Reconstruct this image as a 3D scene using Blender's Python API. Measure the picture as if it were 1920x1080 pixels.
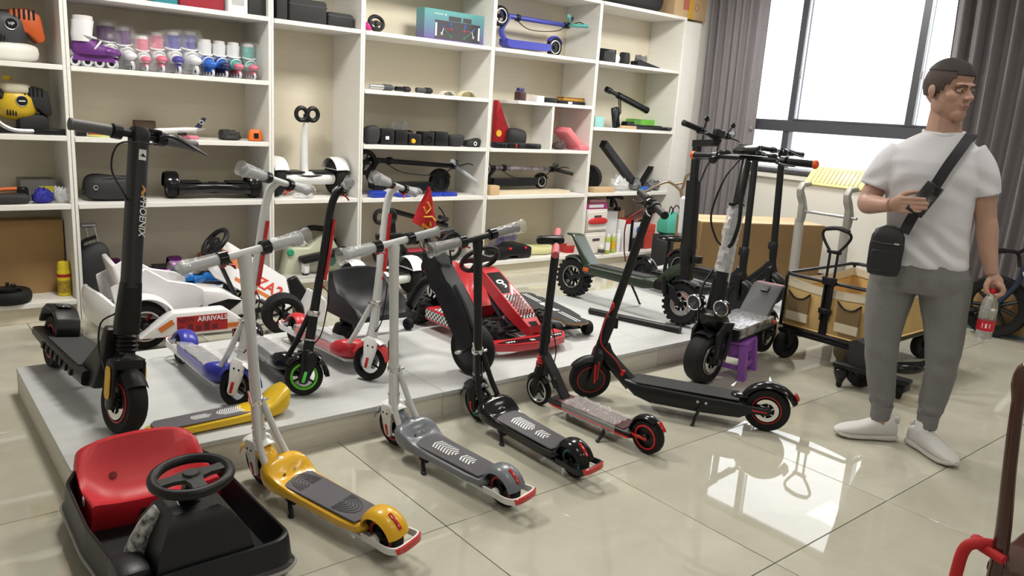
import bpy, bmesh, math, random
from mathutils import Vector, Matrix, Euler
from math import sin, cos, pi, radians, sqrt, atan2
random.seed(7)
for _o in list(bpy.data.objects): bpy.data.objects.remove(_o, do_unlink=True)
SC = bpy.context.scene
COL = SC.collection
# ------------------------------------------------------------------ camera
FPX, YAW, PIT, ROLL, CH = 1458.76, .697473, .222539, -.065488, 1.4327
_f = Vector((sin(YAW)*cos(PIT), cos(YAW)*cos(PIT), -sin(PIT)))
_r = Vector((cos(YAW), -sin(YAW), 0)); _d = _f.cross(_r)
_R = _r*cos(ROLL) + _d*sin(ROLL); _D = _d*cos(ROLL) - _r*sin(ROLL)
cam = bpy.data.cameras.new('camera'); camo = bpy.data.objects.new('camera', cam); COL.objects.link(camo)
cam.sensor_width = 36; cam.lens = FPX*36/1920; cam.clip_start = .02
camo.matrix_world = Matrix(((_R.x, -_D.x, -_f.x, 0), (_R.y, -_D.y, -_f.y, 0), (_R.z, -_D.z, -_f.z, CH), (0, 0, 0, 1)))
SC.camera = camo
# ------------------------------------------------------------------ light
W = bpy.data.worlds.new('overcast'); SC.world = W; W.use_nodes = True
_bg = W.node_tree.nodes['Background']; _bg.inputs[0].default_value = (.93, .96, 1, 1); _bg.inputs[1].default_value = 3.6
def area(name, loc, rot, sx, sy, power, col=(1, 1, 1), portal=False):
    l = bpy.data.lights.new(name, 'AREA'); l.shape = 'RECTANGLE'; l.size = sx; l.size_y = sy; l.energy = power; l.color = col
    o = bpy.data.objects.new(name, l); COL.objects.link(o); o.location = loc; o.rotation_euler = rot
    if portal: l.cycles.is_portal = True
    return o
area('window_daylight', (7.16, 3.77, 1.86), (0, pi/2, 0), 1.56, 1.9, 1, portal=True)
PANELS = [(1.2, 1.0, 12), (3.4, 1.0, 10), (5.6, 1.0, 8), (1.2, 3.9, 50), (3.4, 3.9, 54), (5.6, 3.9, 50), (1.2, -1.4, 12), (3.4, -1.4, 12)]
for _x, _y, _p in PANELS:
    area('ceiling_panel_light', (_x, _y, 3.045), (0, 0, 0), .58, .58, _p, (1, .96, .88))
SC.view_settings.view_transform = 'Standard'; SC.view_settings.look = 'None'
SC.view_settings.exposure = 0.32; SC.view_settings.gamma = 1.0; SC.view_settings.use_curve_mapping = False
# ------------------------------------------------------------------ materials
MATS = {}
def mat(name, col, rough=.5, metal=0., var=0., vscale=8., bump=0., bscale=60., spec=.5, alpha=1., trans=0., coat=0., col2=None, stretch=(1, 1, 1), emit=0., sss=0.):
    if name in MATS: return MATS[name]
    m = bpy.data.materials.new(name); m.use_nodes = True; nt = m.node_tree; b = nt.nodes['Principled BSDF']
    c = (*col, 1)
    b.inputs['Base Color'].default_value = c; b.inputs['Roughness'].default_value = rough
    b.inputs['Metallic'].default_value = metal; b.inputs['Specular IOR Level'].default_value = spec
    b.inputs['Alpha'].default_value = alpha; b.inputs['Transmission Weight'].default_value = trans; b.inputs['Coat Weight'].default_value = coat
    if sss: b.inputs['Subsurface Weight'].default_value = sss; b.inputs['Subsurface Radius'].default_value = (.012, .005, .003)
    if emit: b.inputs['Emission Color'].default_value = c; b.inputs['Emission Strength'].default_value = emit
    if var or bump or col2:
        tc = nt.nodes.new('ShaderNodeTexCoord'); mp = nt.nodes.new('ShaderNodeMapping'); mp.inputs['Scale'].default_value = stretch
        nt.links.new(tc.outputs['Object'], mp.inputs[0])
        if var or col2:
            n = nt.nodes.new('ShaderNodeTexNoise'); n.inputs['Scale'].default_value = vscale; n.inputs['Detail'].default_value = 5
            r = nt.nodes.new('ShaderNodeValToRGB'); r.color_ramp.elements[0].position = .32; r.color_ramp.elements[1].position = .68
            c2 = col2 or tuple(max(0, x*(1-var)) for x in col)
            r.color_ramp.elements[0].color = (*c2, 1); r.color_ramp.elements[1].color = c
            nt.links.new(mp.outputs[0], n.inputs[0]); nt.links.new(n.outputs[0], r.inputs[0]); nt.links.new(r.outputs[0], b.inputs['Base Color'])
        if bump:
            n2 = nt.nodes.new('ShaderNodeTexNoise'); n2.inputs['Scale'].default_value = bscale; n2.inputs['Detail'].default_value = 3
            bp = nt.nodes.new('ShaderNodeBump'); bp.inputs['Strength'].default_value = bump; bp.inputs['Distance'].default_value = .004
            nt.links.new(mp.outputs[0], n2.inputs[0]); nt.links.new(n2.outputs[0], bp.inputs['Height']); nt.links.new(bp.outputs[0], b.inputs['Normal'])
    MATS[name] = m; return m
def check_mat(name, c1, c2, scale, rough=.4):
    if name in MATS: return MATS[name]
    m = mat(name, c1, rough); nt = m.node_tree; tc = nt.nodes.new('ShaderNodeTexCoord'); ck = nt.nodes.new('ShaderNodeTexChecker')
    ck.inputs['Color1'].default_value = (*c1, 1); ck.inputs['Color2'].default_value = (*c2, 1); ck.inputs['Scale'].default_value = scale
    nt.links.new(tc.outputs['Object'], ck.inputs[0]); nt.links.new(ck.outputs[0], nt.nodes['Principled BSDF'].inputs['Base Color']); return m
# ------------------------------------------------------------------ mesh builder
def V(*a): return Vector(a[0]) if len(a) == 1 else Vector(a)
def perp(d):
    d = d.normalized(); a = Vector((0, 0, 1)) if abs(d.z) < .9 else Vector((1, 0, 0))
    u = d.cross(a).normalized(); return u, d.cross(u).normalized()
def catmull(pts, k, closed=False):
    P = [V(p) for p in pts]; n = len(P); out = []
    for i in range(n if closed else n-1):
        if closed: a, b, c, d = P[i-1], P[i], P[(i+1) % n], P[(i+2) % n]
        else: b, c = P[i], P[i+1]; a = P[i-1] if i else b*2-c; d = P[i+2] if i+2 < n else c*2-b
        for j in range(k):
            t = j/k; out.append(.5*((2*b)+(c-a)*t+(2*a-5*b+4*c-d)*t*t+(3*b-a-3*c+d)*t**3))
    if not closed: out.append(P[-1])
    return out
class MB:
    def __init__(s): s.v = []; s.f = []; s.M = Matrix.Identity(4)
    def at(s, loc=(0, 0, 0), rot=(0, 0, 0), sc=(1, 1, 1)):
        s.M = Matrix.Translation(loc) @ Euler(rot).to_matrix().to_4x4() @ Matrix.Diagonal((*sc, 1)); return s
    def add(s, vs, fs):
        n = len(s.v); s.v += [s.M @ V(p) for p in vs]; s.f += [tuple(i+n for i in f) for f in fs]; return s
    def bm(s, b):
        b.verts.index_update(); r = s.add([v.co.copy() for v in b.verts], [tuple(v.index for v in f.verts) for f in b.faces]); b.free(); return r
    def box(s, c, d, bev=0., seg=1, rot=None, taper=None):
        b = bmesh.new(); bmesh.ops.create_cube(b, size=1)
        for v in b.verts:
            v.co = Vector((v.co.x*d[0], v.co.y*d[1], v.co.z*d[2]))
            if taper and v.co.z > 0: v.co.x *= taper[0]; v.co.y *= taper[1]
        if bev: bmesh.ops.bevel(b, geom=list(b.edges)+list(b.verts), offset=bev, segments=seg, affect='EDGES', profile=.5, clamp_overlap=True)
        R = Euler(rot).to_matrix() if rot else None
        for v in b.verts: v.co = (R @ v.co if R else v.co) + V(c)
        return s.bm(b)
    def bx(s, x0, x1, y0, y1, z0, z1, bev=0., seg=1):
        return s.box(((x0+x1)/2, (y0+y1)/2, (z0+z1)/2), (abs(x1-x0), abs(y1-y0), abs(z1-z0)), bev, seg)
    def ring(s, c, u, v, ru, rv, n): return [c + u*(cos(2*pi*i/n)*ru) + v*(sin(2*pi*i/n)*rv) for i in range(n)]
    def loft(s, rings, cap=True, closed=False):
        n = len(rings[0]); vs = [p for r in rings for p in r]; fs = []; m = len(rings)
        for k in range(m if closed else m-1):
            a = k*n; b = ((k+1) % m)*n
            for i in range(n): j = (i+1) % n; fs.append((a+i, a+j, b+j, b+i))
        if cap and not closed: fs.append(tuple(range(n-1, -1, -1))); fs.append(tuple((m-1)*n+i for i in range(n)))
        return s.add(vs, fs)
    def cyl(s, p0, p1, r0, r1=None, n=16, cap=True):
        p0, p1 = V(p0), V(p1); r1 = r0 if r1 is None else r1; u, v = perp(p1-p0)
        return s.loft([s.ring(p0, u, v, r0, r0, n), s.ring(p1, u, v, r1, r1, n)], cap)
    def tube(s, pts, r, n=10, k=0, closed=False, flat=None, cap=True):
        P = catmull(pts, k, closed) if k else [V(p) for p in pts]; m = len(P)
        if isinstance(r, (int, float)): rr = [r]*m
        else: rr = [r[min(len(r)-1, int(i/(m-1)*(len(r)-1)))]*(1-(i/(m-1)*(len(r)-1) % 1)) + r[min(len(r)-1, int(i/(m-1)*(len(r)-1))+1)]*(i/(m-1)*(len(r)-1) % 1) for i in range(m)]
        rings = []; u = None
        for i in range(m):
            a = P[i-1] if (i or closed) else P[i]; b = P[(i+1) % m] if (i < m-1 or closed) else P[i]
            d = (b-a).normalized()
            if u is None: u, _ = perp(d)
            u = (u - d*u.dot(d)).normalized(); w = d.cross(u)
            fu, fv = flat or (1, 1)
            rings.append(s.ring(P[i], u, w, rr[i]*fu, rr[i]*fv, n))
        return s.loft(rings, cap, closed)
    def lathe(s, prof, c=(0, 0, 0), axis=(0, 0, 1), n=24, cap=True):
        c = V(c); ax = V(axis).normalized(); u, v = perp(ax)
        return s.loft([s.ring(c+ax*h, u, v, max(r, 1e-4), max(r, 1e-4), n) for r, h in prof], cap)
    def torus(s, c, axis, R, r, n=28, m=10, flat=1.):
        c = V(c); ax = V(axis).normalized(); u, v = perp(ax); rings = []
        for i in range(n):
            d = u*cos(2*pi*i/n)+v*sin(2*pi*i/n)
            rings.append([c+d*(R+r*cos(2*pi*j/m))+ax*(r*flat*sin(2*pi*j/m)) for j in range(m)])
        return s.loft(rings, False, True)
    def prism(s, poly, t, plane='xz', off=0., bev=0., seg=1):
        # polygon extruded by t, centred on off along the plane's normal
        mp = {'xz': lambda a, b, n: (a, n, b), 'xy': lambda a, b, n: (a, b, n), 'yz': lambda a, b, n: (n, a, b)}[plane]
        b = bmesh.new(); A = [b.verts.new(mp(p[0], p[1], off-t/2)) for p in poly]; B = [b.verts.new(mp(p[0], p[1], off+t/2)) for p in poly]
        b.faces.new(A); b.faces.new(B[::-1]); n = len(poly)
        for i in range(n): b.faces.new((A[i], B[i], B[(i+1) % n], A[(i+1) % n]))
        bmesh.ops.recalc_face_normals(b, faces=b.faces)
        if bev: bmesh.ops.bevel(b, geom=[e for e in b.edges if e.calc_face_angle(0) > .35], offset=bev, segments=seg, affect='EDGES', profile=.5, clamp_overlap=True)
        return s.bm(b)
    def ell(s, c, r, rot=None, nu=16, nv=10, e=1., e2=None):
        # super-ellipsoid: e<1 boxier
        c = V(c); R = Euler(rot).to_matrix() if rot else Matrix.Identity(3); e2 = e if e2 is None else e2
        pw = lambda x, p: math.copysign(abs(x)**p, x); rings = []
        for j in range(1, nv):
            ph = -pi/2+pi*j/nv; cz = pw(sin(ph), e); cr = pw(cos(ph), e)
            rings.append([c+R @ Vector((r[0]*cr*pw(cos(2*pi*i/nu), e2), r[1]*cr*pw(sin(2*pi*i/nu), e2), r[2]*cz)) for i in range(nu)])
        n = nu; vs = [p for q in rings for p in q]; m = len(rings); fs = []
        for k in range(m-1):
            for i in range(n): j = (i+1) % n; fs.append((k*n+i, k*n+j, (k+1)*n+j, (k+1)*n+i))
        vs += [c+R @ Vector((0, 0, -r[2])), c+R @ Vector((0, 0, r[2]))]; B = m*n
        for i in range(n): j = (i+1) % n; fs.append((j, i, B)); fs.append(((m-1)*n+i, (m-1)*n+j, B+1))
        return s.add(vs, fs)
    def grid(s, fn, nu, nv, thick=0.):
        vs = [V(fn(i/nu, j/nv)) for j in range(nv+1) for i in range(nu+1)]; fs = []
        for j in range(nv):
            for i in range(nu): a = j*(nu+1)+i; fs.append((a, a+1, a+nu+2, a+nu+1))
        if thick:
            b = bmesh.new(); bv = [b.verts.new(p) for p in vs]
            for f in fs: b.faces.new([bv[i] for i in f])
            bmesh.ops.recalc_face_normals(b, faces=b.faces); bmesh.ops.solidify(b, geom=list(b.faces), thickness=thick); return s.bm(b)
        return s.add(vs, fs)
    def mesh(s, name, m, ang=38):
        me = bpy.data.meshes.new(name); me.from_pydata([tuple(p) for p in s.v], [], s.f); me.update()
        b = bmesh.new(); b.from_mesh(me); bmesh.ops.recalc_face_normals(b, faces=b.faces); b.to_mesh(me); b.free()
        me.polygons.foreach_set('use_smooth', [True]*len(me.polygons)); me.set_sharp_from_angle(angle=radians(ang))
        if m: me.materials.append(m)
        return me
    def obj(s, name, m, parent=None, label=None, ang=38):
        o = bpy.data.objects.new(name, s.mesh(name, m, ang)); COL.objects.link(o)
        if parent: o.parent = parent
        if label: o['label'] = label
        return o
def empty(name, loc=(0, 0, 0), rot=(0, 0, 0)):
    o = bpy.data.objects.new(name, None); COL.objects.link(o); o.location = loc; o.rotation_euler = rot; o.empty_display_size = .1; return o
def thing(name, label, cat, loc=(0, 0, 0), rot=(0, 0, 0), group=None):
    o = empty(name, loc, rot); return tag(o, label, cat, group)
def tag(o, label, cat, group=None):
    o['label'] = label; o['category'] = cat
    if group: o['group'] = group
    return o
def struct(o): o['kind'] = 'structure'; return o
def copy_tree(o, parent=None):
    c = o.copy(); COL.objects.link(c); c.parent = parent
    for ch in o.children: copy_tree(ch, c)
    return c
def text(s, size, m, name='lettering', parent=None, loc=(0, 0, 0), rot=(0, 0, 0), ext=.0008, align='CENTER', shear=0., bold=0.):
    cu = bpy.data.curves.new('t', 'FONT'); cu.body = s; cu.size = size; cu.extrude = ext; cu.align_x = align; cu.align_y = 'CENTER'; cu.shear = shear; cu.offset = bold
    t = bpy.data.objects.new('t', cu); COL.objects.link(t); me = bpy.data.meshes.new_from_object(t)
    bpy.data.objects.remove(t); me.materials.clear(); me.materials.append(m); me.name = name
    o = bpy.data.objects.new(name, me); COL.objects.link(o); o.location = loc; o.rotation_euler = rot
    if parent: o.parent = parent
    return o
def ribbon(b, pts, nrm, w, th, k=5):
    P = catmull(pts, k); N = catmull(nrm, k); rg = []
    for i, p in enumerate(P):
        d = (P[min(i+1, len(P)-1)]-P[max(i-1, 0)]).normalized(); n = (N[i]-d*N[i].dot(d)).normalized(); s_ = d.cross(n); rg.append([p+s_*w/2, p+s_*w/2+n*th, p-s_*w/2+n*th, p-s_*w/2])
    return b.loft(rg)
# palette
BLK = mat('black_plastic', (.007, .007, .0085), .42, spec=.32, bump=.08, bscale=200)
BLKG = mat('black_gloss', (.006, .006, .008), .16, spec=.4)
BLKM = mat('black_painted_metal', (.008, .009, .011), .33, spec=.35)
RUB = mat('tyre_rubber', (.009, .009, .0095), .72, spec=.3, bump=.15, bscale=150)
DGREY = mat('dark_grey_plastic', (.05, .052, .06), .55)
CHROME = mat('chrome', (.75, .75, .76), .15, 1.)
ALU = mat('brushed_aluminium', (.55, .55, .57), .32, 1.)
WHT = mat('white_plastic', (.78, .79, .8), .3)
RED = mat('red_plastic', (.55, .012, .015), .35)
REDL = mat('red_reflector', (.5, .01, .012), .12, coat=.6)
GRYP = mat('light_grey_paint', (.64, .66, .68), .3, coat=.3)
def wrapmat(): 
    m = mat('clear_plastic_film', (.95, .96, .98), .1, alpha=.24, bump=.6, bscale=90, spec=1.); return m
WRAP = wrapmat()
WRAP2 = mat('milky_plastic_film', (.85, .87, .9), .15, alpha=.45, bump=1., bscale=38, spec=.9)
CARD = mat('brown_cardboard', (.42, .26, .115), .85, var=.12, vscale=5)
LCARD = mat('pale_cardboard', (.6, .42, .24), .85, var=.1, vscale=6)
# ================================================================== room
FX, FY, T = 1.458, 2.014, .8
x0r, x1r, y0r, y1r, HT = -1.85, 7.05, -2.9, 5.75, 3.06
grout = mat('dark_grout', (.035, .033, .028), .8)
def tile_mat():
    m = mat('polished_beige_tile', (.6, .57, .45), .035, spec=.5); nt = m.node_tree; b = nt.nodes['Principled BSDF']
    tc = nt.nodes.new('ShaderNodeTexCoord'); oi = nt.nodes.new('ShaderNodeObjectInfo'); ad = nt.nodes.new('ShaderNodeVectorMath'); ad.operation = 'ADD'
    n = nt.nodes.new('ShaderNodeTexNoise'); n.inputs['Scale'].default_value = 2.2; n.inputs['Detail'].default_value = 8; n.inputs['Roughness'].default_value = .62; n.inputs['Distortion'].default_value = .6
    mul = nt.nodes.new('ShaderNodeVectorMath'); mul.operation = 'SCALE'; mul.inputs['Scale'].default_value = 40
    nt.links.new(oi.outputs['Random'], mul.inputs[0]); nt.links.new(tc.outputs['Object'], ad.inputs[0]); nt.links.new(mul.outputs[0], ad.inputs[1]); nt.links.new(ad.outputs[0], n.inputs[0])
    r = nt.nodes.new('ShaderNodeValToRGB'); r.color_ramp.elements[0].position = .35; r.color_ramp.elements[1].position = .68
    r.color_ramp.elements[0].color = (.44, .425, .35, 1); r.color_ramp.elements[1].color = (.53, .515, .44, 1)
    nt.links.new(n.outputs[0], r.inputs[0]); nt.links.new(r.outputs[0], b.inputs['Base Color'])
    n2 = nt.nodes.new('ShaderNodeTexNoise'); n2.inputs['Scale'].default_value = 3.5; n2.inputs['Detail'].default_value = 6
    rr = nt.nodes.new('ShaderNodeMapRange'); rr.inputs[3].default_value = .0; rr.inputs[4].default_value = .045
    nt.links.new(tc.outputs['Object'], n2.inputs[0]); nt.links.new(n2.outputs[0], rr.inputs[0]); nt.links.new(rr.outputs[0], b.inputs['Roughness'])
    return m
TILE = tile_mat()
fl = struct(MB().bx(x0r, x1r, y0r, y1r, -.06, -.004).obj('floor', grout))
g = .0016
i0 = math.floor((x0r-FX)/T); i1 = math.ceil((x1r-FX)/T); j0 = math.floor((y0r-FY)/T); j1 = math.ceil((y1r-FY)/T)
_full = None
for i in range(i0, i1):
    for j in range(j0, j1):
        a, b_ = max(x0r, FX+i*T), min(x1r, FX+(i+1)*T); c, d = max(y0r, FY+j*T), min(y1r, FY+(j+1)*T)
        if b_-a < .02 or d-c < .02: continue
        w, h = b_-a-2*g, d-c-2*g
        if abs(w-(T-2*g)) < 1e-4 and abs(h-(T-2*g)) < 1e-4:
            if _full is None: _full = MB().box((0, 0, -.004), (w, h, .008), .0012).mesh('tile', TILE)
            me = _full
        else: me = MB().box((0, 0, -.004), (w, h, .008), .0012).mesh('tile', TILE)
        t = bpy.data.objects.new('tile', me); COL.objects.link(t); t.parent = fl; t.location = ((a+b_)/2, (c+d)/2, 0)
WALL = mat('white_wall_paint', (.74, .73, .69), .8, bump=.03, bscale=90)
CEIL = mat('ceiling_paint', (.8, .8, .78), .85)
struct(MB().bx(x0r-.12, x1r+.2, y1r, y1r+.12, -.06, HT).obj('wall_back', WALL))
struct(MB().bx(x0r-.12, x0r, y0r, y1r, -.06, HT).obj('wall_left', WALL))
struct(MB().bx(x0r-.12, x1r+.2, y0r-.12, y0r, -.06, HT).obj('wall_front', WALL))
struct(MB().bx(x0r-.12, x1r+.2, y0r-.12, y1r+.12, HT, HT+.1).obj('ceiling', CEIL))
# window wall with one opening y 2.05..5.1, z 1.02..2.75
wy0, wy1, wz0, wz1 = 2.05, 5.14, 1.03, 2.78
w = MB(); X0, X1 = x1r, x1r+.2
w.bx(X0, X1, y0r, wy0, -.06, HT); w.bx(X0, X1, wy1, y1r, -.06, HT); w.bx(X0, X1, wy0, wy1, -.06, wz0); w.bx(X0, X1, wy0, wy1, wz1, HT)
struct(w.obj('wall_right', WALL))
struct(MB().bx(6.735, 7.05, 5.40, 5.75, 0, HT).obj('wall_pier', WALL))
DBASE = mat('dark_brown_skirting', (.045, .02, .014), .35)
struct(MB().bx(7.035, 7.05, y0r, 5.4, 0, .1, .003).obj('baseboard_right', DBASE))
struct(MB().bx(x0r, x0r+.015, y0r, 5.28, 0, .1, .003).obj('baseboard_left', DBASE))
# window: dark aluminium frame, mullions, transom, panes, sill
FRM = mat('dark_window_aluminium', (.075, .078, .095), .4, .3); GLS = mat('window_glass', (1, 1, 1), .0, trans=1., spec=.5)
_gn = GLS.node_tree; _tr = _gn.nodes.new('ShaderNodeBsdfTransparent'); _gl = _gn.nodes.new('ShaderNodeBsdfGlossy'); _gl.inputs['Roughness'].default_value = .01
_mx = _gn.nodes.new('ShaderNodeMixShader'); _mx.inputs[0].default_value = .06; _gn.links.new(_tr.outputs[0], _mx.inputs[1]); _gn.links.new(_gl.outputs[0], _mx.inputs[2])
_gn.links.new(_mx.outputs[0], _gn.nodes['Material Output'].inputs[0])
win = struct(empty('window_1', (7.1, 3.6, wz0)))
def wpart(name, m, bs, bev=.004):
    b = MB()
    for q in bs: b.bx(*q, bev)
    o = b.obj(name, m); o.parent = win; o.matrix_parent_inverse = Matrix.Translation((-7.1, -3.6, -wz0)); return o
fx0, fx1 = 7.06, 7.14
wpart('window_frame', FRM, [(fx0, fx1, wy0, wy0+.05, wz0, wz1), (fx0, fx1, wy1-.05, wy1, wz0, wz1), (fx0, fx1, wy0, wy1, wz1-.05, wz1), (fx0, fx1, wy0, wy1, wz0, wz0+.035)])
wpart('transom', FRM, [(fx0-.012, fx1, wy0, wy1, 1.415, 1.525)])
wpart('transom_lip', FRM, [(fx0-.02, fx0-.008, wy0, 4.3, 1.525, 1.54)], .002)
MULL = [4.34, 3.2]
for yy in MULL:
    wpart('mullion', FRM, [(fx0, fx1, yy-.036, yy+.036, 1.52, wz1)])
    wpart('sash_edge', mat('pale_sash_edge', (.45, .5, .56), .35, .4), [(fx0-.012, fx0+.02, yy-.052, yy-.036, 1.54, wz1-.04)], .002)
    wpart('latch', mat('latch_metal', (.35, .33, .33), .4, .5), [(fx0-.03, fx0, yy-.062, yy-.04, 1.93, 1.99)], .004)
wpart('lower_mullion', FRM, [(fx0, fx1, 4.375-.035, 4.375+.035, wz0, 1.42)])
wpart('sill', FRM, [(6.985, 7.14, wy0-.05, wy1, wz0-.012, wz0+.012)])
wpart('sill_rail', mat('pale_sill_rail', (.5, .5, .52), .3, .6), [(7.0, 7.05, wy0, wy1, wz0+.012, wz0+.03)])
wpart('sill_board', WALL, [(7.0, 7.05, wy0-.05, wy1, wz0-.075, wz0-.03)])
ys = [wy0+.05]+sorted(MULL)+[wy1-.05]
for a, b_ in zip(ys[:-1], ys[1:]): wpart('pane', GLS, [(7.1, 7.104, a, b_, 1.52, wz1-.05)], 0)
for a, b_ in ((wy0+.05, 4.34), (4.41, wy1-.05)): wpart('pane', GLS, [(7.1, 7.104, a, b_, wz0+.03, 1.42)], 0)
# curtains: pleated cloth from a rail
CURT = mat('grey_curtain_cloth', (.2, .185, .2), .75, var=.1, vscale=30)
def curtain(label, yA, yB, x, zB, n, seed, amp=.04):
    rnd = random.Random(seed); ph = [rnd.uniform(0, 6.28) for _ in range(5)]
    r = thing('curtain', label, 'curtain', (x, (yA+yB)/2, zB)); W_ = yB-yA
    def fn(u, v):
        wv = sin(u*n*2*pi+ph[0]+.5*sin(u*9+ph[1])) + .35*sin(u*n*4*pi+ph[2]+v*1.2)
        return (amp*wv*(.75+.25*v) + .02*sin(u*5+ph[3]), -W_/2+u*W_*(1-.03*sin(v*pi)), (2.88-zB)*v)
    MB().grid(fn, int(n*16), 10, .004).obj('cloth', CURT, r, ang=80)
    MB().cyl((0, -W_/2-.03, 2.9-zB), (0, W_/2+.03, 2.9-zB), .014, n=10).obj('rail', FRM, r)
    return r
c1 = curtain('grey pleated curtain hanging beside the white wall pier', 4.66, 5.36, 6.93, .22, 7, 3)
MB().ell((-.02, -.33, 1.2), (.012, .02, .02), nu=10, nv=6).obj('tieback_knob', mat('knob_grey', (.2, .19, .2), .5), c1)
MB().tube([(-.02, -.33, 1.2), (-.03, -.28, 1.08), (-.02, -.24, .8), (-.03, -.27, .6)], .006, 6, 5).obj('tieback_cord', CURT, c1)
curtain('grey pleated curtain hanging behind the standing man', 1.55, 2.93, 6.9, .12, 11, 9, .05)
# ceiling panels (fixtures around the lamps)
PW = mat('lamp_housing', (.8, .8, .8), .4)
for k, (px, py, _p) in enumerate(PANELS):
    t = tag(MB().bx(px-.31, px+.31, py-.31, py-.295, 3.03, 3.06).bx(px-.31, px+.31, py+.295, py+.31, 3.03, 3.06).bx(px-.31, px-.295, py-.31, py+.31, 3.03, 3.06).bx(px+.295, px+.31, py-.31, py+.31, 3.03, 3.06).bx(px-.3, px+.3, py-.3, py+.3, 3.05, 3.06).obj('ceiling_light', PW), 'square white panel light set in the ceiling', 'ceiling light', 'ceiling panel lights')
# outside: pale street and roofs, far below and behind the glass
STREET = mat('pale_street', (.62, .6, .56), .9); ROOF = mat('pinkish_roof', (.62, .45, .38), .9); BLD = mat('pale_building', (.7, .68, .65), .9); BWIN = mat('far_window', (.52, .54, .56), .4)
struct(MB().bx(12, 160, -80, 140, -7.2, -7).obj('ground_outside', STREET))
def far_building(label, x, y, w_, d_, z0, z1, nwin, rows, m=BLD, roof=None):
    r = thing('building', label, 'building', (x, y, z0))
    MB().bx(-w_/2, w_/2, -d_/2, d_/2, 0, z1-z0).obj('walls', m, r)
    if roof: MB().bx(-w_/2-.3, w_/2+.3, -d_/2-.3, d_/2+.3, z1-z0, z1-z0+.35).obj('roof', roof, r)
    if nwin:
        me = MB().bx(-.04, .04, -.55, .55, -.7, .7).mesh('window', BWIN)
        for i in range(nwin):
            for j in range(rows):
                o = bpy.data.objects.new('window', me); COL.objects.link(o); o.parent = r; o.location = (-w_/2-.02, -d_/2+d_*(i+.5)/nwin, (z1-z0)*(j+.55)/rows)
    return r
far_building('long low shed with pinkish roof seen through the lower panes', 34, 24, 8, 30, -7, -1.2, 0, 0, BLD, ROOF)
far_building('pale house with a flat brown roof outside the window', 21, 9.5, 6, 7, -7, -1.1, 3, 2, BLD, ROOF)
far_building('distant pale tower block beyond the roofs', 95, 43, 7, 6, -7, 5.5, 3, 6)
far_building('distant low pale block beyond the roofs', 110, 36, 10, 16, -7, 2.6, 5, 3)
far_building('distant wide grey block near the skyline', 120, 66, 10, 12, -7, 3.4, 4, 3)
# ---------------------------------------------------------------- shelving
SHW = mat('white_wood_laminate', (.8, .79, .76), .42, var=.05, vscale=6, stretch=(1, 1, 14)); SHB = mat('cream_back_panel', (.74, .68, .55), .7, var=.04, vscale=4, stretch=(1, 1, 10))
SY, SB = 5.28, 5.73
sh = thing('shelving_unit', 'tall built-in white shelving unit with cream back panels along the wall', 'shelving', (3.3, SY, 0))
def spart(name, m, *q, bev=.002):
    o = MB().bx(*q, bev).obj(name, m, sh); o.matrix_parent_inverse = Matrix.Translation((-3.3, -SY, 0)); return o
UP = [-.28, .945, 2.175, 2.865, 4.06, 5.27, 6.465]
spart('back_panel', SHB, -.3, 6.72, SB-.012, SB, 0, 2.96)
for k, u in enumerate(UP):
    wd = .018 if k != 1 else .02
    spart('upright', SHW, u-wd, u-.001, SY, SB-.013, 0, 2.46 if k > 4 else 2.95); spart('upright', SHW, u+.001, u+wd, SY, SB-.013, 0, 2.46 if k > 4 else 2.95)
spart('filler_panel', SHW, 6.485, 6.73, SY+.01, SY+.028, 0, 2.43)
spart('end_panel', SHW, 6.712, 6.73, SY+.028, SB, 0, 2.43)
SHELF = {0: [.13, .72, 1.125, 1.53, 1.94, 2.42], 1: [.13, .72, 1.12, 1.53, 1.945, 2.42], 2: [.13, .72, 1.94, 2.42], 3: [.13, .715, 1.12, 1.525, 1.94, 2.42], 4: [.13, .715, 1.12, 1.94, 2.46], 5: [.1, .72, 1.34, 1.94, 2.46]}
for k, zs in SHELF.items():
    for z in zs: spart('shelf_board', SHW, UP[k]+.021, UP[k+1]-.021 + (0 if k < 5 else .0), SY-.004, SB-.013, z-.03, z)
    spart('plinth', SHB, UP[k]+.021, UP[k+1]-.021, SY+.03, SY+.045, 0, .07 if k == 5 else .1)
# small divider box in the fourth bay
spart('shelf_board', SHW, 4.36, 5.249, SY-.004, SB-.013, 1.5, 1.53); spart('divider', SHW, 4.76, 4.785, SY, SB-.013, 1.12, 1.5); spart('divider', SHW, 4.36, 4.378, SY+.27, SB-.013, 1.12, 1.5)
spart('divider_back', SHB, 4.378, 4.76, SY+.27, SY+.28, 1.12, 1.5)
# ---------------------------------------------------------------- platform
PH = .13
PLT = mat('white_platform_laminate', (.56, .575, .58), .5, var=.1, vscale=4, stretch=(1, 5, 1)); PLS = mat('pale_platform_side', (.66, .63, .56), .55, var=.12, vscale=5, stretch=(1, 1, 12))
PX = [.445, 2.0, 3.55, 5.45]
for k, (a, b_) in enumerate(zip(PX[:-1], PX[1:])):
    p = thing('display_platform', ['low white display platform under the tall black scooter', 'low white display platform under the red go-kart', 'low white display platform under the off-road scooter'][k], 'platform', ((a+b_)/2, 3.45, 0))
    w2 = (b_-a)/2-.001
    MB().bx(-w2, w2, -.62, .62, PH-.02, PH, .0015).obj('top_board', PLT, p)
    for s_ in (-1, 1):
        MB().bx(-w2, w2, s_*.6-.01, s_*.6+.01, 0, PH-.02, .001).obj('side_board', PLS, p)
        MB().bx(s_*(w2-.012)-.01, s_*(w2-.012)+.01, -.59, .59, 0, PH-.02, .001).obj('end_board', PLS, p)
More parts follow.
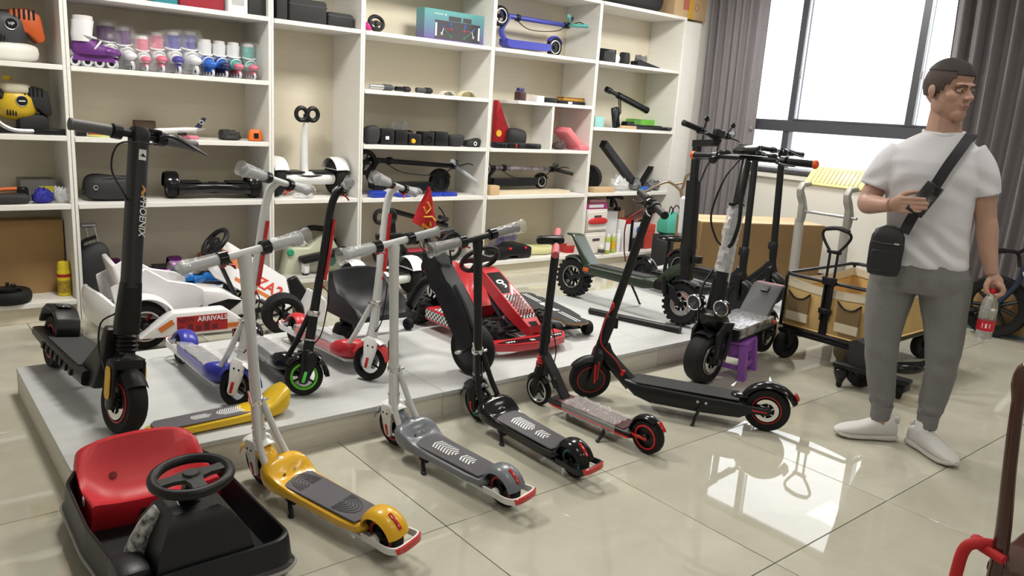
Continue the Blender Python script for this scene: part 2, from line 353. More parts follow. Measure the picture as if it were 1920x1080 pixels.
# ================================================================== wheels and scooters
def tyre_prof(r, w, ri, rnd=.5):
    h = w/2; d = min(h, (r-ri))*rnd
    return [(ri, -h*.8), (r-d*1.25, -h*.98), (r-d*.7, -h*.97), (r-d*.3, -h*.75), (r-d*.06, -h*.38), (r, 0), (r-d*.06, h*.38), (r-d*.3, h*.75), (r-d*.7, h*.97), (r-d*1.25, h*.98), (ri, h*.8)]
def wheel(par, c, r, w, M=None, rimc=None, ring=None, spokes=0, disc=None, hubm=None, knob=0, ax=(0, 1, 0), ri=.68, name='wheel', solid=False, ringw=.006, tm=None, cov=.5):
    """tyre with rim, optional coloured rim ring, spokes and brake disc"""
    M = M or Matrix.Identity(4); c = V(c); ax = V(ax).normalized(); b = MB(); b.M = M
    b.lathe(tyre_prof(r, w, r*ri), c, ax, 30, cap=False)
    u, v = perp(ax)
    if knob:
        for i in range(knob):
            a = 2*pi*i/knob
            for sgn in (-1, 1):
                d = u*cos(a+sgn*pi/knob*.5)+v*sin(a+sgn*pi/knob*.5); p = c+d*(r-.002)+ax*(sgn*w*.27); t = ax.cross(d)
                q = [p+d*k1*.006+t*k2*r*.075+ax*k3*w*.17 for k1 in (-1, 1) for k2 in (-1, 1) for k3 in (-1, 1)]
                b.add(q, [(0, 1, 3, 2), (4, 6, 7, 5), (0, 4, 5, 1), (2, 3, 7, 6), (0, 2, 6, 4), (1, 5, 7, 3)])
    o = b.obj(name, tm or RUB, par)
    rm = rimc or BLKM; b = MB(); b.M = M
    h = w*.42
    b.lathe([(r*ri, -h), (r*ri*.93, -h), (r*ri*.88, -h*.55), (r*ri*.88, h*.55), (r*ri*.93, h), (r*ri, h)], c, ax, 26, cap=False)
    if spokes:
        for i in range(spokes):
            a = 2*pi*i/spokes+.3; d = u*cos(a)+v*sin(a); b.cyl(c+d*r*.08, c+d*r*ri*.93, r*.075, r*.055, 8)
    else:
        b.lathe([(r*ri*.9, -h*cov), (r*.2, -h*(cov+.15)), (r*.2, h*(cov+.15)), (r*ri*.9, h*cov)], c, ax, 24)
    b.obj('rim', rm, o)
    b = MB(); b.M = M; b.lathe([(r*.13, -w*.62), (r*.2, -w*.5), (r*.2, w*.5), (r*.13, w*.62)], c, ax, 16); b.obj('hub', hubm or BLKM, o)
    if ring:
        b = MB(); b.M = M
        for s_ in (-1, 1): b.torus(c+ax*(s_*h*1.0), ax, r*ri*.93, ringw, 30, 8, .7)
        b.obj('rim_ring', ring, o)
    if disc:
        b = MB(); b.M = M; s_ = disc
        b.lathe([(r*.34, h*1.05*s_), (r*.52, h*1.05*s_), (r*.52, (h*1.05+.003)*s_), (r*.34, (h*1.05+.003)*s_)], c, ax, 26, cap=False)
        for i in range(6): a = i*pi/3; d = u*cos(a)+v*sin(a); d2 = u*cos(a+.5)+v*sin(a+.5); b.cyl(c+d*r*.15+ax*h*1.05*s_, c+d2*r*.36+ax*h*1.05*s_, r*.03, n=6)
        b.obj('brake_disc', CHROME, o)
    return o
def fender(x, z, r, w, a0, a1, th=.004, n=14, drop=.35, M=None, flare=0.):
    """arched mudguard around (x,z) in the xz plane, angles in degrees from +x"""
    b = MB(); b.M = M or Matrix.Identity(4)
    def fn(u, v):
        a = radians(a0+(a1-a0)*u); t = (v-.5)*2; rr = r*(1-drop*.35*abs(t)**3)+flare*u*u
        return (x+cos(a)*rr, t*w/2, z+sin(a)*rr)
    return b.grid(fn, n, 8, th)
def crinkle(b, p0, p1, r0, r1, seed=0, n=14, m=9, amp=.12):
    rnd = random.Random(seed); p0, p1 = V(p0), V(p1); u, v = perp(p1-p0); rings = []
    for k in range(m+1):
        t = k/m; c = p0.lerp(p1, t); rr = r0+(r1-r0)*t*t
        rings.append([c+(u*cos(2*pi*i/n)+v*sin(2*pi*i/n))*rr*(1+rnd.uniform(-amp, amp)) for i in range(n)])
    return b.loft(rings, cap=False)
def wrapgrid(b, x0, x1, hw, z, seed, nx=16, ny=8, amp=.004, drop=.03):
    rnd = random.Random(seed)
    R_ = [[rnd.uniform(-amp, amp) for _ in range(ny+1)] for _ in range(nx+1)]
    def fn(u, v):
        t = (v-.5)*2; e = max(0, abs(t)-.82)/.18
        return (x0+(x1-x0)*u, math.copysign(min(abs(t), .82)/.82*hw+e*.004, t), z+R_[round(u*nx)][round(v*ny)]-e*drop)
    return b.grid(fn, nx, ny)
def chevrons(par, cx, z, a, bb, m, n=9, flip=1, z2=None):
    """chevron stripes clipped to an oval, lying on the deck"""
    b = MB()
    for k in range(-n, n+1):
        x = cx+k*a*1.05/n; w_ = a*.55/n
        pts = []
        for i in range(9):
            y = -bb+2*bb*i/8; xo = x-flip*abs(y)*.55
            ok = ((xo-cx)/a)**2+(y/bb)**2 < 1
            pts.append((xo, y, ok))
        for p, q in zip(pts[:-1], pts[1:]):
            if p[2] and q[2]: b.add([(p[0]-w_/2, p[1], z), (p[0]+w_/2, p[1], z), (q[0]+w_/2, q[1], z), (q[0]-w_/2, q[1], z)], [(0, 1, 2, 3)])
    return b.obj('chevron_print', m, par)
WHITEP = mat('white_print', (.8, .82, .84), .5)
MATG = mat('grey_rubber_mat', (.105, .1, .115), .75)
SILV = mat('silver_grip_rubber', (.36, .38, .41), .5)
def deck_loft(b, secs):
    """secs: (x, half width, z bottom, z top, rounding)"""
    rings = []
    for x, w, z0, z1, e in secs:
        q = []
        for i in range(20):
            a = 2*pi*i/20; cs, sn = cos(a), sin(a); pw = lambda t: math.copysign(abs(t)**e, t)
            q.append(Vector((x, w*pw(cs), (z0+z1)/2+(z1-z0)/2*pw(sn))))
        rings.append(q)
    return b.loft(rings)
def steer_m(base, rake, ang):
    ax = Vector((-sin(rake), 0, cos(rake))); return Matrix.Translation(base) @ Matrix.Rotation(ang, 4, ax) @ Matrix.Translation(-V(base))
def kid_scooter(label, loc, head, lean, acc, frame, cover, bump, matm=MATG, gripm=SILV, L=.675, stem=.85, rake=8., steer=0., neck=False, strip=False, wrapdeck=False, chev=False, oval=False, ring=None, reflect=REDL, wraps=(1, 1), kick=.40, group='children\'s electric scooters', rspk=3, curl=0.):
    t = thing('kick_scooter', label, 'scooter', loc, (radians(lean), 0, radians(head)), group)
    rk = radians(rake); P = lambda s, y=0, f=0: Vector((L-s*sin(rk)+f*cos(rk), y, .085+s*cos(rk)+f*sin(rk)))
    SM = steer_m(P(0), rk, radians(steer)); mb = lambda: MB()
    def sm(): b = MB(); b.M = SM; return b
    # deck
    b = mb(); deck_loft(b, [(.055, .035, .075, .09, .5), (.075, .058, .068, .104, .5), (.15, .066, .062, .106, .45), (.36, .07, .062, .108, .45), (.43, .074, .062, .112, .45), (.455, .079, .062, .122, .48), (.475, .084, .062, .134, .5), (.49, .0865, .062, .144, .52), (.505, .088, .062, .152, .54), (.52, .0885, .062, .157, .56), (.535, .087, .064, .16, .58), (.55, .083, .067, .16, .6), (.568, .074, .072, .157, .65), (.584, .058, .08, .15, .7), (.598, .03, .1, .135, .8)])
    b.v = [Vector((p.x, p.y, p.z-.034*math.exp(-((p.x-.487)/.026)**2)*max(0, 1-(abs(p.y)/.07)**4)-(.006*max(0, 1-(abs(p.y)/.066)**6) if .09 < p.x < .46 else 0))) if p.z > .095 else p for p in b.v]
    dk = b.obj('deck', acc, t)
    mb().prism([(.085, -.052), (.452, -.06), (.462, -.03), (.464, 0), (.462, .03), (.452, .06), (.085, .052), (.078, .03), (.078, -.03)], .008, 'xy', .1065, .002).obj('grip_mat', matm, dk)
    b = mb(); b.lathe([(.009, -.003), (.009, .004), (.005, .006)], (.54, 0, .1555), (-.3, 0, 1), 12); b.obj('power_button', WHT, dk)
    b = mb(); b.lathe([(.007, -.003), (.007, .003)], (.497, .024, .118), (-.75, 0, 1), 10); b.obj('charge_port', BLK, dk)
    b = mb(); b.lathe([(.005, -.003), (.005, .003)], (.497, -.022, .118), (-.75, 0, 1), 10); b.obj('key_switch', CHROME, dk)
    if oval:
        b = mb()
        for c_, f_ in ((.41, 1), (.17, -1)):
            for k in range(1, 7):
                b.tube([(c_+f_*(.016*k*sin(q*pi/8)-.04), .0074*k*cos(q*pi/8)*1.0, .1122) for q in range(9)], .0011, 4)
        b.obj('mat_ridges', mat('mat_ridge', (.07, .067, .078), .7), dk)
    if chev: chevrons(dk, .33, .1122, .075, .038, WHITEP, 5); chevrons(dk, .2, .1122, .045, .03, WHITEP, 3)
    if wrapdeck: b = mb(); wrapgrid(b, .09, .5, .078, .121, 5, 26, 10, amp=.006, drop=.05); b.obj('film_wrap', WRAP, dk, ang=1)
    # frame rails under deck
    mb().bx(.03, .56, -.05, .05, .048, .064, .006, 2).obj('under_frame', frame, t)
    b = mb()
    for s_ in (-1, 1): b.tube([P(.29, s_*.012, -.012), (.60, s_*.038, .215), (.552, s_*.048, .115)], .0125, 10, 5)
    b.obj('neck_tubes', frame, t)
    # fork, wheel
    wheel(t, (L, 0, .085), .085, .04, SM, rimc=BLKM, ring=ring, spokes=rspk, name='front_wheel', ri=.7)
    fk = sm().cyl(P(.115), P(.165), .024, n=14).obj('fork', frame, t)
    b = sm()
    for s_ in (-1, 1):
        b.prism([(L-.012, .052), (L+.012, .052), (L+.022, .064), (L+.026, .1), (L+.034, .155), (L+.03, .185), (L+.012, .204), (L-.03, .208), (L-.044, .19), (L-.036, .15), (L-.024, .1), (L-.022, .064)], .014, 'xz', s_*.032, .005, 2)
    def cvr(u, v):
        a = radians(62+60*u); tt = (v-.5)*2; w_ = .038; rr = .115*(1-.1*abs(tt)**3)
        return (L+cos(a)*rr, tt*w_, .09+sin(a)*rr)
    b.grid(cvr, 12, 8, .006); b.obj('fork_cover', cover, fk)
    b = sm(); b.M = SM
    def acf(u, v):
        a = radians(14+148*u); tt = (v-.5)*2; rr = .102*(1-.2*abs(tt)**3)+.012*(1-u)**3; return (L+cos(a)*rr, tt*.037, .088+sin(a)*rr)
    b.grid(acf, 12, 8, .005); b.obj('mudguard', acc, fk)
    for s_ in (-1, 1): b = sm(); b.box((L, s_*.0405, .085), (.014, .006, .05), .0028, 2); b.obj('reflector', reflect, fk)
    b = sm()
    for s_ in (-1, 1):
        for q in (-.014, .012): b.lathe([(.0045, -.002), (.0045, .002)], (L+q, s_*.0395, .165), (0, s_, 0), 8)
    b.obj('screw_hole', BLK, fk)
    # stem
    st = sm(); st.cyl(P(.155), P(.31), .0225, .021, 16); st.cyl(P(.30), P(.45), .0205, .0185, 16)
    if neck: st.tube([P(.45), P(.6), P(stem-.12), P(stem-.04, 0, .012), P(stem, 0, .045)], .0175, 14, 6)
    else: st.tube([P(.45), P(stem-.07), P(stem-.02), P(stem)], [.0185, .02, .024, .02], 16)
    st = st.obj('stem', frame, t)
    b = sm(); b.lathe([(.026, -.012), (.028, -.008), (.028, .008), (.026, .012)], P(.285), P(.3)-P(.2), 16); b.cyl(P(.285, .03, -.02), P(.285, -.035, -.02), .006, n=8); b.cyl(P(.285, .03, -.02), P(.34, .034, -.01), .004, n=6)
    b.obj('folding_clamp', CHROME, st); b = sm(); b.lathe([(.0235, -.004), (.026, 0), (.0235, .004)], P(.165), P(.3)-P(.2), 14); b.obj('head_collar', CHROME, st)
    b = sm(); b.ell(P(.41, 0, .02), (.007, .007, .01), nu=8, nv=6); b.obj('cable_boss', RED, st)
    b = sm(); b.tube([P(.41, 0, .024), P(.38, -.01, .05), P(.3, -.015, .052), P(.2, -.018, .045), P(.15, -.02, .02)], .003, 6, 5); b.obj('brake_cable', BLK, st)
    if strip: b = sm(); b.box((0, 0, 0), (.011, .015, .27), .003, 1); b = sm(); b.tube([P(.44, 0, .024), P(.5, 0, .026), P(.72, 0, .024)], .0085, 8); b.obj('light_strip', REDL, st)
    # handlebar
    F0 = .045 if neck else 0.; bw = .215; cu = lambda y: F0-.028*(y/.2)**2*0
    hb = sm(); hb.cyl(P(stem, -bw+.1, F0), P(stem, bw-.1, F0), .0135, n=12); hb.cyl(P(stem, -bw, F0), P(stem, bw, F0), .011, n=10); hb = hb.obj('handlebar', frame, t)
    for s_ in (-1, 1):
        b = sm(); b.cyl(P(stem, s_*(bw-.125), F0), P(stem, s_*(bw-.004), F0), .0165, .0175, 14); b.lathe([(.0175, 0), (.021, .003), (.021, .007), (.014, .011)], P(stem, s_*(bw-.006), F0), (0, s_, 0), 14); gp = b.obj('grip', gripm, hb)
        b = sm(); b.lathe([(.015, -.017), (.0245, -.014), (.0245, .014), (.015, .017)], P(stem, s_*.078, F0), (0, 1, 0), 16, cap=False); b.obj('collar', BLKG, hb)
        if wraps[0 if s_ > 0 else 1]: b = sm(); crinkle(b, P(stem, s_*.095, F0), P(stem, s_*(bw+.03), F0), .022, .031, s_+7, 16, 14, .13); b.obj('film_wrap', WRAP, gp, ang=1)
    b = sm(); b.box(P(stem-.024, .078, F0), (.02, .018, .012), .003); b.tube([P(stem-.02, .085, F0), P(stem-.035, .05, F0+.02), P(stem-.05, .02, F0+.03)], .004, 6, 4); b.obj('throttle_lever', RED, hb)
    # rear
    wheel(t, (0, 0, .075), .075, .042, rimc=BLKM, ring=ring, spokes=0, name='rear_wheel', ri=.66)
    b = fender(0, .077, .09, .088, 12, 166, .005, 16, .6)
    fd = b.obj('rear_mudguard', acc, t)
    b = mb(); b.tube([(cos(radians(a))*.0925, 0, .077+sin(radians(a))*.0925) for a in (112, 120, 130, 140, 150)], .0065, 8, flat=(1, .6)); b.obj('brake_reflector', REDL, fd)
    b = mb()
    for s_ in (-1, 1): b.lathe([(.017, -.006), (.017, .006), (.01, .011)], (0, s_*.044, .074), (0, s_, 0), 14)
    bp = b.obj('axle_boss', bump, t)
    b = mb(); ribbon(b, [(.06, .045, .064), (0, .05, .07), (-.06, .054, .072), (-.1, .048, .08), (-.112, .03, .084), (-.114, 0, .085), (-.112, -.03, .084), (-.1, -.048, .08), (-.06, -.054, .072), (0, -.05, .07), (.06, -.045, .064)], [(0, 1, 0), (0, 1, 0), (-.1, 1, 0), (-.7, .7, 0), (-1, .2, 0), (-1, 0, 0), (-1, -.2, 0), (-.7, -.7, 0), (-.1, -1, 0), (0, -1, 0), (0, -1, 0)], .026, .006, 4); bp = b.obj('rear_bumper', bump, t)
    b = mb(); ribbon(b, [(-.107, .05, .083), (-.119, .032, .087), (-.122, 0, .088), (-.119, -.032, .087), (-.107, -.05, .083)], [(-.7, .7, 0), (-1, .2, 0), (-1, 0, 0), (-1, -.2, 0), (-.7, -.7, 0)], .021, .008, 4); b.obj('tail_light', REDL, bp)
    # kickstand
    b = mb(); b.box((kick+.015, .05, .058), (.05, .03, .024), .005); fz = .082*math.tan(radians(abs(lean)))+.003; b.tube([(kick+.02, .058, .066), (kick+.01, .066, .045), (kick-.008, .078, fz+.008), (kick-.012, .082, fz)], .0085, 8); b.ell((kick-.014, .084, fz+.003), (.016, .01, .006), nu=10, nv=6)
    b.obj('kickstand', BLK, t)
    return t
YEL = mat('yellow_plastic', (.76, .42, .012), .3, coat=.2); GRD = mat('slate_grey_plastic', (.155, .17, .2), .32, coat=.2)
BLU = mat('blue_plastic', (.03, .035, .36), .32); REDD = mat('red_deck', (.5, .02, .03), .35); GREEN = mat('green_rim', (.12, .55, .03), .35); TEAL = mat('teal_line', (.03, .2, .2), .4)
GLED = mat('green_reflector', (.1, .8, .15), .2); REDRING = mat('red_rim_line', (.3, .012, .015), .4)
def at_f(front, head, L, z):
    h = radians(head); return (front[0]-L*cos(h), front[1]-L*sin(h), z)
kid_scooter('yellow-decked kick scooter with a pale grey stem beside the black ride-on cart', at_f((1.058, 2.646), 102.5, .675, 0), 102.5, -9.5, YEL, GRYP, WHT, WHT, oval=True, ring=REDRING, stem=.86, kick=.41, steer=-4)
kid_scooter('slate grey kick scooter with white chevrons on its deck and a pale stem', at_f((1.66, 2.695), 95.9, .675, 0), 95.9, -8.2, GRD, GRYP, WHT, WHT, chev=True, ring=REDRING, stem=.845, wraps=(1, 0), kick=.39)
kid_scooter('black kick scooter with white chevrons and teal rim lines', at_f((2.138, 2.73), 88.8, .675, 0), 88.8, -9.5, BLKG, BLKM, BLKM, BLKM, chev=True, ring=TEAL, gripm=DGREY, stem=.835, kick=.4)
kid_scooter('blue-decked kick scooter with white fork cover and film-wrapped grips', at_f((1.114, 3.124), -88.6, .675, .132), -88.6, -13, BLU, GRYP, WHT, WHT, stem=.895, neck=True, strip=True, wrapdeck=True, ring=None, steer=28)
kid_scooter('black kick scooter with a bright green front rim', at_f((1.412, 3.122), -91, .675, .132), -91, -13, BLKG, BLKM, BLKG, BLKG, stem=.87, neck=True, strip=True, wrapdeck=True, ring=GREEN, reflect=GLED, steer=68)
kid_scooter('red-decked kick scooter with white fork cover and pale stem', at_f((1.768, 3.151), -85.1, .7, .132), -85.1, -11, REDD, GRYP, WHT, WHT, L=.7, stem=.855, neck=True, strip=True, wrapdeck=True, steer=28)
# ================================================================== larger scooters
class Rig:
    """steering geometry of one scooter: P(s, y, f) walks up the steering axis, y sideways, f forward"""
    def __init__(s, root, L, r, rake, steer=0.):
        s.t = root; s.L = L; s.r = r; s.rk = radians(rake); s.M = steer_m(s.P(0), s.rk, radians(steer))
    def P(s, d, y=0, f=0): return Vector((s.L-d*sin(s.rk)+f*cos(s.rk), y, s.r+d*cos(s.rk)+f*sin(s.rk)))
    def mb(s): b = MB(); b.M = s.M; return b
    def post(s, b, secs, e=.5, n=18):
        """secs: (s, half y, half f, f offset)"""
        pw = lambda t: math.copysign(abs(t)**e, t); u = Vector((cos(s.rk), 0, sin(s.rk)))
        return b.loft([[s.P(d, hy*pw(sin(2*pi*i/n)), fo+hf*pw(cos(2*pi*i/n))) for i in range(n)] for d, hy, hf, fo in secs])
    def bar(s, d, hw, f=0., r=.014, m=BLKM, grip=BLK, gl=.12, gr=.018, sweep=0., rise=0., levers=True, endm=None):
        b = s.mb(); pts = [s.P(d+rise*(abs(y)/hw), y, f-sweep*(abs(y)/hw)**2) for y in [hw*q for q in (-1, -.6, -.3, 0, .3, .6, 1)]]
        b.tube(pts, r, 12, 3); h = b.obj('handlebar', m, s.t)
        for g in (-1, 1):
            b = s.mb(); a0 = hw-gl; e = lambda y: s.P(d+rise*(abs(y)/hw), y, f-sweep*(abs(y)/hw)**2)
            b.tube([e(g*a0), e(g*(a0+gl/2)), e(g*hw)], gr, 14); b.lathe([(gr, -.002), (gr*1.12, .003), (gr*1.05, .008), (gr*.6, .011)], e(g*hw), e(g*hw)-e(g*a0), 14); gp = b.obj('grip', grip, h)
            if endm: b = s.mb(); b.lathe([(gr*1.1, 0), (gr*1.2, .01), (gr*1.15, .02), (gr*.6, .028)], e(g*hw), e(g*hw)-e(g*a0), 14); b.obj('grip_end', endm, gp)
            b = s.mb(); b.lathe([(gr*.9, -.02), (gr*1.35, -.016), (gr*1.35, .014), (gr*.9, .018)], e(g*(a0-.022)), (0, 1, 0), 14); b.obj('clamp', BLKM, h)
            if levers: b = s.mb(); q = e(g*(a0-.04)); b.box(q+Vector((.025, 0, -.008)), (.03, .026, .022), .005); b.tube([q+Vector((.035, 0, -.01)), q+Vector((.05, g*.03, -.015)), q+Vector((.055, g*.075, -.02)), q+Vector((.05, g*.11, -.022))], [.007, .0055, .005, .004], 8, 3); b.obj('brake_lever', BLKM, h)
        return h
def kickstand(t, x, y=.07, z=.06, dx=.02, dy=.07, m=BLKM, foot=0.):
    foot = (y+dy)*math.tan(abs(t.rotation_euler.x))+.004
    b = MB(); b.box((x, y-.01, z), (.05, .02, .03), .004); b.tube([(x, y, z), (x+dx, y+dy*.6, z*.45), (x+dx*1.4, y+dy, foot)], [.009, .008, .007], 8); b.ell((x+dx*1.4, y+dy, foot+.003), (.012, .008, .006), nu=8, nv=6); return b.obj('kickstand', m, t)
def blades(rig, hw, d1, m, th=.012, fw=.02, extra=None):
    b = rig.mb(); pw = lambda t: math.copysign(abs(t)**.6, t)
    for g in (-1, 1):
        b.loft([[rig.P(d, g*hw+th/2*pw(sin(2*pi*i/12)), f*pw(cos(2*pi*i/12))) for i in range(12)] for d, f in ((-.022, fw*.6), (-.01, fw), (d1*.5, fw), (d1, fw*1.1))])
    rig.post(b, [(d1-.025, hw+th/2, fw*1.2, 0), (d1+.01, hw+th/2, fw*1.3, 0), (d1+.03, .026, .026, 0), (d1+.06, .026, .026, 0)], .6, 16)
    return b.obj('fork', m, rig.t)
YREF = mat('amber_reflector', (.75, .42, .02), .25)
# ---- tall black scooter with PHOENIX lettering
t = thing('electric_scooter', 'tall matte black electric scooter with white lettering down its thick stem', 'scooter', (.593, 4.001, PH), (radians(-8), 0, radians(-85.8)), 'adult electric scooters')
R = Rig(t, .93, .125, 8, 8)
wheel(t, (.93, 0, .125), .125, .074, R.M, ring=REDRING, name='front_wheel', ri=.64, ringw=.005, disc=-1)
wheel(t, (0, 0, .125), .125, .07, ring=REDRING, name='rear_wheel', ri=.64)
fk = blades(R, .055, .155, BLKM, .02, .03)
for g in (-1, 1):
    b = R.mb(); b.M = R.M
    b.loft([[R.P(d+.0, g*.067, 0)+Vector((f, g*o, 0)) for f, o in ((-w_, 0), (w_, 0), (w_, .004), (-w_, .004))] for d, w_ in ((.02, .012), (.035, .018), (.12, .018), (.14, .012))]); b.obj('reflector', YREF, fk)
b = fender(.93, .125, .142, .085, 42, 125, .004, 14, .5, R.M, .0); b.obj('mudguard', BLK, fk)
b = R.mb()
for k in range(4): b.lathe([(.032, 0), (.04, .008), (.032, .016)], R.P(.195+.017*k), R.P(1)-R.P(0), 18)
b.obj('rubber_bellows', BLK, t)
b = MB(); R.post(b, [(.26, .044, .038, -.02), (.3, .044, .042, -.018), (.4, .04, .038, -.006), (.46, .036, .035, 0)], .6); b.obj('folding_block', BLK, t)
b = R.mb(); R.post(b, [(.44, .036, .036, 0), (.48, .034, .034, 0), (.97, .034, .034, 0), (1.0, .034, .034, 0)], .72, 24); st = b.obj('stem', mat('matte_navy_black', (.012, .013, .018), .4), t)
ax = R.P(1)-R.P(0); fr = Vector((cos(R.rk), 0, sin(R.rk)))
def on_stem(s, size, d, y=0., f=.036, m=WHITEP, name='lettering', shear=.15):
    o = text(s, size, m, name, st, ext=.0006, shear=shear, bold=.0004); X = -ax.normalized(); Z = fr; Y = Z.cross(X)
    o.matrix_local = R.M @ Matrix.Translation(R.P(d, y, f)) @ Matrix((X, Y, Z)).transposed().to_4x4(); return o
on_stem('PHOENIX', .036, .715, .012); b = R.mb(); b.tube([R.P(.83, .004, .036), R.P(.815, .014, .036), R.P(.8, .006, .036), R.P(.785, .016, .036)], [.002, .005, .006, .002], 8, 4); b.obj('emblem', mat('gold_emblem', (.6, .3, .1), .4), st)
b = R.mb(); R.post(b, [(.925, .014, .0015, .0345), (.965, .014, .0015, .0345)], .4); b.obj('badge', WHITEP, st); on_stem('4', .03, .945, .0, .0365, m=BLK, name='badge_mark')
b = R.mb(); R.post(b, [(.985, .032, .03, 0), (1.03, .034, .032, 0), (1.05, .026, .024, 0)], .4); b.obj('head_block', BLK, t)
R.bar(1.02, .235, grip=mat('grey_grip', (.1, .1, .105), .6), gl=.13, gr=.021, sweep=.02, levers=False)
b = R.mb(); b.tube([R.P(1.02, .07, .03), R.P(1.03, .1, .06), R.P(1.0, .17, .085), R.P(.975, .235, .09)], [.012, .016, .016, .006], 8, 4, flat=(1.3, .6)); b.obj('brake_lever', BLK, t)
b = R.mb(); b.box(R.P(1.045, .05, .0), (.05, .06, .018), .006, 2); b.obj('display', BLKG, t)
b = R.mb(); b.tube([R.P(1.0, .08, .04), R.P(.985, 0, .07), R.P(.97, -.1, .06), R.P(.88, -.12, .05), R.P(.8, -.07, .04), R.P(.77, -.035, .01)], .0035, 6, 6); b.obj('brake_cable', BLK, t)
b = MB(); b.tube([R.P(.34, -.05, 0), R.P(.3, -.09, -.03), R.P(.2, -.085, -.05), R.P(.12, -.07, -.02)], .0035, 6, 5); b.obj('motor_cable', BLK, t)
b = MB(); deck_loft(b, [(-.1, .07, .145, .17, .3), (-.085, .088, .135, .178, .35), (.1, .09, .125, .18, .3), (.6, .09, .12, .18, .3), (.68, .085, .115, .182, .35)]); dk = b.obj('deck', BLKM, t)
MB().bx(.14, .6, -.078, .078, .178, .184, .002).obj('grip_mat', mat('black_rubber_mat', (.03, .03, .032), .8, bump=.4, bscale=260), dk)
b = MB()
for k in range(7): b.bx(.12+.07*k, .15+.07*k, .086, .098, .128, .158, .003)
for k in range(7): b.bx(.12+.07*k, .15+.07*k, -.098, -.086, .128, .158, .003)
o = b.obj('side_ribs', BLK, dk); o['kind'] = 'stuff'
b = MB(); b.prism([(.57, .18), (.66, .115), (.74, .12), (.83, .3), (.845, .39), (.8, .4), (.765, .33)], .12, 'xz', 0, .012, 2); b.obj('neck', BLK, t)
b = MB()
for g in (-1, 0, 1): b.lathe([(.006, 0), (.006, .006)], (.66+.03*g, .062, .2+.05*g), (0, 1, 0), 8)
b.obj('bolts', ALU, t)
b = MB(); b.prism([(.155, .178), (.16, .22), (.14, .262), (.095, .29), (.03, .3), (-.05, .295), (-.11, .262), (-.145, .21), (-.15, .185), (-.128, .19), (-.105, .235), (-.05, .27), (.03, .275), (.09, .262), (.125, .23), (.13, .178)], .1, 'xz', 0, .008, 2)
fd = b.obj('rear_mudguard', BLK, t); MB().bx(.0, .07, -.03, .03, .297, .306, .004).obj('fender_latch', BLKG, fd)
kickstand(t, .34, .09, .12, .02, .06)
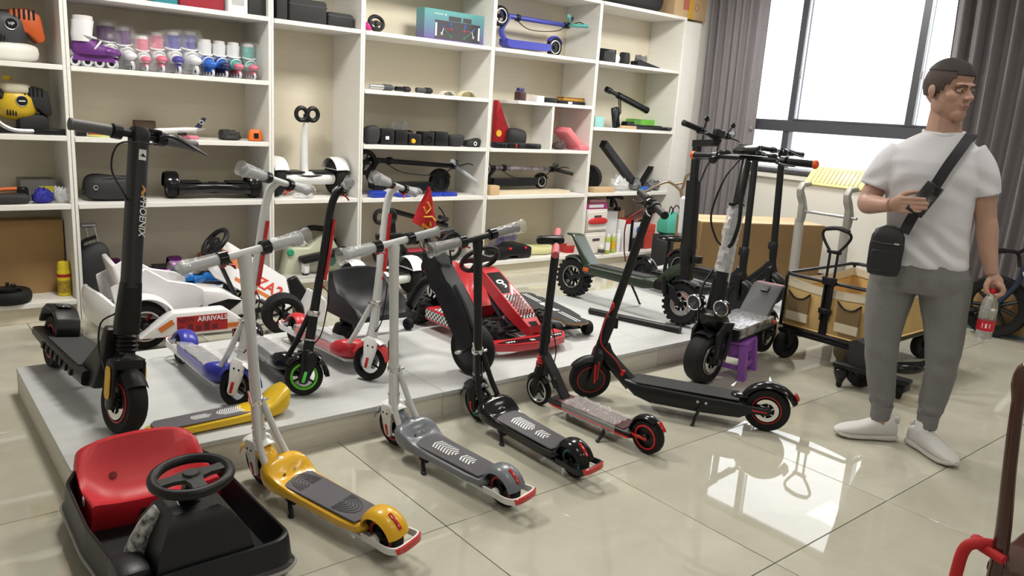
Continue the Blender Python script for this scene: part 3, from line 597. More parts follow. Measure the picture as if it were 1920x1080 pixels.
# ---- black kick-start scooter with long stem, on the tiles
def street_scooter(label, front, head, L, r, rake, stem, lean, z0, steer=0, bar=.21, barf=0., accent=REDRING, levers=True, cable=True, stemr=.022, det=True, group='adult electric scooters', hook=False, ends=None):
    t = thing('electric_scooter', label, 'scooter', at_f(front, head, L, z0), (radians(lean), 0, radians(head)), group); R = Rig(t, L, r, rake, steer)
    wheel(t, (L, 0, r), r, .058, R.M, ring=accent, name='front_wheel', ri=.7, ringw=.0035, cov=.9, hubm=BLKM); wheel(t, (0, 0, r), r, .055, ring=accent, name='rear_wheel', ri=.66, ringw=.0035, disc=1, cov=.4)
    fk = blades(R, .042, .15, BLKM, .014, .02)
    if accent and det:
        b = R.mb()
        for g in (-1, 1): b.tube([R.P(.0, g*.052, -.012), R.P(.1, g*.05, .012)], .006, 6); b.tube([R.P(.02, g*.052, -.02), R.P(.12, g*.05, .0)], .004, 6)
        b.obj('fork_accent', RED, fk)
    fender(L, r, r+.018, .066, 35, 150, .004, 16, .5, R.M).obj('mudguard', BLK, fk)
    b = R.mb(); R.post(b, [(.2, .026, .026, 0), (.3, .029, .03, 0), (.345, .03, .032, 0), (.36, stemr, stemr, 0)], .9); b.obj('folding_joint', BLKM, t)
    b = R.mb(); b.cyl(R.P(.34), R.P(stem), stemr, stemr*.95, 18); b.obj('stem', BLKM, t)
    b = R.mb(); b.box(R.P(.33, 0, -.032), (.02, .03, .06), .005, 2); b.obj('folding_lever', BLK, t)
    b = MB(); b.tube([R.P(.2, 0, -.01), R.P(.15, 0, -.05), (L-.17, 0, .16), (L-.22, 0, .115)], [.03, .032, .034, .036], 12, 3, flat=(.95, 1.15)); b.obj('neck', BLKM, t)
    b = MB(); deck_loft(b, [(.085, .05, .075, .13, .4), (.12, .074, .062, .143, .3), (.3, .08, .056, .147, .3), (L-.33, .08, .058, .15, .3), (L-.25, .074, .078, .152, .35), (L-.19, .05, .12, .154, .5)]); dk = b.obj('deck', BLKM, t)
    MB().prism([(.13, -.066), (L-.26, -.066), (L-.225, -.05), (L-.225, .05), (L-.26, .066), (.13, .066)], .005, 'xy', .1525, .001).obj('grip_mat', mat('black_rubber_mat', (.03, .03, .032), .8), dk)
    b = MB()
    for g in (-1, 1): b.prism([(.15, .1), (.13, .125), (.06, r+.02), (-.02, r+.016), (-.02, r-.016), (.06, r-.02), (.13, .08)], .012, 'xz', g*.048, .004)
    b.obj('swing_arm', BLKM, t)
    if det and accent: b = MB(); b.box((.03, .0555, r), (.07, .004, .006), .001); b.obj('arm_accent', RED, t)
    b = fender(0, r, r+.026, .07, 18, 158, .005, 18, .45, None, .012); b.ell((.125, 0, .16), (.05, .035, .012)); fd = b.obj('rear_mudguard', BLKG, t)
    if hook: b = MB(); b.tube([(-.02, 0, r*2+.03), (-.07, 0, r*2+.075), (-.13, 0, r*2+.07), (-.16, 0, r*2+.085)], [.02, .012, .01, .006], 8, 4); b.obj('mudguard_hook', BLK, fd)
    b = MB(); b.box((-.128, 0, r+.085), (.012, .03, .04), .004, rot=(0, .55, 0)); b.obj('tail_light', REDL, fd)
    b = R.mb(); R.post(b, [(stem-.03, .024, .026, 0), (stem-.01, .026, .034, .006), (stem+.02, .024, .03, .006), (stem+.032, .015, .018, .004)], .6); b.obj('display', BLKG, t)
    R.bar(stem+.01, bar, barf, levers=levers, endm=ends, gl=.115)
    if cable:
        b = R.mb(); b.tube([R.P(stem-.02, .02, .04), R.P(stem-.1, .03, .1), R.P(stem-.22, .02, .07), R.P(stem-.3, .0, .03)], .0035, 6, 6); b.obj('upper_cable', mat('dark_red_cable', (.25, .02, .02), .4), t)
        b = MB(); b.tube([R.P(.42, .02, .0), R.P(.35, .04, .02), R.P(.22, .045, 0), (L-.14, .042, .24), (L-.18, .04, .17)], .0028, 6, 6); b.obj('brake_cable', mat('bright_red_cable', (.6, .02, .02), .4), t)
        b = MB(); b.ell(R.P(.42, .02, .01), (.01, .01, .016), nu=8, nv=6); b.box((L-.175, .034, .18), (.018, .01, .035), .004, rot=(0, -.5, 0)); b.obj('cable_clip', RED, t)
    kickstand(t, .30, .078, .105, .02, .05)
    for dx in (-.02, .02): b = MB(); b.lathe([(.007, 0), (.007, .006)], (.30+dx, .076, .115), (0, 1, 0), 8); b.obj('bolt', ALU, t)
    return t, R
street_scooter('black electric scooter with red cable and bare brake disc on the tiles', (2.813, 2.677), 120.8, .883, .11, 14, .955, -2, 0, steer=28, bar=.2)
street_scooter('plain black scooter standing on the platform behind the silver-decked one', (4.72, 3.12), -89, .9, .115, 6, 1.02, -8, PH, accent=None, cable=False, det=False, stemr=.024)
street_scooter('black scooter with a thick sloping neck standing next to the cardboard box', (5.19, 3.17), -93, .9, .12, 6, 1.02, -4, PH, accent=ALU, cable=False, det=False, stemr=.026, bar=.25)
# ---- slim black scooter with pink grips
t = thing('electric_scooter', 'slim black folding scooter with pink grips and a film-wrapped red-edged deck', 'scooter', at_f((2.522, 2.739), 93.1, .691, 0), (radians(-5), 0, radians(93.1)), 'adult electric scooters')
R = Rig(t, .691, .078, 8, 43)
wheel(t, (.691, 0, .078), .078, .034, Matrix.Identity(4), ring=mat('pale_rim', (.7, .7, .7), .3, .5), spokes=3, name='front_wheel', ri=.82, ringw=.004); wheel(t, (0, 0, .08), .08, .05, ring=RED, name='rear_wheel', ri=.72, ringw=.005)
R0 = Rig(t, .691, .078, 8, 0); fk = blades(R0, .03, .1, BLKM, .012, .02); fender(.691, .078, .092, .045, 40, 140, .004, 12, .4).obj('mudguard', BLK, fk)
b = MB()
for k in range(4): b.lathe([(.022, 0), (.029, .008), (.022, .016)], R0.P(.135+.016*k), R0.P(1)-R0.P(0), 16)
b.obj('rubber_bellows', RED, t)
b = MB(); b.cyl(R.P(.2), R.P(.79), .021, .019, 16); b.cyl(R.P(.27), R.P(.36), .028, .025, 16); b.cyl(R.P(.2), R.P(.27), .024, .024, 16); b.obj('stem', BLKM, t)
b = MB(); b.loft([[Vector((x+o*.8, y, z+o*.6)) for y, o in ((-.026, -.03), (.026, -.03), (.026, .03), (-.026, .03))] for x, z in ((.655, .29), (.6, .22), (.53, .125), (.5, .09))]); b.obj('neck', BLK, t)
b = MB(); b.box((.55, .03, .165), (.04, .012, .05), .004, rot=(0, .6, 0)); b.obj('latch', BLKM, t)
b = MB(); deck_loft(b, [(.06, .05, .06, .085, .3), (.09, .06, .058, .09, .25), (.54, .06, .055, .09, .25), (.57, .055, .06, .088, .3)]); dk = b.obj('deck', BLKM, t)
MB().bx(.1, .53, -.05, .05, .088, .094, .001).obj('grip_mat', check_mat('red_speckled_mat', (.12, .02, .025), (.03, .012, .014), 130, .7), dk)
b = MB(); b.tube([(.06, .061, .068), (.54, .061, .066), (.575, .04, .068), (.575, -.04, .068), (.54, -.061, .066), (.06, -.061, .068)], .004, 6); b.obj('deck_edge_line', RED, dk)
b = MB(); wrapgrid(b, .14, .47, .062, .103, 9, 26, 10, amp=.006, drop=.05); b.obj('film_wrap', WRAP, dk, ang=1)
fd = fender(0, .08, .1, .056, -5, 120, .004, 14, .4).obj('rear_mudguard', BLKG, t); b = MB(); b.box((-.075, 0, .15), (.05, .02, .006), .003, rot=(0, -.85, 0)); b.obj('brake_reflector', REDL, fd)
b = MB(); b.box((.025, .036, .08), (.09, .008, .014), .003); b.obj('arm_accent', RED, t)
PNK = mat('pink_grip', (.5, .09, .11), .45)
b = R.mb(); b.cyl(R.P(.785, -.17), R.P(.785, .17), .013, n=12); hb = b.obj('handlebar', BLKM, t)
for g in (-1, 1): b = R.mb(); b.cyl(R.P(.785, g*.06), R.P(.785, g*.175), .017, .018, 14); b.lathe([(.018, 0), (.015, .006)], R.P(.785, g*.175), (0, g, 0), 14); b.obj('grip', PNK, hb)
b = R.mb(); b.box(R.P(.795, 0, .03), (.13, .05, .035), .012, 3); b.obj('display', BLKG, t)
b = MB(); b.tube([R.P(.38, 0, .0), R.P(.33, -.06, .02), R.P(.2, -.09, .0), R.P(.12, -.06, -.02)], .003, 6, 5); b.obj('brake_cable', BLK, t)
kickstand(t, .2, .055, .06, .0, .05)
# ---- dark green off-road scooter
GRNB = mat('dark_green_paint', (.02, .036, .022), .3); SILR = mat('silver_rim', (.4, .4, .41), .3, .8)
t = thing('offroad_scooter', 'dark green off-road scooter with knobbly tyres and a thick square stem', 'scooter', (3.951, 4.021, PH+.008), (radians(-5), 0, radians(-83.7)))
R = Rig(t, .938, .14, 5, 0)
for x, nm, kw in ((0, 'rear_wheel', {}), (.938, 'front_wheel', dict(disc=-1))): wheel(t, (x, 0, .14), .14, .085, name=nm, knob=22, ri=.6, ring=SILR, ringw=.004, spokes=10, hubm=BLKM, **kw)
b = MB(); deck_loft(b, [(.12, .075, .2, .245, .3), (.16, .095, .19, .262, .25), (.66, .095, .185, .262, .25), (.74, .08, .2, .262, .3)]); dk = b.obj('deck', GRNB, t)
MB().bx(.19, .66, -.08, .08, .26, .267, .002).obj('grip_mat', MATS['black_rubber_mat'], dk)
for g in (-1, 1): MB().bx(.2, .66, g*.094-.004, g*.094+.004, .244, .252, .001).obj('deck_trim', mat('pale_trim', (.3, .31, .3), .3, .7), dk)
b = MB(); b.box((.17, .097, .225), (.05, .006, .025), .002); b.box((.17, -.097, .225), (.05, .006, .025), .002); b.obj('side_reflector', mat('orange_reflector', (.6, .1, .02), .25), dk)
b = MB(); b.prism([(.19, .25), (.1, .33), (.0, .445), (-.02, .455), (-.08, .455), (-.08, .44), (-.03, .435), (.06, .315), (.13, .235)], .13, 'xz', 0, .008); b.obj('tail_plate', GRNB, t)
fender(0, .14, .165, .1, 25, 120, .004, 12, .4).obj('rear_mudguard', GRNB, t)
b = MB()
for g in (-1, 1): b.prism([(.2, .19), (.2, .22), (.02, .155), (-.02, .14), (.02, .125)], .014, 'xz', g*.062, .004)
b.cyl((.09, 0, .16), (.2, 0, .205), .026, n=14); b.obj('rear_swing_arm', BLKM, t)
b = MB()
for g in (-1, 1):
    b.prism([(.72, .25), (.8, .27), (.89, .24), (.95, .15), (.93, .125), (.88, .16), (.8, .2), (.74, .2)], .014, 'xz', g*.066, .004)
    b.cyl((.81, g*.085, .3), (.84, g*.085, .17), .011, n=10); b.cyl((.82, g*.085, .27), (.835, g*.085, .19), .018, n=10)
b.obj('front_suspension', BLKM, t)
b = MB(); b.prism([(.7, .2), (.72, .26), (.8, .36), (.9, .4), (.96, .38), (.93, .33), (.85, .3), (.79, .2)], .08, 'xz', 0, .012, 2); b.obj('neck', GRNB, t)
fender(.938, .14, .168, .1, 55, 125, .004, 10, .3).obj('front_mudguard', BLK, t)
b = MB(); R.post(b, [(.16, .04, .04, 0), (.36, .042, .042, 0), (.365, .046, .046, 0), (.42, .041, .041, 0), (.78, .04, .04, 0), (.8, .04, .04, 0)], .45); st = b.obj('stem', BLKM, t)
b = MB(); R.post(b, [(.77, .024, .024, 0), (1.03, .022, .022, 0), (1.06, .022, .03, .01)], .4); R.post(b, [(1.02, .02, .09, .06), (1.06, .02, .1, .07)], .3); b.obj('upper_post', BLKM, t)
b = MB(); b.lathe([(.03, -.01), (.036, -.006), (.036, .006), (.03, .01)], R.P(.79), R.P(1)-R.P(0), 14); b.box(R.P(.79, .045, 0), (.012, .03, .012), .003); b.obj('quick_release', BLK, t)
b = MB(); R.post(b, [(.44, .012, .022, -.05), (.46, .03, .024, -.055), (.68, .03, .024, -.055), (.7, .012, .022, -.05)], .5); b.obj('rear_pad', mat('pale_grey_pad', (.55, .57, .6), .5), st)
b = MB(); b.box((.985, 0, .44), (.05, .06, .05), .008, 2); b.obj('headlamp', BLK, t)
R.bar(1.07, .3, .13, r=.013, gl=.11, sweep=.05, rise=.06)
b = MB()
for g in (-1, 1): b.tube([R.P(1.1, g*.14, .12), R.P(1.16, g*.16, .15)], .005, 6); b.ell(R.P(1.17, g*.165, .155), (.012, .028, .02), nu=10, nv=6)
b.obj('mirror', BLK, t)
b = MB(); b.box(R.P(1.1, .0, .15), (.04, .1, .05), .008); b.tube([R.P(1.08, .1, .1), R.P(1.0, .13, .07), R.P(.9, .06, .05), R.P(.8, .03, .03)], .005, 6, 5); b.tube([R.P(1.08, -.1, .1), R.P(.98, -.12, .1), R.P(.9, -.06, .06), R.P(.82, -.03, .03)], .005, 6, 5); b.obj('controls', BLK, t)
kickstand(t, .42, .09, .2, .03, .12, foot=-.005)
# ---- heavy dual-motor scooter on a purple stool
t = thing('heavy_scooter', 'heavy black scooter with a silver deck, fat tyres and a film-wrapped stem', 'scooter', (4.358, 2.669, 0), (0, 0, radians(190)))
L = .80; R = Rig(t, L, .14, 12, -4); R.L = L
wheel(t, (L, 0, .14), .14, .118, R.M, name='front_wheel', ri=.62, ring=SILR, ringw=.004, disc=1, cov=.3, knob=0); wheel(t, (0, 0, .16), .135, .09, name='rear_wheel', ri=.62, ring=SILR, ringw=.004, disc=1, cov=.3)
FOIL = mat('crinkled_silver_film', (.75, .75, .78), .16, .6, bump=1., bscale=22, stretch=(1, 7, 1), col2=(.12, .11, .12), vscale=16)
b = MB(); b.bx(.14, .64, -.12, .12, .235, .305, .01, 2); dk = b.obj('deck', BLKM, t); MB().bx(.15, .63, -.124, .124, .25, .311, .006, 2).obj('silver_film', FOIL, dk)
b = MB(); b.prism([(.16, .3), (.2, .305), (.02, .47), (-.04, .475), (-.045, .46), (.01, .455)], .19, 'xz', 0, .006); tp = b.obj('footrest', mat('charcoal_plate', (.05, .052, .058), .6), t); MB().box((.05, 0, .452), (.05, .05, .006), .002, rot=(0, radians(43), 0)).obj('footrest_hole', BLKG, tp)
MB().bx(-.05, .0, -.085, .085, .462, .474, .003).obj('tail_light', mat('dull_red_lens', (.25, .03, .04), .3), tp)
fender(0, .16, .16, .1, 30, 150, .004, 12, .4).obj('rear_mudguard', BLK, t)
b = MB()
for g in (-1, 1): b.prism([(.2, .235), (.2, .27), (.05, .2), (-.02, .175), (-.02, .145), (.05, .15)], .016, 'xz', g*.075, .004); b.cyl((.02, g*.09, .17), (.16, g*.09, .18), .008, n=8)
b.obj('rear_swing_arm', BLKM, t); b = MB(); b.ell((.13, .118, .27), (.02, .012, .016)); b.ell((.13, -.118, .27), (.02, .012, .016)); b.obj('indicator', MATS['orange_reflector'], t)
b = MB(); b.prism([(.6, .22), (.6, .32), (.68, .4), (.76, .43), (.83, .4), (.8, .33), (.72, .28), (.66, .2)], .1, 'xz', 0, .012, 2); b.obj('neck', BLKM, t)
b = R.mb()
for g in (-1, 1): b.prism([(L-.16, .34), (L-.05, .36), (L+.02, .3), (L+.03, .14), (L+.01, .115), (L-.02, .14), (L-.03, .25), (L-.12, .28)], .018, 'xz', g*.078, .005); b.cyl(R.P(.02, g*.098, -.04), R.P(.17, g*.098, -.06), .013, n=10); b.cyl(R.P(.0, g*.1, 0), R.P(.0, g*.07, 0), .02, n=10)
b.obj('front_suspension', BLKM, t); fender(L, .14, .165, .1, 70, 140, .004, 10, .3, R.M).obj('front_mudguard', BLK, t)
for g in (-1, 1):
    b = R.mb(); b.lathe([(.025, -.05), (.05, -.012), (.05, .012), (.04, .014)], R.P(.3, g*.085, .075), (1, 0, -.1), 18); lp = b.obj('headlamp', BLKG, t)
    b = R.mb(); b.lathe([(.038, 0), (.02, .004)], R.P(.3, g*.085, .089), (1, 0, -.1), 16); b.obj('lens', mat('lamp_lens', (.06, .065, .08), .08, .2), lp)
    b = R.mb(); b.torus(R.P(.3, g*.085, .091), (1, 0, -.1), .042, .005, 20, 6); b.obj('lamp_ring', CHROME, lp)
b = R.mb(); R.post(b, [(.2, .045, .045, 0), (.45, .042, .042, 0)], .8); b.cyl(R.P(.44), R.P(.62), .035, .034, 16); b.cyl(R.P(.6), R.P(1.13), .03, .028, 16); st = b.obj('stem', BLKM, t)
b = R.mb(); R.post(b, [(.42, .03, .012, -.04), (.66, .03, .012, -.036)], .5); b.obj('grey_pad', mat('pale_grey_pad', (.55, .57, .6), .5), st)
b = R.mb(); crinkle(b, R.P(.5), R.P(.88), .046, .05, 3, 14, 22, .12); b.obj('film_wrap', WRAP2, st, ang=1)
b = R.mb(); b.lathe([(.038, -.012), (.042, 0), (.038, .012)], R.P(.88), R.P(1)-R.P(0), 14); b.box(R.P(.88, 0, .05), (.05, .03, .018), .004); b.obj('stem_clamp', BLK, st)
OEND = mat('orange_cap', (.7, .1, .02), .3)
R.bar(1.15, .36, 0, r=.016, gl=.13, gr=.02, sweep=.04, rise=.0, endm=OEND)
b = R.mb(); b.box(R.P(1.19, 0, .03), (.09, .13, .03), .01, 2, rot=(0, .4, 0)); b.obj('display', BLKG, t)
b = R.mb(); b.box(R.P(1.17, -.15, -.01), (.04, .06, .035), .008); b.box(R.P(1.17, .14, -.01), (.035, .05, .03), .008); b.lathe([(.02, -.015), (.024, 0), (.018, .02)], R.P(1.12, -.2, .02), (1, 0, 0), 12); b.obj('switchgear', BLK, t)
for k, (ya, yb) in enumerate(((.02, .05), (-.02, -.06))): b = R.mb(); b.tube([R.P(1.13, ya, .05), R.P(1.0, yb, .1), R.P(.8, yb*1.6, .09), R.P(.68, yb, .05), R.P(.64, ya, .03)], .011 if k == 0 else .006, 8, 6); b.obj('cable_loom', BLK, t)
b = R.mb(); b.tube([R.P(.5, -.04, .04), R.P(.4, -.06, .08), R.P(.3, -.05, .09), R.P(.2, -.06, .04)], .007, 8, 5); b.obj('lamp_cable', BLK, t)
# stool: four splayed legs, aprons, slotted top
PUR = mat('lilac_plastic', (.3, .1, .48), .4)
s = thing('step_stool', 'small lilac plastic stool under the silver-decked scooter', 'stool', (3.9, 2.56, 0), (0, 0, radians(20)))
MB().box((0, 0, .208), (.25, .2, .022), .008, 2).obj('seat', PUR, s)
for gx in (-1, 1):
    for gy in (-1, 1):
        b = MB(); rg = []
        for z, k in ((0, 1.22), (.1, 1.1), (.2, 1.0)): x, y, w_ = gx*.105*k, gy*.08*k, .026; rg.append([Vector((x+a, y+c, z)) for a, c in ((-w_, -w_*.8), (w_, -w_*.8), (w_, w_*.8), (-w_, w_*.8))])
        b.loft(rg); b.obj('leg', PUR, s)
for g in (-1, 1):
    MB().box((0, g*.084, .165), (.2, .008, .06), .003).obj('apron', PUR, s); MB().box((g*.11, 0, .165), (.008, .15, .06), .003).obj('apron', PUR, s)
    MB().box((0, g*.092, .065), (.2, .008, .03), .003).obj('brace', PUR, s); MB().box((g*.121, 0, .065), (.008, .15, .03), .003).obj('brace', PUR, s)
# ================================================================== ride-ons
def off(root): r = root.location.copy(); return lambda x, y, z: Vector((x, y, z))-r
def rounded(pts, r=.03, k=4):
    out = []; n = len(pts)
    for i in range(n):
        a, b, c = Vector(pts[i-1]), Vector(pts[i]), Vector(pts[(i+1) % n]); p = b+(a-b).normalized()*r; q = b+(c-b).normalized()*r
        for j in range(k+1): t = j/k; out.append(((1-t)**2)*p+2*t*(1-t)*b+t*t*q)
    return out
def steering_wheel(t, c, normal, up, R_, r_, m=BLK, spokes=3, oval=1., name='steering_wheel'):
    c = V(c); n = V(normal).normalized(); u = (V(up)-n*V(up).dot(n)).normalized(); v = n.cross(u); b = MB()
    b.tube([c+v*cos(a)*R_*1.0+u*sin(a)*R_*oval for a in [2*pi*i/28 for i in range(28)]], r_, 10, closed=True)
    o = b.obj(name, m, t)
    b = MB()
    for k in range(spokes):
        a = {3: (0, pi, -pi/2), 2: (0, pi), 4: (.4, pi-.4, -.9, pi+.9)}[spokes][k]; d = v*cos(a)+u*sin(a)*oval; w_ = n.cross(d).normalized()
        b.loft([[c+d*R_*q+w_*ww+n*h for ww, h in ((-wd, -.006), (wd, -.006), (wd, .006), (-wd, .006))] for q, wd in ((.05, R_*.3), (.5, R_*.17), (.98, R_*.2))])
    b.lathe([(R_*.25, -.012), (R_*.28, 0), (R_*.2, .012)], c, n, 16); b.obj('spokes', m, o); return o
# ---- black drift cart with red seat
t = thing('drift_cart', 'black tub ride-on cart with a red moulded seat and steering wheel', 'ride-on cart', (.65, 2.4, 0)); O = off(t)
out = rounded([(.42, 2.02), (.39, 2.35), (.395, 2.68), (.44, 2.775), (.82, 2.775), (.868, 2.68), (.875, 2.3), (.885, 2.0), (.84, 1.965), (.47, 1.965)], .025, 3)
cx, cy = .64, 2.37
ring = lambda z, k, o=0.: [O(cx+(p.x-cx)*k, cy+(p.y-cy)*k, z) for p in out]
TUB = mat('black_tub_plastic', (.008, .009, .012), .38, spec=.35, bump=.1, bscale=180)
b = MB(); b.loft([ring(.03, .93), ring(.04, .985), ring(.065, 1.02), ring(.08, 1.03), ring(.088, 1.005), ring(.15, .985), ring(.163, .975), ring(.166, .96), ring(.163, .94), ring(.15, .93), ring(.075, .89), ring(.066, .875)]); b.obj('tub', TUB, t)
b = MB(); b.tube([q+Vector((0, 0, .0)) for q in ring(.074, 1.033)], .006, 6, closed=True); b.obj('bumper_trim', mat('scuffed_grey_trim', (.3, .29, .28), .6), t)
REDS = mat('red_moulded_plastic', (.5, .012, .022), .42, bump=.06, bscale=220)
prof = [(2.475, .06, 0), (2.445, .135, .0), (2.45, .158, .1), (2.475, .152, .2), (2.51, .115, .75), (2.57, .092, 1), (2.63, .098, .95), (2.675, .135, .8), (2.71, .2, .4), (2.737, .262, .0), (2.762, .262, 0), (2.775, .22, 0), (2.775, .06, 0)]
secs = []
for tt in (-1, -.965, -.9, -.8, -.62, -.35, 0, .35, .62, .8, .9, .965, 1):
    a = abs(tt); bol = max(0, (a-.45)/.55)**1.6; end = .012 if a == 1 else (.003 if a > .95 else 0)
    secs.append([O(.635+.2*tt*(1-.06*max(0, (z-.12)/.13)) , y+(.02*a*a if y < 2.6 else -.005*a), z+q*bol*.075-end-(.035*a**3 if z > .2 and q < .2 else 0)) for y, z, q in prof])
b = MB(); b.loft(secs); st = b.obj('seat', REDS, t, ang=50)
b = MB()
for g in (-1, 1): b.lathe([(.013, 0), (.013, .006), (.008, .0065)], O(.635+g*.09, 2.682, .15), (0, -.85, .5), 14)
b.obj('seat_hole', mat('dark_red_recess', (.16, .004, .008), .6), st)
MB().box(O(.60, 2.452, .105), (.05, .012, .042), .003).obj('switch_panel', BLK, st); b = MB(); b.box(O(.60, 2.446, .114), (.032, .01, .012), .002); b.box(O(.60, 2.446, .096), (.034, .01, .012), .002); b.obj('switches', BLKG, st)
b = MB(); b.ell(O(.432, 2.56, .14), (.003, .016, .018), nu=10, nv=6); b.obj('sticker', WHITEP, st)
b = MB(); hs = lambda y0, y1, z, w0, w1: [O(.61-w0, y0, z), O(.61+w1, y0, z), O(.61+w1*1.0, y1, z), O(.61-w0*1.0, y1, z)]
b.loft([rounded_ for rounded_ in [hs(1.985, 2.27, .06, .13, .17), hs(1.99, 2.25, .12, .12, .165), hs(1.995, 2.22, .22, .1, .14), hs(2.02, 2.18, .28, .07, .1), hs(2.04, 2.16, .3, .05, .07)]]); b.obj('console', TUB, t)
MB().box(O(.45, 2.07, .13), (.09, .13, .11), .02, 2).obj('pedal_box', TUB, t)
b = MB(); b.tube([O(.47, 2.14, .13), O(.485, 2.13, .19), O(.515, 2.13, .24), O(.55, 2.13, .275)], .028, 10, 4); b.obj('patterned_sleeve', mat('black_white_pattern', (.6, .6, .6), .6, col2=(.015, .012, .02), vscale=55), t)
b = MB(); b.cyl(O(.618, 2.1, .29), O(.615, 2.065, .385), .026, .022, 16); b.lathe([(.032, 0), (.03, .012)], O(.618, 2.1, .295), (0, -.3, 1), 16); b.obj('steering_column', BLKG, t)
MB().torus(O(.618, 2.1, .302), (0, -.3, 1), .029, .003, 20, 6).obj('column_ring', CHROME, t)
steering_wheel(t, O(.612, 2.05, .4), (-.06, -.04, 1), (0, 1, 0), .1, .0145)
b = MB()
for i, p in enumerate([(.47, 2.06), (.82, 2.06), (.635, 2.7)]): pass
for k, p in enumerate([(.47, 2.06), (.82, 2.06), (.635, 2.7)]): wheel(t, O(p[0], p[1], .028), .028, .03, name='castor', ri=.6)
# ---- spare yellow deck shell lying on the platform
t = thing('deck_shell', 'yellow scooter deck shell with a grey mat lying loose on the platform', 'scooter deck', (.75, 2.972, PH), (0, 0, radians(2)))
b = MB(); deck_loft(b, [(-.03, .02, .012, .03, .6), (-.015, .045, .006, .036, .55), (.04, .06, .002, .04, .5), (.3, .064, .001, .044, .5), (.41, .07, .002, .05, .5), (.46, .078, .003, .07, .55), (.5, .076, .006, .105, .6), (.53, .06, .02, .12, .7), (.548, .03, .05, .1, .8)]); o = b.obj('shell', mat('lemon_yellow_plastic', (.72, .47, .01), .32), t)
MB().prism([(.02, -.052), (.41, -.056), (.41, .056), (.02, .052), (-.0, .03), (-.0, -.03)], .004, 'xy', .0435, .001).obj('grip_mat', MATG, o)
chevrons(o, .31, .0465, .07, .04, WHITEP, 8, -1); chevrons(o, .18, .0465, .042, .028, WHITEP, 6, -1)
# ---- red go-kart number 09
t = thing('go_kart', 'red go-kart numbered 09 with chequered nose cone and black steering wheel', 'go-kart', (2.8, 3.6, PH+.005)); O = lambda x, y, z: Vector((x-2.8, y-3.6, z))
CHK = check_mat('black_white_check', (.75, .75, .75), (.015, .015, .015), 62)
GKR = mat('kart_red', (.5, .02, .03), .3, coat=.3)
for x, y, r_, w_ in ((2.53, 3.9, .095, .09), (3.02, 3.9, .095, .09), (2.57, 3.27, .085, .075), (2.985, 3.3, .085, .07)): wheel(t, O(x, y, r_), r_, w_, ax=(1, 0, 0), ri=.55, name='wheel', knob=16)
b = MB()
for g in (-1, 1): b.tube([O(2.8+g*.12, 3.98, .075), O(2.8+g*.14, 3.6, .065), O(2.8+g*.1, 3.3, .065), O(2.8+g*.06, 3.14, .06)], .014, 8, 4)
b.cyl(O(2.55, 3.9, .095), O(3.05, 3.9, .095), .014, n=10); b.cyl(O(2.6, 3.3, .085), O(3.0, 3.3, .085), .013, n=10); b.bx(-.13, .13, -.28, .3, .045, .06, .004); b.obj('chassis', BLKM, t)
b = MB(); b.cyl(O(2.6, 3.37, .115), O(2.8, 3.39, .12), .008, n=8); b.cyl(O(3.0, 3.37, .115), O(2.82, 3.39, .12), .008, n=8); b.lathe([(.016, -.012), (.016, .012)], O(2.8, 3.39, .12), (1, 0, 0), 10); b.obj('tie_rods', CHROME, t)
prof = [(3.66, .06, 0), (3.64, .13, 0), (3.68, .145, .3), (3.8, .12, 1), (3.88, .14, .9), (3.94, .24, .5), (3.985, .34, .12), (4.01, .345, 0), (4.03, .3, 0), (4.02, .06, 0)]
secs = []
for tt in (-1, -.95, -.8, -.5, 0, .5, .8, .95, 1):
    a = abs(tt); bol = max(0, (a-.4)/.6)**1.5; secs.append([O(2.79+.175*tt*(1-.25*max(0, (z-.2)/.2)), y, z+q*bol*.11-(.015 if a == 1 else 0)-(.05*a**3 if z > .3 else 0)) for y, z, q in prof])
b = MB(); b.loft(secs); st = b.obj('seat', GKR, t, ang=50)
b = MB(); b.prism([(3.72, .12), (3.8, .14), (3.93, .27), (3.99, .3), (4.0, .24), (3.88, .1)], .004, 'yz', 2.612, .0)
b.M = Matrix.Translation((-2.8, -3.6, 0)); b.v = [p+Vector((-2.8, -3.6, 0)) for p in b.v]; b.obj('side_decal', BLKG, st)
o = text('09', .11, WHITEP, 'lettering', st, bold=.002); o.matrix_local = Matrix.Translation(O(2.607, 3.87, .19)) @ Matrix(((0, -1, 0), (0, 0, 1), (-1, 0, 0))).transposed().to_4x4()
# nose cone: sloping box from wheel down to nose
A, B_ = O(2.8, 3.6, .37), O(2.84, 3.17, .1); dv = (B_-A).normalized(); up = Vector((0, dv.z*-1, dv.y)); up = Vector((1, 0, 0)).cross(dv).normalized(); up = up if up.z > 0 else -up; sx = Vector((1, 0, 0))
cone = lambda hw, h0, h1, f: [A.lerp(B_, f)+sx*a*hw+up*h for a, h in ((-1, h0), (-.85, h1), (.85, h1), (1, h0))]
b = MB(); b.loft([cone(.06, -.03, .02, 0), cone(.07, -.03, .03, .1), cone(.076, -.035, .035, .5), cone(.074, -.035, .035, .75), cone(.055, -.03, .025, .98), cone(.045, -.03, .0, 1.03)]); cn = b.obj('nose_cone', GKR, t)
hgt = lambda f: (.02+.1*f if f < .1 else .03+.0125*(f-.1) if f < .5 else .035 if f < .75 else .035-.0435*(f-.75))+.0012
def conepatch(pts, m, name):
    b = MB(); b.add([A.lerp(B_, f)+sx*a+up*hgt(f) for a, f in pts], [tuple(range(len(pts)))]); return b.obj(name, m, cn)
conepatch([(-.05, .12), (.05, .12), (.052, .3), (.0, .47), (-.056, .47)], BLKG, 'number_panel')
wp0 = conepatch([(.0, .5), (.054, .33), (.056, .62), (.05, .86), (.0, .86)], WHITEP, 'chequer_panel'); conepatch([(-.056, .5), (-.004, .5), (-.004, .86), (-.048, .86)], WHITEP, 'chequer_panel')
b = MB()
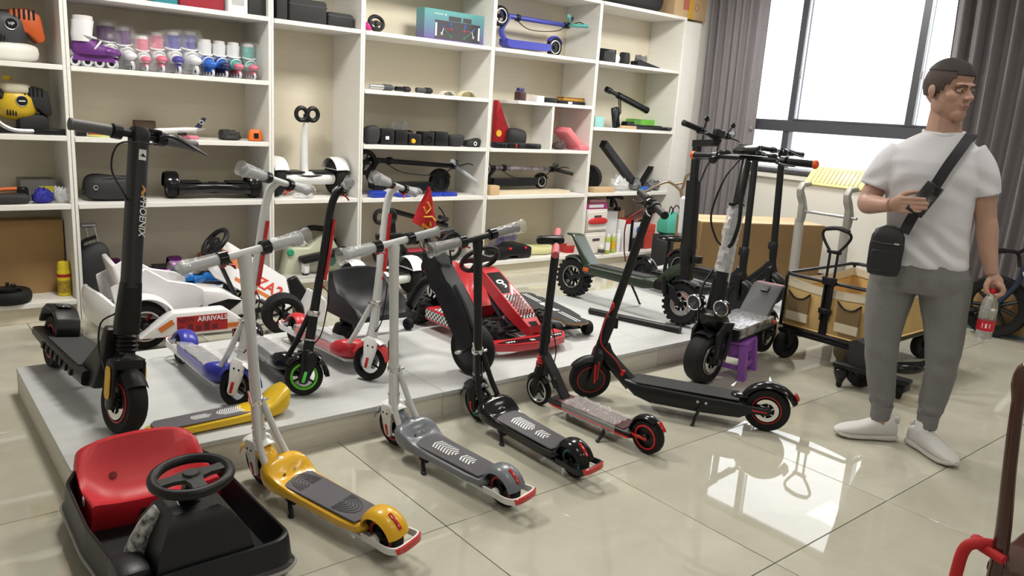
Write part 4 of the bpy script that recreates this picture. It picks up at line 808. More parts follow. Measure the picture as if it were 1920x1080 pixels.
for r_ in range(16):
    for c_ in range(9):
        f0, f1 = .5+.0225*r_, .5+.0225*(r_+1); a0 = -.052+.0115*c_; a1 = a0+.0115
        if (r_+c_) % 2 and not (-.004 < a0 < .0): b.add([A.lerp(B_, f)+sx*a+up*(hgt(f)+.0022) for a, f in ((a0, f0), (a1, f0), (a1, f1), (a0, f1))], [(0, 1, 2, 3)])
b.obj('chequers', BLKG, wp0)
conepatch([(-.03, .92), (.03, .92), (.027, .98), (-.027, .98)], BLKG, 'nose_badge')
o = text('09', .07, WHITEP, 'lettering', cn, bold=.002); o.matrix_local = Matrix.Translation(A.lerp(B_, .32)+sx*-.012+up*(hgt(.32)+.002)) @ Matrix((dv, up.cross(dv), up)).transposed().to_4x4()
b = MB(); b.tube([O(2.8, 3.63, .36), O(2.8, 3.5, .18), O(2.82, 3.4, .08)], .016, 8); b.box(O(2.81, 3.44, .17), (.05, .02, .24), .004, rot=(-.35, 0, 0)); b.obj('column_support', DGREY, t)
steering_wheel(t, O(2.8, 3.66, .42), (0, .75, .6), (0, -.6, .75), .125, .014, oval=.85)
b = MB(); fr = rounded([(2.5, 3.12), (2.5, 3.18), (2.56, 3.19), (2.62, 3.16), (2.96, 3.16), (2.98, 3.2), (3.03, 3.21), (3.045, 3.14), (2.98, 3.06), (2.82, 3.03), (2.62, 3.06)], .01, 2)
b.loft([[O(p.x, p.y, z) for p in fr] for z in (.035, .075)]); nb = b.obj('front_bumper', GKR, t)
pz = [(2.53, 3.12), (2.62, 3.075), (2.82, 3.047), (2.97, 3.075), (3.03, 3.14), (2.96, 3.13), (2.8, 3.12), (2.62, 3.14)]
b = MB(); b.add([O(x, y, .0762) for x, y in pz], [tuple(range(8))]); b.obj('bumper_decal', BLKG, nb)
for s_, x, y, sz in (('09', 2.87, 3.085, .06), ('N', 2.76, 3.085, .035)): o = text(s_, sz, WHITEP, 'lettering', nb, bold=.0015); o.location = O(x, y, .0768)
for x, y in ((2.62, 3.105), (2.96, 3.105)): b = MB(); b.tube([O(x-.03+.01*q, y+.008*(-1)**q, .0772) for q in range(7)], .0028, 6, 3, flat=(1, .4)); b.obj('scribble_print', WHITEP, nb)
for g, x in ((-1, 2.55), (1, 3.0)):
    b = MB(); b.bx(x-2.8-.05, x-2.8+.05, -.2, .18, .05, .13, .015, 2); sp = b.obj('side_pod', GKR, t); b = MB(); b.bx(x-2.8+g*.0505, x-2.8+g*.0515, -.19, .17, .07, .12); b.bx(x-2.8-.04, x-2.8+.04, -.19, .1, .1302, .131); b.obj('chequer_strip', CHK, sp)
b = MB(); b.bx(-.18, -.1, -.36, -.26, .06, .1, .01); b.bx(.06, .14, -.36, -.27, .06, .1, .01); b.obj('pedals', BLK, t)
# flag on a whip
fp = lambda x, z: O(2.605, 3.98, 0)+Vector((x, 0, z))
b = MB(); b.tube([fp(0, .1), fp(.0, .4), fp(.012, .72)], .004, 6, 3); b.ell(fp(0, .33), (.013, .013, .03), nu=8, nv=6); wp = b.obj('flag_whip', BLK, t)
FT, FL, FB = fp(.02, .82), fp(-.09, .61), fp(.12, .5)
b = MB(); b.grid(lambda u, v: FT.lerp(FL.lerp(FB, u), v)+Vector((0, .012*sin(u*5+v*3), 0)), 8, 8, .002); fg = b.obj('flag', mat('red_flag_cloth', (.5, .01, .015), .7), wp)
GOLD = mat('gold_print', (.75, .42, .03), .5); b = MB(); q = lambda pts: b.tube([fp(x, z)+Vector((0, -.014, 0)) for x, z in pts], .006, 5)
q([(-.02, .7), (.0, .66), (.03, .69), (.005, .73)]); q([(-.015, .64), (.04, .64), (.07, .61)]); q([(.03, .61), (.035, .58)]); b.obj('flag_emblem', GOLD, fg)
o = text('sports', .035, GOLD, 'lettering', fg, bold=.0008); o.location = fp(.01, .575)+Vector((0, -.018, 0)); o.rotation_euler = (pi/2, radians(32), 0)
# ---- black drift trike with bucket seat
t = thing('drift_trike', 'black electric drift trike with bucket seat and large shrouded front wheel', 'trike', (2.22, 3.4, PH)); O = lambda x, y, z: Vector((x-2.22, y-3.4, z))
wd = Vector((-.16, 1, 0)).normalized(); wax = Vector((1, .16, 0)).normalized()
wheel(t, O(2.262, 2.975, .135), .135, .07, ax=wax, name='front_wheel', ri=.72, cov=1.)
hp = O(2.19, 3.26, .58); wp_ = O(2.262, 2.975, .135); axd = (hp-wp_).normalized(); nn = wax.cross(axd).normalized(); nn = -nn if nn.y > 0 else nn
sec = lambda f, w_, d0, d1: [wp_.lerp(hp, f)+wax*a*w_+nn*d for a, d in ((-1, d0), (-1, d1*.6), (-.7, d1), (.7, d1), (1, d1*.6), (1, d0))]
b = MB(); b.loft([sec(.0, .058, -.02, .05), sec(.1, .062, -.03, .075), sec(.4, .062, -.035, .085), sec(.62, .064, -.035, .07), sec(.66, .068, -.045, .06), sec(.9, .062, -.045, .05), sec(1.0, .045, -.03, .04)]); b.obj('fork_shroud', mat('satin_black_shroud', (.009, .01, .014), .42, spec=.35), t)
b = MB(); b.loft([sec(.1, .03, .07, .088), sec(.38, .03, .08, .1), sec(.6, .03, .07, .085)]); b.obj('shroud_panel', DGREY, t)
b = MB(); b.lathe([(.012, 0), (.012, .05), (.006, .06)], wp_-wax*.06, -wax, 10); b.obj('foot_peg', CHROME, t)
b = MB(); b.tube([wp_.lerp(hp, .72), O(2.2, 3.34, .4), O(2.18, 3.46, .24), O(2.16, 3.62, .18), O(2.16, 3.8, .16)], .028, 12, 5); b.cyl(O(1.95, 3.8, .15), O(2.4, 3.8, .15), .02, n=10); b.obj('frame', BLKM, t)
b = MB(); b.cyl(hp, hp+axd*.09, .02, n=12); b.tube([hp+axd*.09-wax*.26+Vector((0, .1, 0)), hp+axd*.1-wax*.14+Vector((0, .03, 0)), hp+axd*.09, hp+axd*.1+wax*.14+Vector((0, .03, 0)), hp+axd*.09+wax*.26+Vector((0, .1, 0))], .013, 10, 4); hb = b.obj('handlebar', BLKM, t)
for g in (-1, 1): e = hp+axd*.09+wax*g*.26+Vector((0, .1, 0)); b = MB(); b.cyl(e-wax*g*.11+Vector((0, -.045, 0)), e, .018, n=12); b.obj('grip', BLK, hb)
b = MB(); b.box(hp+axd*.08-wax*.09, (.05, .05, .05), .01); b.tube([hp+axd*.08-wax*.06, hp-wax*.1+nn*.05, hp-axd*.1-wax*.03+nn*.06], .005, 6, 5); b.tube([hp+axd*.08+wax*.06, hp+wax*.04+nn*.08, hp-axd*.1+wax*.03+nn*.06], .005, 6, 5); b.obj('throttle_and_cables', BLK, hb)
prof = [(3.42, .2, 0), (3.4, .235, 0), (3.44, .245, .3), (3.55, .215, 1), (3.64, .235, .9), (3.7, .32, .6), (3.735, .42, .15), (3.755, .425, 0), (3.77, .4, 0), (3.75, .2, 0)]; secs = []
for tt in (-1, -.95, -.8, -.5, 0, .5, .8, .95, 1):
    a = abs(tt); bol = max(0, (a-.4)/.6)**1.4; secs.append([O(2.02+.17*tt*(1-.12*max(0, (z-.25)/.2)), y, z+q*bol*.1-(.012 if a == 1 else 0)-(.03*a**3 if z > .4 else 0)) for y, z, q in prof])
b = MB(); b.loft(secs); b.obj('seat', mat('black_seat_plastic', (.009, .01, .013), .45, spec=.3), t, ang=50)
b = MB(); b.box(O(1.975, 3.66, .165), (.2, .05, .035), .014, 3, rot=(0, 0, .25)); b.obj('rear_bar', BLK, t)
b = MB(); b.lathe([(.01, .145), (.045, .135), (.06, .1), (.062, .07), (.05, .06)], O(1.905, 3.66, 0), (0, 0, 1), 20); b.obj('castor_cap', BLK, t)
for x, y in ((1.905, 3.66), (2.4, 3.8), (2.1, 3.92)): wheel(t, O(x, y, .036), .036, .034, ax=(1, .3, 0), name='castor', ri=.5)
# ---- electric longboard
t = thing('longboard', 'black longboard skateboard with white stripe print on thick wheels', 'skateboard', (3.285, 3.55, PH), (0, 0, radians(77.5)))
o_ = [(-.40, .035), (-.375, .075), (-.33, .085), (-.285, .07), (-.25, .095), (-.1, .112), (.1, .112), (.25, .095), (.285, .07), (.33, .085), (.375, .075), (.40, .035)]
poly = rounded(o_+[(x, -y) for x, y in o_[::-1]], .012, 2); pl = [(p.x, p.y) for p in poly]
MB().prism(pl, .012, 'xy', .094, .002).obj('deck', mat('maple_edge', (.22, .13, .06), .5), t)
dk = MB().prism([(x*.985, y*.98) for x, y in pl], .003, 'xy', .1012).obj('grip_tape', mat('black_grip_tape', (.03, .03, .032), .85), t)
b = MB()
for x0, x1 in ((-.36, -.13), (.13, .36)):
    for y in (-.022, .0): b.bx(x0, x1, y-.004, y+.004, .1026, .1032)
for k in range(7): b.bx(-.1+.03*k, -.075+.03*k, -.03+.01*(k % 3), .012+.006*(k % 2), .1026, .1032)
b.obj('stripe_print', WHITEP, dk)
for x in (-.31, .31):
    b = MB(); b.cyl((x, -.1, .05), (x, .1, .05), .01, n=8); b.box((x, 0, .07), (.06, .05, .035), .006); b.box((x*.87, 0, .055), (.05, .03, .03), .006); b.obj('truck', BLKM, t)
    for g in (-1, 1): wheel(t, (x, g*.105, .045), .045, .05, name='wheel', ri=.5)
MB().box((0, 0, .074), (.3, .13, .03), .01, 2).obj('battery_pack', BLK, t)
# ---- loose stem tube on the platform
a, b_ = Vector((3.703, 3.585, PH+.022)), Vector((3.895, 2.961, PH+.022)); c = (a+b_)/2; t = thing('loose_pole', 'spare black scooter stem tube lying on the platform', 'tube', (c.x, c.y, PH)); a = a-t.location; b_ = b_-t.location
b = MB(); b.cyl(a, b_.lerp(a, .12), .02, n=16); b.obj('tube', BLKM, t); b = MB(); b.cyl(b_.lerp(a, .16), b_, .026, n=16); b.box(b_.lerp(a, .1)+Vector((.02, 0, -.005)), (.05, .05, .025), .006); b.obj('clamp_end', BLK, t)
# ---- white go-kart "NEW ARRIVALS"
t = thing('go_kart', 'white pedal go-kart with NEW ARRIVALS lettering and a sloping white front panel', 'go-kart', (1.5, 4.8, 0), (0, 0, radians(-4))); Mi = t.matrix_basis if False else None
rz = radians(-4)
def O(x, y, z): d = Vector((x-1.5, y-4.8, 0)); return Vector((d.x*cos(-rz)-d.y*sin(-rz), d.x*sin(-rz)+d.y*cos(-rz), z))
KW = mat('kart_white', (.75, .75, .77), .3, coat=.3)
wheel(t, O(1.12, 4.53, .135), .135, .11, name='rear_wheel', ri=.66, spokes=5, rimc=REDRING, ring=mat('pale_rim', (.7, .7, .7), .3), ringw=.005, ax=(0, 1, 0)); wheel(t, O(1.12, 5.1, .135), .135, .11, name='rear_wheel', ri=.66, spokes=5, rimc=REDRING)
wheel(t, O(1.9, 4.45, .13), .13, .12, name='front_wheel', ri=.6, spokes=7, ax=(.1, 1, 0)); wheel(t, O(1.9, 5.12, .13), .13, .12, name='front_wheel', ri=.6, spokes=7)
b = MB()
for y in (4.66, 4.95): b.tube([O(1.0, y, .12), O(1.4, y, .1), O(1.7, y, .1), O(2.0, y, .12)], .018, 8, 3)
b.cyl(O(1.12, 4.55, .135), O(1.12, 5.08, .135), .016, n=10); b.cyl(O(1.9, 4.5, .13), O(1.9, 5.07, .13), .016, n=10); b.box(O(1.55, 4.8, .09), (.5, .26, .05), .01); b.obj('chassis', BLKM, t)
b = MB()
def pod(y, g): b.M = Matrix.Identity(4); b.prism([(O(1.06, y, 0).x, .09), (O(1.2, y, 0).x, .2), (O(1.24, y, 0).x, .225), (O(1.52, y, 0).x, .225), (O(1.62, y, 0).x, .15), (O(1.6, y, 0).x, .085)], .1, 'xz', O(1.3, y, 0).y, .012, 2)
pod(4.42, 1); pod1 = b.obj('side_pod', KW, t); b = MB(); pod(5.14, 1); b.obj('side_pod', KW, t)
NAR = mat('decal_red', (.4, .015, .02), .4); ORG = mat('decal_orange', (.6, .16, .03), .4); py = O(1.3, 4.42, 0).y-.0515
X_ = lambda x: O(x, 4.42, 0).x
b = MB(); b.bx(X_(1.255), X_(1.53), py-.001, py+.001, .105, .2); b.obj('red_decal', NAR, pod1)
b = MB(); b.box((X_(1.2), py, .155), (.085, .002, .03), 0, rot=(0, -.55, 0)); b.box((X_(1.565), py, .125), (.07, .002, .028)); b.obj('orange_decal', ORG, pod1)
o = text('ARRIVALS', .038, WHITEP, 'lettering', pod1, (X_(1.448), py-.0018, .178), (pi/2, 0, 0), bold=.0008); o = text('NEW', .038, mat('dark_red_print', (.1, .005, .008), .5), 'lettering', pod1, (X_(1.305), py-.0018, .178), (pi/2, 0, 0), bold=.001)
b = MB()
for k in range(5): b.box((X_(1.28)+.045*k, py-.0012, .128+.006*(k % 2)), (.03, .002, .03+.012*(k % 2)))
b.obj('decal_blocks', mat('decal_dark', (.12, .01, .015), .5), pod1)
fender(O(1.12, 4.53, 0).x, .135, .175, .15, 20, 150, .006, 16, .2).obj('tmp', KW, t); q = t.children[-1] if False else bpy.data.objects['tmp']; q.name = 'rear_mudguard'; q.location = (0, O(1.12, 4.53, 0).y, 0)
b = MB(); 
def seat_side(y): b.prism([(O(1.0, y, 0).x, .2), (O(.98, y, 0).x, .34), (O(1.1, y, 0).x, .4), (O(1.16, y, 0).x, .44), (O(1.22, y, 0).x, .4), (O(1.28, y, 0).x, .36), (O(1.42, y, 0).x, .33), (O(1.48, y, 0).x, .29), (O(1.48, y, 0).x, .2), (O(1.3, y, 0).x, .12)], .02, 'xz', O(1.2, y, 0).y, .006)
seat_side(4.62); seat_side(4.98); b.box(O(1.04, 4.8, .36), (.03, .36, .22), .012, 2, rot=(0, -.25, 0)); b.box(O(1.25, 4.8, .2), (.4, .36, .03), .01); b.obj('seat', KW, t)
b = MB(); b.prism([(O(1.47, 4.7, 0).x, .1), (O(1.47, 4.7, 0).x, .29), (O(1.6, 4.7, 0).x, .27), (O(1.74, 4.7, 0).x, .18), (O(1.76, 4.7, 0).x, .12)], .22, 'xz', O(1.6, 4.68, 0).y, .015, 2); b.obj('leg_panel', KW, t)
b = MB(); b.prism([(O(1.5, 4.7, 0).x, .15), (O(1.5, 4.7, 0).x, .2), (O(1.62, 4.7, 0).x, .225), (O(1.7, 4.7, 0).x, .21), (O(1.62, 4.7, 0).x, .15)], .004, 'xz', O(1.6, 4.57, 0).y-.001); b.obj('panel_opening', BLKG, t)
# rear bumper
b = MB(); b.tube([O(.96, 4.5, .2), O(.92, 4.62, .22), O(.9, 4.8, .22), O(.92, 4.98, .22)], [.05, .065, .065, .05], 10, 4, flat=(.5, 1.5)); b.obj('rear_panel', KW, t); b = MB(); b.box(O(.95, 4.56, .13), (.05, .05, .06), .01); b.obj('rear_reflector', NAR, t)
# sloping front panel with lettering
A, B_ = O(1.62, 4.85, .44), O(2.12, 4.85, .11); dv = (B_-A).normalized(); sy = Vector((0, 1, 0)); up = dv.cross(sy); up = up if up.z > 0 else -up; up = (up*.5+Vector((0, -1, 0))*.87).normalized(); sy = up.cross(dv)
pp = lambda f, y, h: A.lerp(B_, f)+sy*y+up*h
b = MB(); b.loft([[pp(f, -w_, -.008), pp(f, w_, -.008), pp(f, w_, .008), pp(f, -w_, .008)] for f, w_ in ((0, .1), (.1, .13), (.85, .12), (.97, .09), (1.02, .05))]); fp_ = b.obj('front_panel', KW, t)
b = MB(); b.loft([[pp(f, -w_, -.03), pp(f, w_, -.03), pp(f, w_, -.009), pp(f, -w_, -.009)] for f, w_ in ((-.02, .08), (.1, .11), (.8, .1), (.95, .08))]); b.obj('panel_back', BLK, fp_)
o = text('OZA2', .11, mat('decal_scarlet', (.6, .05, .02), .4), 'lettering', fp_, shear=.25, bold=.002); Xd = dv; Yd = up.cross(dv); o.matrix_local = Matrix.Translation(pp(.62, -.01, .0092)) @ Matrix((Xd, Yd, up)).transposed().to_4x4()
b = MB(); b.loft([[pp(f, -.085, .0085), pp(f, -.06, .0085), pp(f, -.06, .0095), pp(f, -.085, .0095)] for f in (.3, .85)]); b.loft([[pp(f, .0, .0085), pp(f, .07, .0085), pp(f, .07, .0095), pp(f, .0, .0095)] for f in (.05, .3)]); b.obj('panel_stripes', ORG, fp_)
b = MB(); b.torus(pp(.9, -.04, .009), up, .022, .002, 20, 5, .4); b.obj('badge_ring', NAR, fp_); o = text('01', .025, NAR, 'lettering', fp_); o.matrix_local = Matrix.Translation(pp(.9, -.04, .0092)) @ Matrix((Xd, Yd, up)).transposed().to_4x4()
b = MB(); b.tube([O(1.98, 4.85, .1), O(1.78, 4.85, .3), O(1.66, 4.85, .47)], .014, 8); b.tube([O(1.62, 4.72, .4), O(1.7, 4.7, .2), O(1.75, 4.7, .1)], .014, 8); b.obj('column_support', BLKM, t)
steering_wheel(t, O(1.63, 4.85, .52), (-.7, 0, .6), (.6, 0, .7), .13, .016, oval=.75)
b = MB(); b.prism([(O(2.05, 4.6, 0).x, .08), (O(2.0, 4.6, 0).x, .3), (O(2.06, 4.6, 0).x, .32), (O(2.14, 4.6, 0).x, .2), (O(2.16, 4.6, 0).x, .08)], .04, 'xz', O(2.1, 4.62, 0).y, .008); b.obj('pedal', BLK, t)
b = MB(); b.prism([(O(2.02, 4.4, 0).x, .06), (O(2.12, 4.4, 0).x, .24), (O(2.16, 4.4, 0).x, .2), (O(2.15, 4.4, 0).x, .06)], .25, 'xz', O(2.1, 4.5, 0).y, .01); b.obj('front_bumper', KW, t)
# ---- self-balancing transporters
def balance(label, loc, rz, k=1., group='self-balancing transporters'):
    t = thing('balance_scooter', label, 'balance scooter', loc, (0, 0, rz), group); r = .14*k; h = .25*k
    for g in (-1, 1):
        wheel(t, (0, g*h, r), r, .085*k, name='wheel', ri=.55)
        b = MB(); b.loft([[Vector((cos(a)*rr, g*(h+o), r+sin(a)*rr)) for a in [radians(25+130*i/12) for i in range(13)] for rr in [R_]] for R_, o in ((r*1.06, -.06*k), (r*1.12, -.03*k), (r*1.12, .02*k), (r*1.06, .05*k))], cap=False); b.obj('mudguard', WHT, t)
    b = MB(); b.loft([[Vector((cos(a)*.085*k*w_, y, r*.95+sin(a)*.05*k)) for a in [2*pi*i/16 for i in range(16)]] for y, w_ in ((-h*.83, .9), (-h*.5, 1.05), (0, .8), (h*.5, 1.05), (h*.83, .9))]); b.obj('body', WHT, t)
    for g in (-1, 1): MB().box((0, g*h*.5, r*.95+.05*k), (.16*k, .17*k, .012), .004).obj('foot_mat', BLK, t)
    b = MB(); b.tube([(.02*k, 0, r*.9), (.035*k, 0, r+.12*k), (.03*k, 0, r+.3*k), (.0, 0, r+.42*k)], [.034*k, .03*k, .026*k, .022*k], 14, 4); b.obj('stem', WHT, t)
    b = MB()
    for g in (-1, 1): b.tube([Vector((-.015*k, g*.045*k+cos(a)*.042*k, r+.47*k+sin(a)*.045*k+g*0)) for a in [2*pi*i/18 for i in range(18)]], .017*k, 8, closed=True)
    b.cyl((0, 0, r+.41*k), (0, 0, r+.47*k), .022*k, n=12); b.obj('knee_pads', BLK, t)
    b = MB(); b.box((-.02*k, 0, r*1.1), (.11*k, .2*k, .01), .003); b.obj('step', BLK, t); return t
balance('white self-balancing transporter standing on the tiles behind the trike', (2.95, 5.06, 0), radians(90))
balance('white self-balancing transporter with a tall stem on the shelf', (2.53, 5.5, .72), radians(90), .98)
# ---- cardboard boxes by the window
t = thing('cardboard_box', 'large brown cardboard carton standing below the window', 'box', (5.45, 4.05, 0), (0, 0, radians(-26)))
MB().bx(0, 1.2, 0, .5, 0, .62, .004).obj('carton', mat('shaded_brown_cardboard', (.27, .17, .075), .85, var=.08, vscale=3), t)  # shade on the backlit sides is put into this darker brown
for s_ in (0, 1): MB().bx(.004, 1.196, .002+.249*s_, .247+.249*s_, .62, .625, .001).obj('flap', mat('lit_tan_cardboard', (.62, .44, .27), .85, var=.06, vscale=4), t)  # same cardboard, paler: light on the carton's top painted into the colour
MB().bx(-.001, 1.201, .23, .27, .6, .6265).obj('tape', mat('packing_tape', (.6, .45, .28), .3), t)
# ---- grey walker frame with yellow pad
GFR = mat('warm_grey_frame', (.36, .35, .33), .4); YPD = mat('pale_yellow_plastic', (.74, .64, .3), .4)
t = thing('treadmill', 'grey treadmill frame with a pale yellow folding console pad', 'treadmill', (5.95, 3.25, 0)); O = lambda x, y, z: Vector((x-5.95, y-3.25, z))
for y in (3.42, 3.02):
    b = MB(); b.tube([O(5.93, y, .05), O(5.92, y, .4), O(5.92, y+.01, .72)], [.034, .032, .03], 12, 3, flat=(1.3, .9)); b.obj('upright', GFR, t)
    b = MB(); b.prism([(5.89, .70), (5.95, .70), (5.97, .8), (5.92, .9), (5.875, .96), (5.88, .985), (6.06, 1.0), (6.075, 1.02), (6.06, 1.035), (5.87, 1.025), (5.825, .97), (5.84, .91), (5.885, .85)], .05, 'xz', y, .01, 2); b.v = [p-Vector((5.95, 3.25, 0)) for p in b.v]; b.obj('arm', GFR, t)
b = MB(); b.cyl(O(5.92, 2.95, .79), O(5.92, 3.42, .79), .012, n=10); b.obj('handrail', ALU, t)
pad = MB(); pad.box((0, 0, 0), (.2, .5, .03), .012, 2); o = pad.obj('console_pad', YPD, t); o.matrix_local = Matrix.Translation(O(6.04, 3.22, 1.075)) @ Euler((0, radians(-48), 0)).to_matrix().to_4x4()
for k in range(12): r_ = MB().box((0, -.2+.036*k, .017), (.15, .009, .008), .002).obj('rib', YPD, o)
MB().bx(-.15, .5, -.28, .22, 0, .06, .015, 2).obj('base', mat('dark_treadmill_base', (.05, .05, .05), .6), t)
# ---- folding wagon
t = thing('folding_wagon', 'black-framed folding wagon with tan canvas sides and mesh pockets', 'wagon', (4.95, 2.33, 0)); O = lambda x, y, z: Vector((x-4.95, y-2.33, z))
x0, x1, ya, yb, za, zb = 4.5, 5.35, 2.05, 2.63, .2, .54
CAN = mat('tan_canvas', (.62, .42, .17), .85, var=.12, vscale=12, bump=.2, bscale=90); CAN2 = mat('cream_canvas_hem', (.62, .55, .42), .85)
for (p, q, nm) in (((x0, ya), (x0, yb), 0), ((x1, ya), (x1, yb), 0), ((x0, ya), (x1, ya), 1), ((x0, yb), (x1, yb), 1)):
    b = MB(); d = Vector((q[0]-p[0], q[1]-p[1], 0)); n_ = Vector((-d.y, d.x, 0)).normalized()*.006
    def fn(u, v, d=d, p=p, n_=n_): return O(p[0]+d.x*u+n_.x*2*sin(u*pi)*sin(v*pi), p[1]+d.y*u+n_.y*2*sin(u*pi)*sin(v*pi), za+.02+(zb-za-.05-.02*sin(u*pi))*v)
    b.grid(fn, 10, 6, .006); pn = b.obj('canvas_panel', CAN, t)
    b = MB(); b.grid(lambda u, v, fn=fn: V(fn(u, .84+.18*v))+Vector((-.004 if nm == 0 else 0, -.004 if nm else 0, 0)), 10, 2, .012); b.obj('hem', CAN2, pn)
    if nm == 0 and p[0] == x0:
        for yc in (2.52, 2.19):
            b = MB(); b.prism([(yc-.07, .26), (yc+.07, .26), (yc+.075, .44), (yc+.03, .4), (yc-.03, .4), (yc-.075, .44)], .01, 'yz', x0-.02); b.v = [v-Vector((4.95, 2.33, 0)) for v in b.v]; b.obj('mesh_pocket', mat('dark_mesh', (.2, .13, .06), .9), pn)
            b = MB(); b.prism([(yc-.073, .255), (yc+.073, .255), (yc+.073, .31), (yc-.073, .31)], .014, 'yz', x0-.021); b.v = [v-Vector((4.95, 2.33, 0)) for v in b.v]; b.obj('pocket_base', CAN2, pn)
            b = MB(); b.tube([O(x0-.026, yc-.075, .44), O(x0-.026, yc-.03, .402), O(x0-.026, yc+.03, .402), O(x0-.026, yc+.075, .44)], .005, 6, 3); b.obj('pocket_trim', BLK, pn)
MB().bx(x0-4.95, x1-4.95, ya-2.33, yb-2.33, za, za+.012).obj('canvas_base', CAN, t)
b = MB()
for z, ins in ((zb, .0), (za, 0)): b.tube([O(x0-.01, ya+.03, z), O(x0-.01, yb-.03, z), O(x0+.03, yb+.01, z), O(x1-.03, yb+.01, z), O(x1+.01, yb-.03, z), O(x1+.01, ya+.03, z), O(x1-.03, ya-.01, z), O(x0+.03, ya-.01, z)], .012, 8, closed=True)
for x in (x0-.008, x1+.008):
    for y in (ya, yb): b.tube([O(x, y, za), O(x, y, zb-.02), O(x+(.02 if x < 5 else -.02), y, zb)], .011, 8)
b.obj('frame', BLKM, t)
b = MB()
for x in (x0, x1): b.box(O(x, 2.34, za-.03), (.03, .6, .025), .005); b.box(O(x-.01, 2.34, (za+zb)/2), (.016, .05, zb-za+.04), .004)
b.box(O(4.93, 2.34, za-.03), (.85, .04, .025), .005); b.obj('folding_joints', BLK, t)
for y in (2.36, 2.31): b = MB(); b.cyl(O(x0-.025, y, .3), O(x0-.025, y, .73), .008, n=8); b.obj('handle_rod', BLKM, t)
b = MB(); b.box(O(x0-.028, 2.335, .55), (.025, .09, .05), .005); b.box(O(x0-.028, 2.335, .36), (.025, .08, .035), .005); b.box(O(x0-.025, 2.335, .73), (.022, .09, .022), .005); b.obj('handle_brackets', BLK, t)
b = MB(); b.tube([O(x0-.025, 2.36, .73), O(x0-.025, 2.4, .78), O(x0-.025, 2.425, .83), O(x0-.025, 2.4, .865), O(x0-.025, 2.335, .875), O(x0-.025, 2.27, .865), O(x0-.025, 2.245, .83), O(x0-.025, 2.27, .78), O(x0-.025, 2.31, .73)], .009, 8, 4); b.obj('pull_handle', BLKM, t)
b = MB(); b.tube([O(x0-.025, 2.41, .862), O(x0-.025, 2.335, .876), O(x0-.025, 2.26, .862)], .014, 8, 4); b.obj('handle_grip', BLK, t)
for x, y in ((x0-.03, 2.56), (x0+.04, 2.12), (x1, 2.6), (x1, 2.08)):
    wheel(t, O(x, y, .088), .088, .06, ax=(.35, 1, 0), name='wheel', ri=.5)
    b = MB(); b.prism([(-.03, .17), (.03, .17), (.012, .08), (-.012, .08)], .006, 'xz', -.038); b.prism([(-.03, .17), (.03, .17), (.012, .08), (-.012, .08)], .006, 'xz', .038); b.bx(-.03, .03, -.04, .04, .165, .185, .004); c = O(x, y, 0); b.v = [Matrix.Rotation(-.34, 3, 'Z') @ v+c for v in b.v]; b.obj('castor_fork', BLKM, t)
# ---- low black kart attachment with castors, behind the man's leg
t = thing('kart_attachment', 'low black hoverboard kart frame with castors on the tiles by the wagon', 'kart frame', (4.38, 1.95, 0)); O = lambda x, y, z: Vector((x-4.38, y-1.95, z))
b = MB(); b.box(O(4.27, 1.9, .13), (.07, .42, .03), .01, 2, rot=(0, 0, .12)); b.box(O(4.36, 1.78, .07), (.09, .1, .04), .012, 2); b.obj('crossbar', BLK, t)
for x, y in ((4.24, 2.06), (4.36, 1.77)):
    b = MB(); b.lathe([(.012, .015), (.022, .04), (.04, .085), (.04, .11), (.02, .12)], O(x, y, 0), (0, 0, 1), 14); b.obj('castor_cover', BLKG, t); wheel(t, O(x, y, .022), .022, .02, name='castor', ri=.5)
b = MB(); b.loft([[O(x, y, z) for y, z in ((2.06-.01, .14), (2.06, .27), (2.02, .29), (1.9, .25), (1.88, .14))] for x in (4.28, 4.33, 4.39)]); b.obj('seat_pouch', mat('black_nylon', (.02, .02, .022), .7), t)
wheel(t, O(4.34, 2.0, .105), .1, .04, name='wheel', ri=.5, ax=(1, -.2, 0))
b = MB(); b.ell(O(4.55, 1.84, .13), (.12, .05, .035), rot=(0, 0, -.6)); b.obj('front_fairing', BLKG, t)
b = MB(); b.tube([O(4.5, 1.86, .15), O(4.65, 1.78, .16), O(4.72, 1.75, .22), O(4.85, 1.72, .36)], .018, 8, 5); b.obj('push_bar', BLKG, t)
# ================================================================== goods on the shelves
def ray_pt(px, py, y):
    d = _R*(px-960)+_D*(py-540)+_f*FPX; return Vector((0, 0, CH))+d*(y/d.y)
def X(px, py, y=5.42): return ray_pt(px, py, y).x
def bin_(name, label, cat, xl, xr, z, h, m, y=5.34, d=.2, bev=.004, rz=0., group=None, lid=None, face=None, tape=None, taper=None):
    """a plain packed box with optional lid seam, printed face and tape"""
    t = thing(name, label, cat, ((xl+xr)/2, y+d/2, z), (0, 0, rz), group); w = xr-xl
    MB().box((0, 0, h/2), (w, d, h), bev, 2, taper=taper).obj('body', m, t)
    if lid: MB().bx(-w/2-.001, w/2+.001, -d/2-.001, d/2+.001, h*.72, h*.72+.006).obj('lid_seam', lid, t)
    if face: MB().bx(-w*.32, w*.32, -d/2-.0015, -d/2, h*.25, h*.8).obj('printed_face', face, t)
    if tape: MB().bx(-w*.08, w*.08, -d/2-.001, d/2+.001, -.0, h+.001).obj('tape', tape, t)
    return t
